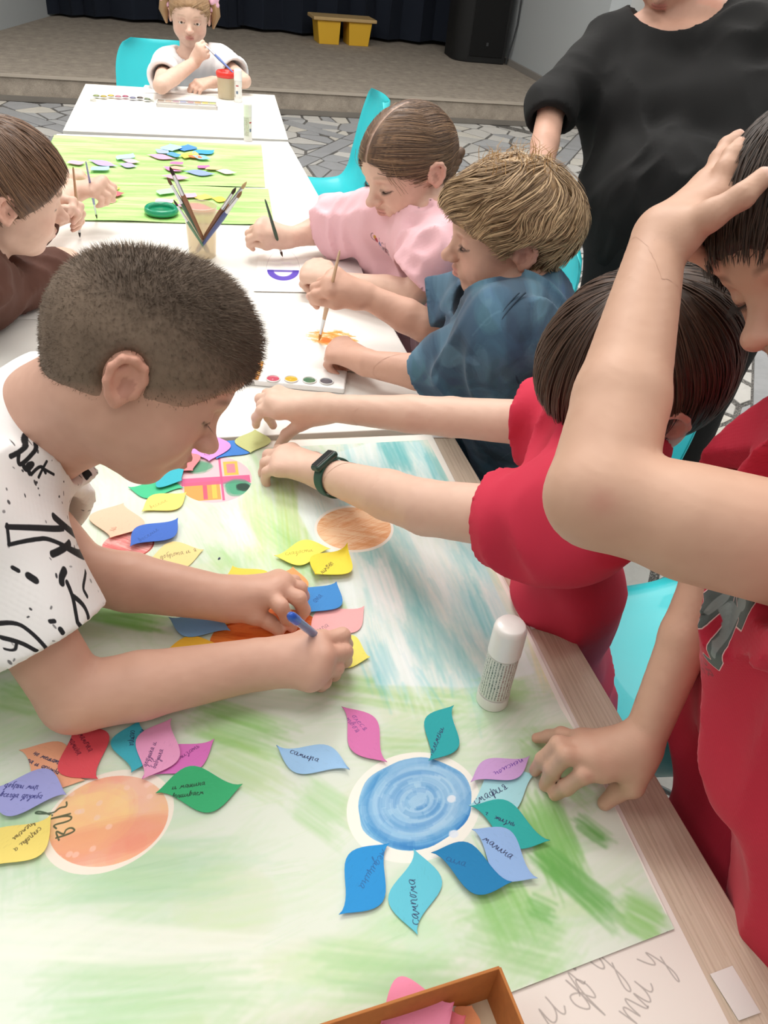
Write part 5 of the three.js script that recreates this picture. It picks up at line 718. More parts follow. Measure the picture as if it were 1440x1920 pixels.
function brownHair(p, F, thick, cols, o, n, len, flow, more = {}) {
  const sh = hairShell(F, { thick, ...o }), dark = rgb(cols[0]), light = rgb(cols[1]), g = shellGeo(F, sh, more.cell || 0.004, (x, y, z) => 0.0012 * noise(x * 130, y * 60, z * 130));
  paint(g, (x, y, z, a, b, c, q) => { const m = mixc(dark, light, clamp(0.3 + 0.5 * noise(x * 120, y * 50, z * 120))); q[0] = m[0]; q[1] = m[1]; q[2] = m[2]; });
  const st = strands(F, sh, g, n, { len, off: 0.003, width: more.width || 0.0009, jitter: more.jitter ?? 0.16, lift: more.lift ?? 0.002, hang: more.hang, steps: more.steps, color: (t) => mixc(dark, light, t), flow: flow || ((a, v, w) => { const dx = a - 0.03, dz = w + 0.22; return [dx * 1.6, -0.55 - 1.2 * Math.max(0, 0.3 - v), dz * 1.4 + 0.3]; }) });
  return p.add('hair', joinColored([g, st]), hairMat);
}
// ---------- the second child on the left: a cheek, an arm and a hand with a brush
function hiddenChild() {
  const F = frame(P(14, 330, 1.92), V(0.95, -0.25, 0.1), V(0.2, 1, 0), 0.195);
  const j = { ...seated(-0.62, -2.0, 1), neck: P(-20, 395, 1.95), shR: P(-10, 425, 1.85), shL: P(-25, 385, 2.1), elR: T(30, 440, 0.76), wrR: T(138, 360, 0.775), elL: T(50, 350, 0.75), wrL: T(95, 330, 0.74) };
  const sp = { label: 'child mostly hidden behind the boy in brown, one hand painting the far poster', tone: 'fair', base: [-0.62, -2.0], j, F, toe: V(1, 0, 0), headCell: 0.0045, armR: 0.029,
    handR: hand(j.wrR, T(172, 352, 0.79).sub(j.wrR), V(0.15, 0.9, 0.35), 'R', 0.13, { curl: [[1.0, 1.2, 0.5], [1.1, 1.2, 0.6], [1.1, 1.2, 0.6], [1.1, 1.2, 0.6]], thumb: [[0.12, 0.12, -0.06], [0.32, 0.2, -0.16], [0.46, 0.14, -0.26], [0.54, 0.06, -0.3]] }),
    handL: hand(j.wrL, V(1, 0, -0.2), V(0, 1, 0), 'L', 0.125) };
  const p = makePerson(sp);
  garment(p, 'shirt', teePrims(sp, { slR: j.shR.clone().lerp(j.elR, 0.5), slL: j.shL.clone().lerp(j.elL, 0.6), loose: 0.012 }), 0.008, cloth('#efb7a8'), folds(0.004, V(1, 0, 0), 30, 8, 4));
  pants(p, '#4a5570');
  brownHair(p, F, 0.04, ['#4a382c', '#6f5744'], { front: 0.28, nape: -0.2 }, 700, 0.07, null, { cell: 0.006 });
  return { p, sp };
}
// ---------- the girl in pink
function pinkGirl() {
  const F = frame(P(768, 318, 1.47), V(-0.86, -0.36, 0.36), V(-0.36, 1, 0.1), 0.2);
  const j = { ...seated(0.6, -1.62, -1), neck: P(806, 420, 1.5), shR: P(700, 410, 1.62), shL: P(840, 478, 1.42), elR: T(612, 428, 0.752), wrR: T(545, 446, 0.745), elL: T(775, 552, 0.755), wrL: T(628, 530, 0.742) };
  const sp = { label: 'girl with brown braided hair in a pale pink T-shirt, holding a dark brush', tone: 'fair', base: [0.6, -1.62], j, F, toe: V(-1, 0, 0), armR: 0.028, neckR2: 0.042, headCell: 0.0026, handCell: 0.0026, face: { open: 0, cheek: 1 }, lash: 0.0, brow: [0.35, 0.2, 0.12], browA: 0.55,
    handR: hand(j.wrR, T(517, 436, 0.755).sub(j.wrR), V(0.2, 0.8, 0.5), 'R', 0.132, { curl: [[0.9, 1.0, 0.5], [1.0, 1.2, 0.6], [1.1, 1.2, 0.6], [1.1, 1.2, 0.6]], thumb: [[0.12, 0.12, -0.05], [0.34, 0.2, -0.13], [0.5, 0.16, -0.2], [0.6, 0.1, -0.25]] }),
    handL: hand(j.wrL, T(590, 512, 0.745).sub(j.wrL), V(-0.1, 0.9, 0.35), 'L', 0.132, { curl: [[1.0, 1.2, 0.6], [1.05, 1.25, 0.6], [1.1, 1.3, 0.6], [1.1, 1.3, 0.6]], thumb: [[0.12, 0.12, -0.02], [0.34, 0.24, 0.0], [0.5, 0.26, -0.02], [0.62, 0.24, -0.04]] }),
    marks: [{ c: T(722, 528, 0.78), r: 0.012, col: [0.2, 0.25, 0.2], a: 0.3 }] };
  const p = makePerson(sp); lashes(p, F, [-1, 1], 0.0, 0.05);
  const c = canvas(512, 512), x = c.getContext('2d'); x.fillStyle = '#f2c3cc'; x.fillRect(0, 0, 512, 512); for (let i = 0; i < 400; i++) { x.fillStyle = `rgba(255,235,240,${rr(0, 0.06)})`; x.fillRect(rr(0, 512), rr(0, 512), rr(2, 30), 2); }
  x.strokeStyle = '#8d6a70'; x.lineWidth = 1.6; for (let i = 0; i < 7; i++) { x.beginPath(); x.arc(232 + i * 9, 252 + (i % 3) * 7, 7, rr(0, 3), rr(3.4, 6)); x.stroke(); } [['#c8963a', 236, 252], ['#4a5aa0', 252, 260], ['#b03a48', 276, 266], ['#b03a48', 240, 256]].forEach(([k, a, b]) => { x.fillStyle = k; x.beginPath(); x.arc(a, b, 4.5, 0, 7); x.fill(); }); handwrite(x, 'лето', 254, 272, 14, { color: '#7a5a64', width: 2 });
  const shirtF = teePrims(sp, { slR: j.shR.clone().lerp(j.elR, 0.93), slL: j.shL.clone().lerp(j.elL, 0.72), loose: 0.016, cuff: 0.062, neckR: 0.06, neckUp: 0.036, neckShift: V(-0.004, 0.004, 0.002) });
  garment(p, 'shirt', shirtF, 0.005, cloth('#ffffff', { map: texture(c) }), folds(0.01, V(-0.4, 1, 0.3), 26, 7, 11), [V(0.35, 0, 0.94), V(0, 1, 0), sight(shirtF, 708, 456), 0.5]);
  pants(p, '#c9a3a8');
  // hair drawn back from a middle parting into a braid
  const sh = hairShell(F, { thick: 0.022, front: 0.30, nape: -0.2, temple: 0.06, frontSlope: 1, extra: [E3(F, [0, 0.05, -0.42], 0.16, 0.2, 0.1, 0.1)] }), dark = rgb('#4a3528'), light = rgb('#8d6c50');
  const g = shellGeo(F, sh, 0.0032, (x, y, z) => { const [a, v, w] = F.loc(x, y, z); return (v > 0.2 && w > -0.2 ? 0.0035 * Math.exp(-((a / 0.014) ** 2)) : 0) + 0.0006 * noise(a * 70, v * 20, w * 20); });
  paint(g, (x, y, z, n0, n1, n2, o) => { const [a, v, w] = F.loc(x, y, z), part = v > 0.15 && w > -0.15 ? Math.exp(-((a / 0.012) ** 2)) : 0, m = mixc(mixc(dark, light, clamp(0.3 + 0.5 * noise(a * 60, v * 14, w * 10))), [0.62, 0.42, 0.33], part * 0.8); o[0] = m[0]; o[1] = m[1]; o[2] = m[2]; });
  const st = strands(F, sh, g, 2600, { len: 0.12, off: 0.0012, width: 0.0006, jitter: 0.05, steps: 9, color: (t) => mixc(dark, rgb('#a98666'), t * t), flow: (a, v, w) => [w > -0.1 ? (a > 0 ? 1 : -1) * (0.9 - 1.2 * Math.abs(a)) : -a * 1.2, -0.25 - 0.5 * Math.max(0, v - 0.1), -1.0], root: (a, v, w) => Math.abs(a) > 0.012 || w < -0.15 });
  const wisps = []; for (let i = 0; i < 26; i++) { const a = rr(0.1, 0.3) * (rnd() < 0.75 ? 1 : -1), q = [F.at(a, 0.28, 0.33), F.at(a * 1.15 + rr(-0.02, 0.02), 0.16, 0.42 - Math.abs(a) * 0.3), F.at(a * 1.3 + rr(-0.04, 0.05), rr(-0.1, 0.06), 0.4 - Math.abs(a) * 0.45)]; const t = tubeAlong(new THREE.CatmullRomCurve3(q).getPoints(8), Array(9).fill(0.00028), 4); t.deleteAttribute('uv'); wisps.push(paint(t, (x, y, z, p0, p1, p2, o) => { o[0] = light[0]; o[1] = light[1]; o[2] = light[2]; })); }
  const braid = []; { const A = F.at(-0.02, -0.06, -0.46), B = P(826, 345, 1.5), D = P(838, 420, 1.5); const cv = new THREE.CatmullRomCurve3([A, B, D]); for (let i = 0; i < 11; i++) { const t = i / 10, c = cv.getPointAt(t), d = cv.getTangentAt(t), s = d.clone().cross(V(0, 0, 1)).normalize(); for (const u of [-1, 1]) { const r = lerp(0.017, 0.012, t), e = c.clone().addScaledVector(s, u * 0.009), m = skinBlob(e, d.clone().addScaledVector(s, -u * 0.7).normalize(), r * 1.5, r * 0.8); braid.push(paint(m, (x, y, z, a, b, q, o) => { const k = mixc(dark, light, clamp(0.35 + 0.5 * noise(x * 300, y * 90, z * 300))); o[0] = k[0]; o[1] = k[1]; o[2] = k[2]; })); } } }
  p.add('hair', joinColored([g, st, ...wisps, ...braid]), hairMat);
  return { p, sp };
}
function skinBlob(c, d, a, b) { const g = new THREE.SphereGeometry(1, 12, 9); g.scale(b, a, b); g.applyQuaternion(new THREE.Quaternion().setFromUnitVectors(V(0, 1, 0), d)); g.translate(c.x, c.y, c.z); g.deleteAttribute('uv'); return g; }
// ---------- the blond boy
function blondBoy() {
  const F = frame(P(954, 452, 1.17), V(-1, -0.1, -0.13), V(-0.1, 1, 0.0), 0.192);
  const j = { ...seated(0.6, -1.08, -1), neck: P(982, 582, 1.18), shL: P(955, 648, 1.06), shR: P(886, 600, 1.32), elL: T(838, 706, 0.752), wrL: T(690, 682, 0.742), elR: T(800, 612, 0.765), wrR: T(690, 556, 0.80) };
  const sp = { label: 'blond boy in a washed dark blue T-shirt, painting an orange spot with a brush', tone: 'warm', base: [0.6, -1.08], j, F, toe: V(-1, 0, 0), armR: 0.029, headCell: 0.0024, face: { open: 0.06, nose: 0.8, cheek: 1.08 }, lash: 0.004, brow: [0.4, 0.26, 0.14], browA: 0.4,
    handR: hand(j.wrR, T(648, 538, 0.815).sub(j.wrR), V(0.1, 0.85, 0.5), 'R', 0.135, { curl: [[0.85, 1.0, 0.5], [1.0, 1.15, 0.6], [1.15, 1.2, 0.6], [1.2, 1.2, 0.6]], thumb: [[0.12, 0.12, -0.04], [0.36, 0.2, -0.12], [0.54, 0.2, -0.18], [0.66, 0.16, -0.22]] }),
    handL: hand(j.wrL, T(648, 662, 0.742).sub(j.wrL), V(-0.1, 1, 0.15), 'L', 0.135, { curl: [[0.95, 1.1, 0.6], [1.0, 1.2, 0.6], [1.05, 1.2, 0.6], [1.1, 1.2, 0.6]], thumb: [[0.12, 0.14, -0.06], [0.34, 0.22, -0.12], [0.46, 0.14, -0.2], [0.54, 0.04, -0.22]] }) };
  const p = makePerson(sp); lashes(p, F, [-1, 1], 0.004, 0.045);
  const c = canvas(1024, 1024), x = c.getContext('2d'); x.fillStyle = '#34536a'; x.fillRect(0, 0, 1024, 1024);
  for (let i = 0; i < 900; i++) puddle(x, rr(0, 1024), rr(0, 1024), rr(8, 60), rr(6, 40), rnd() < 0.55 ? '120,156,178' : '24,42,58', rr(0.08, 0.24), rr(0, 3));
  for (let i = 0; i < 160; i++) { x.strokeStyle = `rgba(150,180,200,${rr(0.04, 0.16)})`; x.lineWidth = rr(1, 3); const a = rr(0, 1024), b = rr(0, 1024); x.beginPath(); x.moveTo(a, b); x.quadraticCurveTo(a + rr(-40, 40), b + rr(-60, 60), a + rr(-70, 70), b + rr(-90, 90)); x.stroke(); }
  const slL = j.shL.clone().lerp(j.elL, 0.97), slR = j.shR.clone().lerp(j.elR, 0.93);
  const mat = cloth('#ffffff', { map: texture(c) });
  garment(p, 'shirt', teePrims(sp, { slR, slL, loose: 0.022, cuff: 0.07, neckR: 0.07, neckUp: 0.035, neckShift: V(-0.03, -0.004, 0) }), 0.0045, mat, folds(0.012, V(-0.5, 1, 0.2), 22, 7, 21), [V(1, 0, 0.25), V(0, 1, 0), P(940, 660, 1.06), 0.62]);
  // shoulder seam, sleeve seam and hem bands
  const seam = std(lin('#1f3446'), 0.9), shirtL = teePrims(sp, { loose: 0.022, cuff: 0.07 }).filter((q) => q.op > 0); shirtL.push(cone(j.shL, slL, 0.054 + 0.0132, 0.07, 0.03));
  const over = (a, b, n, r, o2 = 0.002) => { const pts = []; for (let i = 0; i <= n; i++) { const q = a.clone().lerp(b, i / n); surfAt(shirtL, q, o2); surfAt(shirtL, q, o2); pts.push(q); } return tubeAlong(pts, pts.map(() => r), 6); };
  const A = sight(shirtL, 984, 552, 0.6), B = sight(shirtL, 936, 612, 0.6), Cc = sight(shirtL, 972, 716, 0.6);
  p.add('shoulder_seam', merge([over(A, B, 16, 0.0014), over(A.clone().add(V(-0.008, 0, 0)), B.clone().add(V(-0.008, 0, 0.002)), 16, 0.001)]), seam);
  p.add('sleeve_seam', merge([over(B, Cc, 14, 0.0016), over(B.clone().add(V(-0.009, 0, 0)), Cc.clone().add(V(-0.009, 0, 0)), 14, 0.001)]), seam);
  pants(p, '#26303a');
  // thick tousled hair
  const dark = rgb('#6b5034'), light = rgb('#cda878'), ex = [E3(F, [0, 0.27, 0.0], 0.36, 0.31, 0.43, 0.08), E3(F, [0, 0.15, -0.2], 0.36, 0.28, 0.33, 0.08), E3(F, [0.0, 0.3, 0.33], 0.25, 0.13, 0.16, 0.08), E3(F, [-0.25, 0.22, 0.18], 0.12, 0.14, 0.15, 0.06), E3(F, [0.25, 0.22, 0.18], 0.12, 0.14, 0.15, 0.06)];
  const sh = hairShell(F, { thick: 0.045, front: 0.23, nape: -0.24, temple: 0.1, ears: true, rough: 0.05, extra: ex });
  const g = shellGeo(F, sh, 0.0032, (x, y, z) => { const [a, v, w] = F.loc(x, y, z), th = Math.atan2(a, w + 0.1); return 0.005 * noise(th * 9, v * 6, w * 5) + 0.0025 * noise(th * 26, v * 9 + 4, w * 8); });
  paint(g, (x, y, z, n0, n1, n2, o) => { const [a, v, w] = F.loc(x, y, z), th = Math.atan2(a, w + 0.1), m = mixc(dark, light, clamp(0.3 + 0.6 * noise(th * 24, v * 6, w * 6))); o[0] = m[0]; o[1] = m[1]; o[2] = m[2]; });
  const st = strands(F, sh, g, 5200, { len: 0.085, off: 0.006, width: 0.00095, jitter: 0.22, lift: 0.007, steps: 8, hang: 0.007, color: (t) => mixc(dark, rgb('#e2c297'), t * t * 0.5 + t * 0.5), flow: (a, v, w) => { const dx = a - 0.05, dz = w + 0.16, q = Math.hypot(dx, dz) + 0.05; const n1 = noise(a * 7, v * 7, w * 7 + 3), n2 = noise(a * 7 + 9, v * 7, w * 7); return [dx / q * 0.8 + dz * 0.6 + 1.1 * n1, -0.7 + 0.6 * Math.max(0, v - 0.3) + 0.4 * n2, dz / q * 0.8 - dx * 0.6 + 0.25 + 1.1 * n2]; }, root: (a, v, w) => v > -0.12 });
  const tuft = []; for (let i = 0; i < 90; i++) { const a = rr(-0.25, 0.25), w0 = rr(-0.25, 0.25), b = F.at(a, 0.55, w0), l = rr(0.012, 0.03), t = tubeAlong([b, b.clone().addScaledVector(F.u, l * 0.6).addScaledVector(F.r, rr(-0.012, 0.012)), b.clone().addScaledVector(F.u, l).addScaledVector(F.r, rr(-0.02, 0.02)).addScaledVector(F.f, rr(-0.02, 0.02))], [0.0006, 0.0005, 0.0001], 4); t.deleteAttribute('uv'); tuft.push(paint(t, (x, y, z, n0, n1, n2, o) => { o[0] = light[0]; o[1] = light[1]; o[2] = light[2]; })); }
  p.add('hair', joinColored([g, st, ...tuft]), hairMat);
  return { p, sp };
}
// ---------- the woman in black
function woman() {
  const F = frame(P(1262, -78, 1.82), V(-0.5, -0.55, 0.65), V(-0.3, 1, 0.3), 0.225);
  const j = { hipR: P(1165, 560, 2.05), hipL: P(1370, 590, 1.95), neck: P(1290, 22, 1.88), shR: P(1150, 88, 1.93), shL: P(1432, 70, 1.78), elR: P(1034, 205, 1.87), wrR: P(998, 395, 1.78), elL: P(1530, 260, 1.75), wrL: P(1480, 420, 1.7) };
  j.hipR.y = Math.max(0.72, j.hipR.y); j.hipL.y = j.hipR.y;
  Object.assign(j, { kneeR: j.hipR.clone().setY(0.44).add(V(-0.06, 0, 0.06)), kneeL: j.hipL.clone().setY(0.44).add(V(-0.06, 0, 0.06)), ankR: j.hipR.clone().setY(0.07), ankL: j.hipL.clone().setY(0.07) });
  const sp = { label: 'woman in a black top with elbow-length sleeves, leaning over behind the children', tone: 'warm', base: [j.hipR.x, j.hipR.z], j, F, scale: 1.25, armR: 0.033, toe: V(-0.6, 0, 0.8), neckR: 0.052, neckR2: 0.05, headCell: 0.0045, cell: 0.008, handCell: 0.004,
    handR: hand(j.wrR, V(-0.1, -1, 0.1), V(-0.8, 0, 0.5), 'R', 0.17), handL: hand(j.wrL, V(-0.3, -1, 0.2), V(0.5, 0, 0.8), 'L', 0.17) };
  const p = makePerson(sp), slR = j.elR.clone().lerp(j.wrR, 0.14), slL = j.elL.clone().lerp(j.wrL, 0.14);
  const q = teePrims(sp, { loose: 0.012, neckR: 0.062, neckUp: 0.03, nx: 1.5, nz: 1.4, neckShift: V(-0.02, 0.0, 0.03) }), ins = [];
  for (const [s, e, l] of [['shR', 'elR', slR], ['shL', 'elL', slL]]) ins.push(cone(j[s], j[e], 0.066, 0.058, 0.03), cone(j[e], l, 0.058, 0.054, 0.02));
  ins.push(cone(j.hipR.clone().add(V(0, 0.12, 0)), j.hipL.clone().add(V(0, 0.12, 0)), 0.13, 0.13, 0.06), cone(j.shR.clone().lerp(j.hipR, 0.35), j.shL.clone().lerp(j.hipL, 0.35), 0.1, 0.1, 0.06), cone(j.shR.clone().lerp(j.hipR, 0.75), j.shL.clone().lerp(j.hipL, 0.75), 0.115, 0.115, 0.06)); q.splice(6, 0, ...ins);
  for (const [e, w, l] of [['elR', 'wrR', slR], ['elL', 'wrL', slL]]) { const d = j[w].clone().sub(j[e]).normalize(); q.push(halfAt(l, d, 0.08), cone(l.clone().addScaledVector(d, -0.045), l.clone().addScaledVector(d, 0.06), 0.034, 0.056, 0.002, -1)); }
  garment(p, 'black_top', q, 0.007, cloth('#0c0d0e', { sheen: 0.05 }), folds(0.011, V(-0.3, 1, 0.2), 15, 4, 31));
  pants(p, '#0f1012', { shoe: '#222222' });
  brownHair(p, F, 0.05, ['#5a4436', '#7d6450'], { front: 0.3, nape: -0.26 }, 600, 0.09, null, { cell: 0.007 });
  return { p, sp };
}

// ---------- the boy who reaches across with both arms
function reachingBoy() {
  const F = frame(P(1208, 712, 0.80), V(-0.75, -0.62, -0.25), V(-0.62, 0.78, 0.1), 0.2);
  const j = { hipL: V(0.462, 0.62, -0.65), hipR: V(0.466, 0.62, -0.77), kneeL: V(0.468, 0.36, -0.65), kneeR: V(0.47, 0.36, -0.77), ankL: V(0.51, 0.07, -0.64), ankR: V(0.52, 0.07, -0.8), neck: P(1135, 815, 0.82), shL: P(1075, 985, 0.75), shR: P(1085, 800, 0.92), elL: P(800, 952, 0.86), wrL: T(612, 890, 0.738), elR: P(845, 782, 1.0), wrR: T(628, 766, 0.79) };
  const sp = { label: 'brown-haired boy in a red T-shirt reaching across the table, seen from above', tone: 'fair', base: [0.55, -0.7], j, F, toe: V(-1, 0, 0), armL: [0.034, 0.03, 0.029, 0.021], armR: [0.029, 0.025, 0.024, 0.018], headCell: 0.0035,
    handL: hand(j.wrL, T(535, 862, 0.735).sub(j.wrL), V(0, 1, 0.05), 'L', 0.135, { curl: [[0.35, 0.7, 0.4], [0.4, 0.8, 0.5], [0.45, 0.85, 0.5], [0.5, 0.85, 0.5]], spread: 0.05, thumb: [[0.1, 0.14, -0.04], [0.3, 0.26, -0.08], [0.46, 0.32, -0.14], [0.56, 0.33, -0.18]] }),
    handR: explicitHand([622, 766, 0.085], [[522, 772, 0.072], [512, 757, 0.077], [512, 744, 0.075], [522, 736, 0.07]], [[[491, 770, 0.066], [481, 783, 0.045], [480, 797, 0.026]], [[492, 760, 0.062], [504, 782, 0.035], [512, 798, 0.016]], [[488, 748, 0.06], [490, 762, 0.036], [498, 776, 0.018]], [[500, 738, 0.06], [496, 746, 0.04], [500, 758, 0.024]]], [[600, 775, 0.07], [563, 795, 0.055], [537, 815, 0.03], [522, 838, 0.008]], 0.14) };
  const p = makePerson(sp);
  garment(p, 'shirt', teePrims(sp, { slL: P(925, 968, 0.80), slR: P(985, 790, 0.955), loose: 0.0135, cuff: 0.051, body: 0.66, drop: 0.2, dropX: 0.03, neckR: 0.06, neckUp: 0.03 }), 0.0045, cloth('#cf2f4b'), folds(0.01, V(1, 0.1, -0.3), 20, 5, 41));
  pants(p, '#27324d', { fat: 0.5 });
  brownHair(p, F, 0.05, ['#33231a', '#5c4334'], { front: 0.2, nape: -0.26, temple: 0.18 }, 3600, 0.11, (a, v, w) => { const dx = a - 0.03, dz = w + 0.25, q = Math.hypot(dx, dz) + 0.05; return [dx / q, -0.8 + 0.8 * Math.max(0, v - 0.25), dz / q]; }, { jitter: 0.06, width: 0.0008, steps: 9, cell: 0.0035, lift: 0 });
  return { p, sp };
}
// ---------- the boy at the right edge, one hand in his hair
function scratchingBoy() {
  const F = frame(P(1592, 478, 0.6), fromCam(-0.84, 0.5, -0.12), fromCam(-0.5, -0.84, -0.2), 0.205);
  const j = { hipL: V(0.6, 0.62, -0.1), hipR: V(0.58, 0.62, -0.28), kneeL: V(0.6, 0.36, -0.12), kneeR: V(0.58, 0.36, -0.3), ankL: V(0.62, 0.07, -0.12), ankR: V(0.62, 0.07, -0.3), neck: P(1640, 830, 0.58), shL: P(1580, 1052, 0.47), shR: P(1510, 890, 0.70), elL: P(1122, 930, 0.50), wrL: P(1234, 452, 0.575), elR: P(1330, 1085, 0.68), wrR: T(1205, 1392, 0.765) };
  const at = (x, y, d) => P(x, y, d);
  const sp = { label: 'boy in a red T-shirt at the right edge, one hand in his dark hair', tone: 'tan', base: [0.66, -0.29], j, F, toe: V(-1, 0, 0), armL: [0.036, 0.033, 0.031, 0.0195], armR: [0.024, 0.022, 0.0215, 0.0175], neckR: 0.055, headCell: 0.0026, handCell: 0.0022, cell: 0.0045, face: { open: 0.04, nose: 1.15 }, lash: 0.014, brow: [0.16, 0.09, 0.06],
    handL: { wrist: at(1240, 444, 0.578), mcp: [at(1345, 372, 0.575), at(1332, 350, 0.592), at(1330, 345, 0.61), at(1288, 428, 0.606)].map((q) => q), fingers: [[at(1362, 318, 0.575), at(1374, 292, 0.578), at(1388, 272, 0.585)], [at(1352, 300, 0.60), at(1366, 275, 0.605), at(1384, 258, 0.61)], [at(1372, 330, 0.635), at(1398, 330, 0.645), at(1420, 335, 0.65)], [at(1298, 470, 0.604), at(1336, 494, 0.606), at(1366, 514, 0.61)]], thumb: [at(1275, 445, 0.56), at(1335, 402, 0.545), at(1392, 368, 0.536), at(1432, 332, 0.536)], L: 0.145, nailUp: fromCam(0, -0.3, -1) },
    handR: explicitHand([1200, 1397, 0.062], [[1131, 1444, 0.046], [1113, 1422, 0.052], [1098, 1404, 0.05], [1091, 1388, 0.044]], [[[1093, 1453, 0.044], [1062, 1476, 0.024], [1040, 1490, 0.008]], [[1062, 1416, 0.052], [1036, 1444, 0.03], [1022, 1472, 0.008]], [[1047, 1396, 0.05], [1018, 1424, 0.028], [1003, 1445, 0.008]], [[1053, 1377, 0.034], [1029, 1381, 0.02], [1006, 1384, 0.01]]], [[1192, 1440, 0.05], [1187, 1474, 0.034], [1157, 1486, 0.02], [1134, 1506, 0.009]], 0.14),
    marks: [{ c: P(1130, 942, 0.46), r: 0.012, col: [0.55, 0.2, 0.16], a: 0.6 }, { c: P(1287, 930, 0.44), r: 0.005, col: [0.82, 0.55, 0.5], a: 0.8 }, { c: P(1113, 592, 0.52), r: 0.0022, col: [0.25, 0.12, 0.08], a: 0.8 }] };
  sp.extra = [cone(P(1500, 1030, 0.47), P(1300, 985, 0.48), 0.034, 0.034, 0.01)];
  const p = makePerson(sp); lashes(p, F, [-1, 1], 0.014, 0.075);
  const c = canvas(1024, 1024), x = c.getContext('2d'); x.fillStyle = '#c4243f'; x.fillRect(0, 0, 1024, 1024);
  // a grey running figure with a pale outline and a faded line of lettering below
  x.save(); x.translate(512, 512); const leg = (pts) => { x.beginPath(); pts.forEach(([a, b], i) => i ? x.lineTo(a, b) : x.moveTo(a, b)); x.closePath(); x.lineJoin = 'round'; x.strokeStyle = '#e8c9c6'; x.lineWidth = 9; x.stroke(); x.fillStyle = '#5e6967'; x.fill(); x.strokeStyle = '#3d4746'; x.lineWidth = 2; x.stroke(); };
  leg([[-70, -160], [60, -170], [70, -100], [40, -60], [-10, -50], [-30, -20], [-60, 20], [-110, -30], [-100, -50], [-70, -70]]); leg([[-20, -70], [40, -80], [50, -20], [70, 30], [66, 90], [0, 86], [0, 70], [36, 60], [10, 10]]); x.fillStyle = '#8b9694'; x.beginPath(); x.ellipse(20, -110, 16, 34, 0.5, 0, 7); x.ellipse(34, 10, 9, 26, -0.3, 0, 7); x.ellipse(-54, -30, 14, 24, 0.7, 0, 7); x.fill();
  x.rotate(0.62); x.globalAlpha = 0.5; x.fillStyle = '#6b3a3c'; x.font = 'bold 62px sans-serif'; x.fillText('RUNFOR', -110, 130); x.font = 'bold 44px sans-serif'; x.fillText('FREE', 40, 178); x.restore();
  for (let i = 0; i < 500; i++) { x.fillStyle = `rgba(${rnd() < 0.5 ? '255,120,140' : '90,0,20'},${rr(0, 0.05)})`; x.fillRect(rr(0, 1024), rr(0, 1024), 2, rr(6, 40)); }
  const shirtE = teePrims(sp, { slL: P(1478, 1020, 0.475), slR: P(1420, 970, 0.69), loose: 0.022, cuff: 0.066, neckR: 0.064, neckUp: 0.03, body: 1.08, drop: 0.2 });
  garment(p, 'shirt', shirtE, 0.0042, cloth('#ffffff', { map: (() => { const t = texture(c); t.wrapS = t.wrapT = THREE.ClampToEdgeWrapping; return t; })() }), folds(0.015, V(0.1, 1, 0), 17, 2.5, 51), [V(0.55, 0, 0.83), V(0, 1, 0), sight(shirtE, 1352, 1176), 0.205]);
  pants(p, '#22252c', { fat: 0.85 });
  brownHair(p, F, 0.04, ['#241a14', '#4c3a2e'], { front: 0.27, nape: -0.24, temple: 0.14 }, 3800, 0.06, (a, v, w) => { const dx = a, dz = w + 0.3, q = Math.hypot(dx, dz) + 0.05; return [dx / q * 0.7, -0.5 + 0.7 * Math.max(0, v - 0.2), dz / q]; }, { jitter: 0.14, width: 0.0006, steps: 7, cell: 0.003, hang: 0.018 });
  return { p, sp };
}
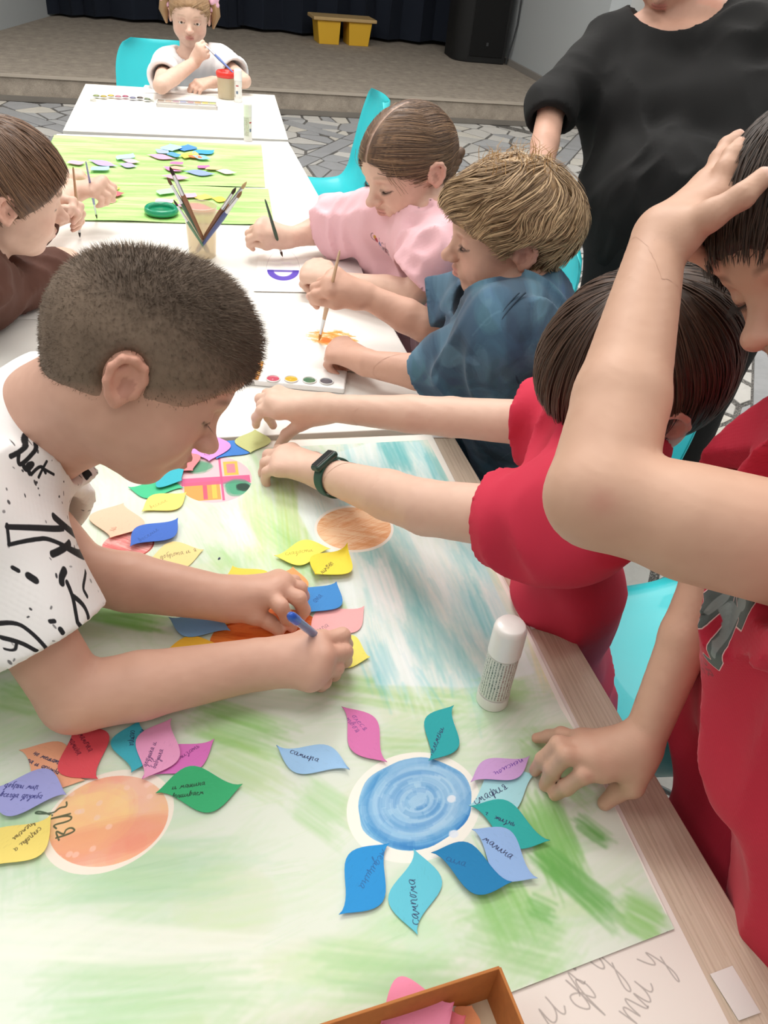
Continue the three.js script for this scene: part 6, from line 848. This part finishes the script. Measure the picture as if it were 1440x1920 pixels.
// ---------- the boy who writes
function writingBoy() {
  const F = frame(P(246, 710, 0.69), fromCam(0.81, 0.48, 0.40), fromCam(0.54, -0.83, -0.1), 0.188);
  const j = { hipR: V(-0.56, 0.72, -0.52), hipL: V(-0.58, 0.72, -0.72), kneeR: V(-0.52, 0.38, -0.52), kneeL: V(-0.54, 0.38, -0.72), ankR: V(-0.55, 0.07, -0.52), ankL: V(-0.57, 0.07, -0.72), neck: P(62, 805, 0.76), shR: P(-52, 1005, 0.67), shL: P(5, 905, 0.84), elR: T(140, 1308, 0.742), wrR: T(478, 1246, 0.738), elL: T(150, 1075, 0.752), wrL: T(418, 1122, 0.738) };
  const sp = { label: 'boy with cropped hair and white T-shirt with black brush print, writing on a petal', tone: 'warm', base: [-0.57, -0.62], j, F, toe: V(1, 0, 0), armR: [0.034, 0.0305, 0.0305, 0.0245], armL: [0.034, 0.03, 0.03, 0.0235], neckR: 0.055, neckR2: 0.052, headCell: 0.0022, handCell: 0.0022, cell: 0.0045, face: { open: 0.12, nose: 0.2 }, lash: 0.008, brow: [0.22, 0.13, 0.08],
    handR: explicitHand([478, 1248, 0.038], [[598, 1203, 0.056], [604, 1232, 0.056], [598, 1256, 0.048], [582, 1276, 0.038]], [[[642, 1192, 0.052], [648, 1208, 0.03], [638, 1222, 0.014]], [[646, 1222, 0.044], [646, 1238, 0.024], [632, 1246, 0.01]], [[630, 1252, 0.036], [626, 1264, 0.016], [610, 1267, 0.008]], [[608, 1278, 0.026], [602, 1285, 0.012], [588, 1284, 0.008]]], [[528, 1222, 0.044], [574, 1198, 0.046], [606, 1196, 0.034], [628, 1212, 0.018]], 0.14),
    handL: explicitHand([415, 1122, 0.036], [[505, 1116, 0.046], [520, 1104, 0.046], [530, 1094, 0.043], [522, 1086, 0.036]], [[[526, 1136, 0.046], [538, 1158, 0.026], [548, 1176, 0.01]], [[560, 1122, 0.042], [569, 1144, 0.022], [561, 1162, 0.009]], [[562, 1103, 0.036], [568, 1118, 0.018], [562, 1130, 0.01]], [[552, 1090, 0.028], [560, 1097, 0.014], [556, 1106, 0.009]]], [[440, 1136, 0.032], [478, 1154, 0.026], [504, 1166, 0.018], [523, 1182, 0.01]], 0.14) };
  const p = makePerson(sp); lashes(p, F, [1], 0.008, 0.07);
  // white T-shirt with black brush strokes: the print is laid out across the side of the shirt
  const c = canvas(1024, 1024), x = c.getContext('2d'); x.fillStyle = '#f2f1f1'; x.fillRect(0, 0, 1024, 1024); x.strokeStyle = x.fillStyle = '#1c1c20'; x.lineCap = x.lineJoin = 'round';
  const shirtA = teePrims(sp, { slR: j.shR.clone().lerp(j.elR, 0.64), slL: j.shL.clone().lerp(j.elL, 0.55), loose: 0.018, cuff: 0.062, body: 0.9, neckR: 0.06, neckUp: 0.045, neckShift: V(0.03, 0.005, 0) });
  const O = sight(shirtA, 70, 960), UX = fromCam(1, 0, 0).setY(0).normalize(), S = 0.36; const sideX = V(0.8, 0, -0.6).normalize();
  const at = (px, py) => { const q = sight(shirtA, px, py).sub(O); return [512 + q.dot(sideX) / S * 1024, 512 - q.y / S * 1024 * 1.0]; };
  const stroke = (w, ...pts) => { x.lineWidth = w; x.beginPath(); pts.map((a) => at(...a)).forEach(([a, b], i, l) => { if (!i) x.moveTo(a, b); else if (i < l.length - 1) x.quadraticCurveTo(a, b, (a + l[i + 1][0]) / 2, (b + l[i + 1][1]) / 2); else x.lineTo(a, b); }); x.stroke(); };
  const M = 0.85;
  stroke(11 * M, [2, 842], [22, 838], [40, 812]); stroke(10 * M, [20, 836], [26, 868], [40, 864], [52, 830], [58, 826]); stroke(12 * M, [40, 868], [50, 888], [58, 862], [46, 870], [56, 888]); stroke(8 * M, [62, 892], [70, 864], [82, 884]); stroke(7 * M, [72, 872], [96, 886]); stroke(7 * M, [78, 858], [74, 896]);
  stroke(12 * M, [16, 990], [60, 990], [110, 984]); stroke(9 * M, [18, 1022], [50, 1012], [100, 1000], [130, 992]); stroke(8 * M, [16, 986], [18, 1022]); stroke(16 * M, [100, 968], [116, 984], [136, 996]); stroke(14 * M, [118, 1008], [102, 1026], [92, 1034]); stroke(8 * M, [104, 1014], [140, 1000]);
  stroke(16 * M, [112, 1062], [104, 1070], [104, 1082]); stroke(11 * M, [114, 1082], [124, 1104], [128, 1140], [134, 1168], [146, 1190]); stroke(11 * M, [126, 1108], [146, 1122], [156, 1150]); stroke(9 * M, [146, 1060], [142, 1090], [152, 1108]); stroke(9 * M, [0, 1172], [24, 1160], [52, 1178], [80, 1210]); stroke(10 * M, [0, 1192], [30, 1196], [60, 1212]); stroke(5 * M, [4, 1212], [20, 1214], [24, 1200]); stroke(10 * M, [26, 1066], [34, 1070]); stroke(16 * M, [52, 1078], [62, 1084]); stroke(12 * M, [98, 1166], [104, 1174]); stroke(9 * M, [82, 1154], [88, 1152]);
  stroke(12 * M, [160, 880], [162, 896]); stroke(8 * M, [158, 1000], [170, 985]);
  for (let i = 0; i < 260; i++) { const [a, b] = [512 + rr(-340, 320), 512 + rr(-420, 460)]; x.globalAlpha = rr(0.3, 0.9); x.beginPath(); x.ellipse(a, b, rr(1, 6) * (i % 9 ? 1 : 2), rr(1, 3.4), rr(0, 3), 0, 7); x.fill(); } x.globalAlpha = 1;
  garment(p, 'shirt', shirtA, 0.0042, cloth('#ffffff', { map: texture(c) }), folds(0.009, V(0.3, 1, 0), 18, 6, 61), [sideX, V(0, 1, 0), O, S]);
  pants(p, '#3b4152');
  // cropped hair: a close shell with thousands of short hairs, thinning out to the skin at its edge
  const sh = hairShell(F, { thick: 0.014, front: 0.29, nape: -0.25, temple: 0.2, extra: [E3(F, [0, 0.24, 0.08], 0.335, 0.38, 0.385, 0.08)] }), dk = rgb('#54463a'), md = rgb('#8d7a68'), sk = skinTone.warm;
  const edge = (a, v, w) => { const lo = v - (-0.02 + (w - 0.2) * (0.02 + 0.25) / 0.47), fr = 0.22 + (v + 0.02) * (0.44 - 0.2) / 0.29 - w; return clamp(Math.min(lo / 0.2, v > 0.27 ? 1 : fr / 0.1)); };
  const g = shellGeo(F, sh, 0.0026, (x, y, z) => 0.0004 * noise(x * 400, y * 400, z * 400) + (() => { const l = F.loc(x, y, z); return 0.0024 * (1 - edge(...l)); })());
  paint(g, (x, y, z, n0, n1, n2, o) => { const l = F.loc(x, y, z), e = edge(...l), top = sstep(0.2, 0.42, l[1]), m = mixc(sk, mixc(md, dk, clamp(0.35 + 0.5 * top + 0.35 * fbm(x * 45, y * 45, z * 45, 3))), clamp(0.08 + e * 1.2)); o[0] = m[0]; o[1] = m[1]; o[2] = m[2]; });
  const fz = fuzz(g, 42000, (a, v, w) => lerp(0.0025, 0.009, sstep(0.15, 0.5, v)) * (w > 0.3 ? 1.25 : 1), (t, a, v, w) => mixc(md, dk, clamp(t * 0.9 + 0.3 * sstep(0.2, 0.45, v) - 0.1)), F, (a, v, w) => { const dx = a, dz = w + 0.25, q = Math.hypot(dx, dz) + 0.1; return [dx / q * 0.8, -0.6 * (v < 0.3 ? 1 : 0), dz / q * 0.8]; }, (a, v, w) => 0.2 + 0.8 * edge(a, v, w));
  p.add('hair', joinColored([g, fz]), std(0xffffff, 0.75, { vertexColors: true }));
  return { p, sp };
}
const PEOPLE = { farGirl: farGirl(), brownBoy: brownBoy(), hiddenChild: hiddenChild(), pinkGirl: pinkGirl(), blondBoy: blondBoy(), woman: woman(), reachingBoy: reachingBoy(), scratchingBoy: scratchingBoy(), writingBoy: writingBoy() };

// ------------------------------------------------------------------ small things on and over the tables
const plastic = (c, r = 0.35, o = {}) => std(lin(c), r, { clearcoat: 0.2, ...o });
// the point on the line of sight of a pixel that lies a given length from a: the one nearer the camera or the one farther away
function reach(a, px, py, L, near = true) { const o = camera.position, d = P(px, py, 1).sub(o).normalize(), m = a.clone().sub(o), b = m.dot(d), c = m.lengthSq() - L * L, q = Math.sqrt(Math.max(0, b * b - c)); return o.clone().addScaledVector(d, near ? b - q : b + q); }
function brush(label, tip, end, { handle = '#c9a070', ferrule = '#c9ccd0', hair = '#4a2f1f', r = 0.0032, group, bl = 0.02, fl = 0.035, tail = '#c9a070' } = {}) {
  const t = thing('paint_brush', label, 'paint brush', tip, 0, group), d = end.clone().sub(tip), L = d.length(); d.normalize(); const at = (s) => d.clone().multiplyScalar(s);
  mesh('bristles', tubeAlong([at(0.0006), at(bl * 0.3), at(bl * 0.65), at(bl)], [0.0003, r * 0.55, r * 0.85, r * 0.7], 10), std(lin(hair), 0.8), t);
  mesh('ferrule', tubeAlong([at(bl - 0.001), at(bl + fl * 0.4), at(bl + fl)], [r * 0.78, r * 0.85, r * 1.0], 12), std(lin(ferrule), 0.25, { metalness: 0.9 }), t);
  mesh('handle', tubeAlong([at(bl + fl - 0.001), at(bl + fl + 0.02), at(lerp(bl + fl, L, 0.5)), at(L * 0.97), at(L)], [r * 0.95, r * 1.2, r * 0.95, r * 0.6, r * 0.3], 12), plastic(handle, 0.4), t);
  return t;
}
const gBr = 'brushes standing in the glass';
brush('thin dark green brush held by the girl in pink', T(530, 482, TABLE + 0.002), reach(T(530, 482, TABLE + 0.002), 497, 374, 0.17), { handle: '#2c4a34', r: 0.0032 });
brush('pale wooden brush held by the blond boy over his orange spot', T(598, 640, TABLE + 0.002), reach(T(598, 640, TABLE + 0.002), 637, 470, 0.2), { handle: '#d9b896', r: 0.0033, hair: '#c9853a' });
brush('thin wooden brush held upright by the child in the brown top', T(150, 446, TABLE + 0.002), reach(T(150, 446, TABLE + 0.002), 137, 313, 0.2), { handle: '#b08a64', r: 0.003, hair: '#2a2628' });
brush('thin brush in the fist of the half-hidden child on the left', T(182, 411, TABLE + 0.003), reach(T(182, 411, TABLE + 0.003), 161, 303, 0.19), { handle: '#8f96c8', r: 0.0026, hair: '#4a4a3a' });
brush('blue brush held at the mouth of the far girl', P(384, 84, 2.84), P(442, 141, 2.82), { handle: '#5f78b8', ferrule: '#cfd4e0', hair: '#d8d8e0', r: 0.004 });
// brushes in a cloudy plastic cup
{
  const c = T(380, 478, TABLE + 0.0008), hgt = 0.1, prof = [[0, 0], [0.026, 0], [0.0275, 0.002], [0.0325, hgt], [0.0335, hgt + 0.001], [0.0325, hgt + 0.002], [0.031, hgt], [0.0262, 0.004], [0, 0.004]];
  const t = thing('plastic_cup', 'cloudy plastic cup holding paint brushes behind the head of the writing boy', 'cup', c);
  mesh('cup_wall', lathe(prof, 36), std(lin('#f8f2e4'), 0.3, { transmission: 0.72, thickness: 0, ior: 1.3 }), t);
  const base = (a, r) => c.clone().add(V(Math.cos(a) * r, 0.008, Math.sin(a) * r));
  [['brown brush with dark tip, tallest of the left cluster in the cup', 318, 312, 0.24, '#8a5a34', '#2a1c16', 0.0044, 0.4], ['green-handled brush beside the tallest one in the cup', 313, 332, 0.225, '#2f5a3c', '#6a4a34', 0.0036, 0.1], ['short thin brush leaning farthest left in the cup', 325, 374, 0.19, '#4a7a58', '#3a241a', 0.0028, 0.8], ['silver-ferruled brush leaning farthest right in the cup', 463, 340, 0.235, '#9a6a40', '#c9b080', 0.0042, 3.0], ['dark-tipped brush left of the silver-ferruled one in the cup', 443, 351, 0.225, '#7a4a2c', '#3a2c22', 0.004, 3.6], ['blue-handled brush at the lower right of the cup cluster', 454, 358, 0.222, '#46548a', '#8a6a4a', 0.0042, 2.5]].forEach(([label, x, y, L, h, b, r, a]) => { const e = base(a, 0.014); const tip = reach(e, x, y, L, true); brush(label, tip, e, { handle: h, hair: b, r, group: gBr, fl: 0.05 }); });
}
// round green lid
{
  const t = thing('round_lid', 'round emerald green plastic lid lying on the middle table beside the brushes', 'lid', T(303, 399, TABLE + 0.0062));
  mesh('rim', lathe([[0.03, 0], [0.037, 0.001], [0.0385, 0.006], [0.037, 0.012], [0.034, 0.0145], [0.03, 0.013], [0.0275, 0.009], [0.0275, 0.004], [0.03, 0]], 40), plastic('#1f9a74', 0.18), t);
  mesh('dish', lathe([[0, 0.002], [0.028, 0.002], [0.028, 0.006], [0.012, 0.005], [0.009, 0.0035], [0, 0.0035]], 36), plastic('#17875f', 0.2), t);
}
// cup with a red spill-proof lid
{
  const t = thing('water_cup', 'cup of cloudy water with a red lid in front of the far girl', 'cup', T(426, 184, TABLE + 0.0005));
  mesh('cup_wall', lathe([[0, 0], [0.03, 0], [0.032, 0.003], [0.034, 0.07], [0.034, 0.074], [0.0325, 0.074], [0.0305, 0.005], [0, 0.004]], 32), std(lin('#eee2c4'), 0.25, { transmission: 0.5, thickness: 0 }), t);
  mesh('water', lathe([[0, 0.005], [0.0298, 0.006], [0.0312, 0.045], [0, 0.045]], 28), plastic('#c9b888', 0.3), t);
  mesh('lid', lathe([[0, 0.078], [0.012, 0.076], [0.016, 0.084], [0.033, 0.088], [0.037, 0.084], [0.0375, 0.074], [0.035, 0.072], [0.0345, 0.068], [0.034, 0.072], [0.014, 0.07], [0, 0.07]], 36), plastic('#e2382f', 0.3), t);
  mesh('inner_cone', lathe([[0.013, 0.072], [0.01, 0.055], [0.008, 0.055], [0.008, 0.07]], 20), plastic('#e2382f', 0.3), t);
}
// glue sticks
function glueStick(label, pos, h, r, turn, seedN) {
  const t = thing('glue_stick', label, 'glue stick', pos, turn, 'white glue sticks'), w = '#f0eeea';
  mesh('tube', lathe([[0, 0], [r * 0.96, 0], [r, 0.001], [r, h * 0.13], [r * 0.93, h * 0.135], [r * 0.93, h * 0.7], [0, h * 0.7]], 40), plastic(w, 0.35), t);
  const c = canvas(512, 512), x = c.getContext('2d'); x.fillStyle = '#eceae4'; x.fillRect(0, 0, 512, 512);
  x.fillStyle = '#9a3a3c'; x.save(); x.translate(60, 470); x.rotate(-Math.PI / 2); x.font = 'bold 66px sans-serif'; x.fillText('GLUE', 120, 20); x.restore();
  x.fillStyle = '#dfe2da'; x.fillRect(150, 0, 250, 512);
  for (let i = 0; i < 15; i++) { for (let y = 500; y > 20;) { const l = rr(6, 40); x.fillStyle = `rgba(${i > 9 ? '130,90,84' : '70,92,84'},${rr(0.5, 0.85)})`; x.fillRect(158 + i * 16, y - l, rr(4, 8), l); y -= l + rr(3, 9); } }
  x.fillStyle = '#b04a4a'; x.fillRect(406, 120, 60, 40); x.fillStyle = '#6a7a90'; x.fillRect(410, 300, 44, 90);
  const g = new THREE.CylinderGeometry(r * 0.955, r * 0.955, h * 0.5, 40, 1, true); g.translate(0, h * 0.39, 0); mesh('label', g, std(0xffffff, 0.45, { map: texture(c) }), t);
  mesh('cap', lathe([[r * 0.9, h * 0.66], [r * 0.985, h * 0.655], [r, h * 0.66], [r * 0.985, h * 0.93], [r * 0.93, h * 0.965], [r * 0.86, h * 0.975], [r * 0.8, h * 0.992], [r * 0.4, h], [r * 0.12, h * 1.0], [0.0, h * 0.997]], 40), plastic('#f6f5f2', 0.3), t);
}
glueStick('large white glue stick standing on the blue water of the near poster', T(922, 1312, TABLE + 0.002), 0.107, 0.0158, 2.2, 1);
glueStick('white glue stick beside the cup with the red lid', T(447, 191, TABLE + 0.0002), 0.105, 0.014, 0.6, 2);
glueStick('white glue stick at the edge of the middle table, near the far table', T(465, 264, TABLE + 0.0002), 0.105, 0.0125, 1.6, 3);
// paper sheets
{
  const plain = (f) => { const c = canvas(512, 512), x = c.getContext('2d'); x.fillStyle = '#f3f2ee'; x.fillRect(0, 0, 512, 512); if (f) f(x); return paperMat(c); };
  const Q = (l) => l.map(([a, b]) => { const p = T(a, b, TABLE); return [p.x, p.z]; });
  const local = (q, px, py) => { const p = T(px, py), a = q[0], b = q[1], d = q[3], ux = b[0] - a[0], uz = b[1] - a[1], vx = d[0] - a[0], vz = d[1] - a[1], det = ux * vz - uz * vx, X = p.x - a[0], Z = p.z - a[1]; return [(X * vz - Z * vx) / det * 512, (ux * Z - uz * X) / det * 512]; };
  const q1 = Q([[488, 452], [661, 457], [694, 552], [476, 548]]), q2 = Q([[508, 566], [712, 574], [786, 706], [500, 690]]);
  sheet('drawing_paper', 'white drawing paper with a purple half circle under the hands of the girl in pink', 'paper', q1, TABLE + 0.0004, plain((x) => { const a = local(q1, 528, 507), w = local(q1, 556, 507)[0] - a[0], h = local(q1, 528, 527)[1] - a[1]; x.save(); x.beginPath(); x.ellipse(a[0], a[1], w, h, 0, 0, Math.PI); x.closePath(); x.clip(); x.fillStyle = '#f4f2f6'; x.fillRect(0, 0, 512, 512); for (let i = 0; i < 24; i++) { x.strokeStyle = `rgba(92,70,190,${rr(0.3, 0.8)})`; x.lineWidth = rr(4, 12); const k = rr(0.62, 1); x.beginPath(); x.ellipse(a[0], a[1], w * k, h * k, 0, 0, Math.PI); x.stroke(); } x.fillStyle = 'rgba(70,50,170,.75)'; x.fillRect(a[0] - w, a[1], w * 2, h * 0.2); x.restore(); for (let i = 0; i < 30; i++) wash(x, a[0] + rr(-w, w) * 0.8, a[1] - h * rr(0.1, 2), 60, 14, rr(-0.2, 0.2), '200,180,210', 0.12); x.strokeStyle = 'rgba(170,160,170,.6)'; x.lineWidth = 1.5; x.beginPath(); x.ellipse(a[0], a[1] - h * 0.2, w * 1.05, h * 1.9, 0, 0, 7); x.stroke(); }), { lift: 0.002 });
  sheet('drawing_paper', 'white drawing paper with an orange painted spot in front of the blond boy', 'paper', q2, TABLE + 0.0004, plain((x) => { const a = local(q2, 612, 632), w = Math.abs(local(q2, 650, 632)[0] - a[0]), h = Math.abs(local(q2, 612, 650)[1] - a[1]); for (let i = 0; i < 120; i++) { const t = rr(0, 7), r = Math.sqrt(rnd()) * 0.9; wash(x, a[0] + Math.cos(t) * w * r, a[1] + Math.sin(t) * h * r, rr(20, 60), rr(6, 14), rr(-0.5, 0.5), ['245,150,50', '250,175,90', '235,125,30'][i % 3], 0.5, 0.2); } puddle(x, a[0] - w * 0.3, a[1] + h * 0.3, w * 0.25, h * 0.25, '225,110,20', 1.2); }), { lift: 0.0022 });
  sheet('drawing_paper', 'white drawing paper under the arms of the child in the brown top', 'paper', Q([[20, 446], [236, 440], [240, 600], [-40, 600]]), TABLE + 0.0003, plain());
  sheet('drawing_paper', 'white drawing paper under the elbows of the far girl', 'paper', Q([[272, 160], [424, 166], [432, 180], [262, 174]]), TABLE + 0.0003, plain(), { lift: 0.001 });
}
// watercolour set in front of the blond boy
{
  const A = T(448, 694), B = T(640, 712), t = thing('watercolour_set', 'white watercolour tray with a row of small paint pans beside the blond boy', 'paint set', A, -Math.atan2(B.z - A.z, B.x - A.x)), L = A.distanceTo(B) + 0.012;
  mesh('tray', box(L, 0.01, 0.062, L / 2 - 0.004, 0.005, 0.016, 0.003), plastic('#f4f3f1', 0.3), t);
  const cols = ['#c9546a', '#d8b23a', '#4f7a5c', '#5b5f6a'];
  [[512, 711], [546, 712], [580, 714], [612, 716]].forEach(([x, y], i) => { const p = T(x, y, TABLE + 0.01).sub(A).applyAxisAngle(V(0, 1, 0), Math.atan2(B.z - A.z, B.x - A.x)); const well = mesh('pan', lathe([[0.0095, 0], [0.0112, 0.0005], [0.0115, 0.002], [0.0105, 0.0026], [0.0098, 0.0012], [0.0095, 0]], 24).translate(p.x, 0.0098, p.z), plastic('#e9e8e6', 0.3), t); mesh('paint', lathe([[0, 0.0012], [0.006, 0.0008], [0.0096, 0.0014], [0.0097, 0.0004], [0, 0.0004]], 20).translate(p.x, 0.0098, p.z), std(lin(cols[i]), 0.12, { clearcoat: 0.8 }), well); });
  const c = canvas(128, 256), x = c.getContext('2d'); x.fillStyle = '#e9a03a'; x.fillRect(0, 0, 128, 256); for (let i = 0; i < 60; i++) puddle(x, rr(0, 128), rr(0, 256), rr(6, 26), rr(6, 26), ['225,110,40', '245,190,70', '200,90,30', '250,215,120'][i % 4], 0.5);
  mesh('orange_lid', box(0.04, 0.004, 0.058, 0.018, 0.012, 0.016, 0.0015), std(0xffffff, 0.4, { map: texture(c) }), t);
}
// paint palettes on the far table
{
  const t = thing('paint_palette', 'oval white palette with smeared paint at the left of the far table', 'palette', T(222, 189, TABLE + 0.0002), 0.05), sh = new THREE.Shape(); sh.absellipse(0, 0, 0.115, 0.075, 0, 7, false, 0); const hole = new THREE.Path(); hole.absellipse(-0.08, -0.02, 0.012, 0.01, 0, 7, true, 0); sh.holes.push(hole);
  const g = new THREE.ExtrudeGeometry(sh, { depth: 0.004, bevelEnabled: true, bevelSize: 0.002, bevelThickness: 0.0015, bevelSegments: 2, curveSegments: 30 }); g.rotateX(-Math.PI / 2); g.translate(0, 0.0015, 0); mesh('plate', g, plastic('#e9e8e0', 0.35), t);
  ['#8a9a5a', '#b8a23a', '#d8b84a', '#c07a8a', '#b05070', '#7a7a9a', '#5a4a42', '#6a7a5a'].forEach((col, i) => { const a = i / 7, x = lerp(-0.07, 0.095, a), z = -0.042 + 0.04 * Math.abs(a - 0.4) + (i % 2) * 0.012; mesh('paint', lathe([[0, 0.004], [0.008, 0.003], [0.0115, 0], [0, 0]], 16).translate(x, 0.007, z), std(lin(col), 0.3, { clearcoat: 0.5 }), t); });
  const u = thing('paint_palette', 'long rectangular palette with a row of paints, nearest the far girl', 'palette', T(351, 199, TABLE + 0.0002), -0.02);
  mesh('tray', merge([box(0.2, 0.006, 0.075, 0, 0.003, 0), box(0.2, 0.006, 0.003, 0, 0.008, -0.036), box(0.2, 0.006, 0.003, 0, 0.008, 0.036), box(0.2, 0.006, 0.003, 0, 0.008, 0.004), box(0.003, 0.006, 0.075, -0.0985, 0.008, 0), box(0.003, 0.006, 0.075, 0.0985, 0.008, 0)]), plastic('#dcd8d2', 0.35), u);
  ['#8a7a6a', '#b09a8a', '#a88a98', '#8a94b4', '#a8828a', '#b89a6a', '#c8bc5a', '#b8c47a'].forEach((col, i) => mesh('paint', box(0.02, 0.003, 0.034, -0.086 + i * 0.0245, 0.0072, -0.016, 0.001), std(lin(col), 0.3), u));
  for (const [i, col] of [[0, '#d8c8c0'], [1, '#c0c8dc'], [2, '#dcdcd8']]) mesh('mixing_well', box(0.055, 0.002, 0.026, -0.064 + i * 0.064, 0.0068, 0.02, 0.0008), std(lin(col), 0.3), u);
}
// the pen of the writing boy
{
  const tip = T(634, 1224, TABLE + 0.0032), end = reach(tip, 543, 1153, 0.14), d = end.clone().sub(tip).normalize(), at = (s) => d.clone().multiplyScalar(s), t = thing('ballpoint_pen', 'clear blue ballpoint pen with a blue end cap in the fist of the writing boy', 'pen', tip);
  mesh('point', tubeAlong([at(0.0002), at(0.003), at(0.012)], [0.0004, 0.0008, 0.0028], 12), std(lin('#c8b070'), 0.3, { metalness: 0.9 }), t);
  mesh('barrel', tubeAlong([at(0.011), at(0.02), at(0.132)], [0.003, 0.004, 0.004], 8), std(lin('#a9bfe4'), 0.15, { transmission: 0.6, thickness: 0 }), t);
  mesh('ink_tube', tubeAlong([at(0.012), at(0.13)], [0.0018, 0.0018], 8), plastic('#3a56b4', 0.3), t);
  mesh('end_cap', tubeAlong([at(0.121), at(0.1225), at(0.134), at(0.138), at(0.14)], [0.0042, 0.0047, 0.0047, 0.0036, 0.001], 16), plastic('#2a62d0', 0.25), t);
}
// the wristband of the reaching boy
{
  const j = PEOPLE.reachingBoy.sp.j, d = j.wrL.clone().sub(j.elL).normalize(), c = j.wrL.clone().addScaledVector(d, -0.018), up = V(0, 1, 0).addScaledVector(d, -d.y).normalize(), tilt = up.clone().applyAxisAngle(d, -0.4), sd = tilt.clone().cross(d);
  const t = thing('fitness_band', 'dark green fitness wristband with a black screen on the reaching boy', 'wristband', c); const m = new THREE.Matrix4().makeBasis(sd, tilt, sd.clone().cross(tilt)), R = 0.0238;
  const prof = [[R, -0.0078], [R + 0.0016, -0.0082], [R + 0.0022, -0.006], [R + 0.0022, 0.006], [R + 0.0016, 0.0082], [R, 0.0078], [R - 0.0004, 0], [R, -0.0078]]; const band = lathe(prof, 48); band.rotateX(Math.PI / 2); band.applyMatrix4(m); mesh('strap', band, std(lin('#1f4f42'), 0.55), t);
  const body = new RoundedBoxGeometry(0.036, 0.009, 0.0175, 4, 0.0042); body.translate(0, R + 0.003, 0); body.applyMatrix4(m); mesh('case', body, plastic('#173a31', 0.35), t);
  const scr = new RoundedBoxGeometry(0.03, 0.002, 0.0125, 3, 0.001); scr.translate(0, R + 0.0072, 0); scr.applyMatrix4(m); mesh('screen', scr, std(lin('#08090a'), 0.06, { clearcoat: 1 }), t);
}
// open cardboard box at the lower edge, with cut petals inside
{
  const hgt = 0.05, C0 = T(936, 1816, TABLE + hgt), A0 = T(622, 1918, TABLE + hgt), d1 = A0.clone().sub(C0).setY(0).normalize(), d2 = V(-d1.z, 0, d1.x); if (d2.z < 0) d2.multiplyScalar(-1);
  const t = thing('cardboard_box', 'open brown cardboard box with cut paper petals at the bottom edge of the photo', 'box', V(C0.x, TABLE + 0.0022, C0.z), 0), W1 = 0.24, W2 = 0.17, th = 0.0022; const m = new THREE.Matrix4().makeBasis(d1, V(0, 1, 0), d1.clone().cross(V(0, 1, 0)));
  const sgn = d1.clone().cross(V(0, 1, 0)).dot(d2) > 0 ? 1 : -1, put = (g) => { g.applyMatrix4(m); return g; };
  const ct = fieldTexture(256, (u, v) => { const g = 0.9 + 0.1 * fbm(u * 60, v * 8, 3, 3) + 0.05 * (hash(Math.floor(u * 256), Math.floor(v * 256), 8) - 0.5); return [g, g, g]; });
  const card = std(lin('#c07a3e'), 0.8, { map: ct }), inner = std(lin('#d9c8ac'), 0.85);
  const wall = (w, h, d, x, y, z, n) => mesh(n, put(box(w, h, d, x, y, z * sgn, 0.0006)), card, t);
  wall(W1, hgt, th, W1 / 2, hgt / 2, 0, 'side_panel'); wall(W1, hgt, th, W1 / 2, hgt / 2, W2, 'side_panel'); wall(th, hgt, W2, 0, hgt / 2, W2 / 2, 'side_panel'); wall(th, hgt, W2, W1, hgt / 2, W2 / 2, 'side_panel');
  mesh('bottom_panel', put(box(W1, 0.002, W2, W1 / 2, 0.001, W2 / 2 * sgn)), inner, t);
  const y = TABLE + 0.012;
  petal('pink paper petal lying on top in the cardboard box', [712, 1925], [850, 1884], 0.05, '#ee8fb0', { bend: 0.7, y: y + 0.012, group: 'loose petals in the cardboard box', curl: 0.004 });
  petal('deeper rose paper petal under the pink one in the cardboard box', [760, 1950], [872, 1908], 0.05, '#e0707e', { bend: 0.5, y: y + 0.004, group: 'loose petals in the cardboard box', curl: 0.003 });
  petal('orange and white striped paper scrap in the corner of the cardboard box', [868, 1925], [884, 1886], 0.02, '#f0a070', { bend: 0.1, y: y, group: 'loose petals in the cardboard box' });
  petal('white paper scrap beside the pink petal in the cardboard box', [852, 1922], [868, 1888], 0.022, '#e8e4e0', { bend: 0.2, y: y - 0.002, group: 'loose petals in the cardboard box' });
}

renderer.render(scene, camera);
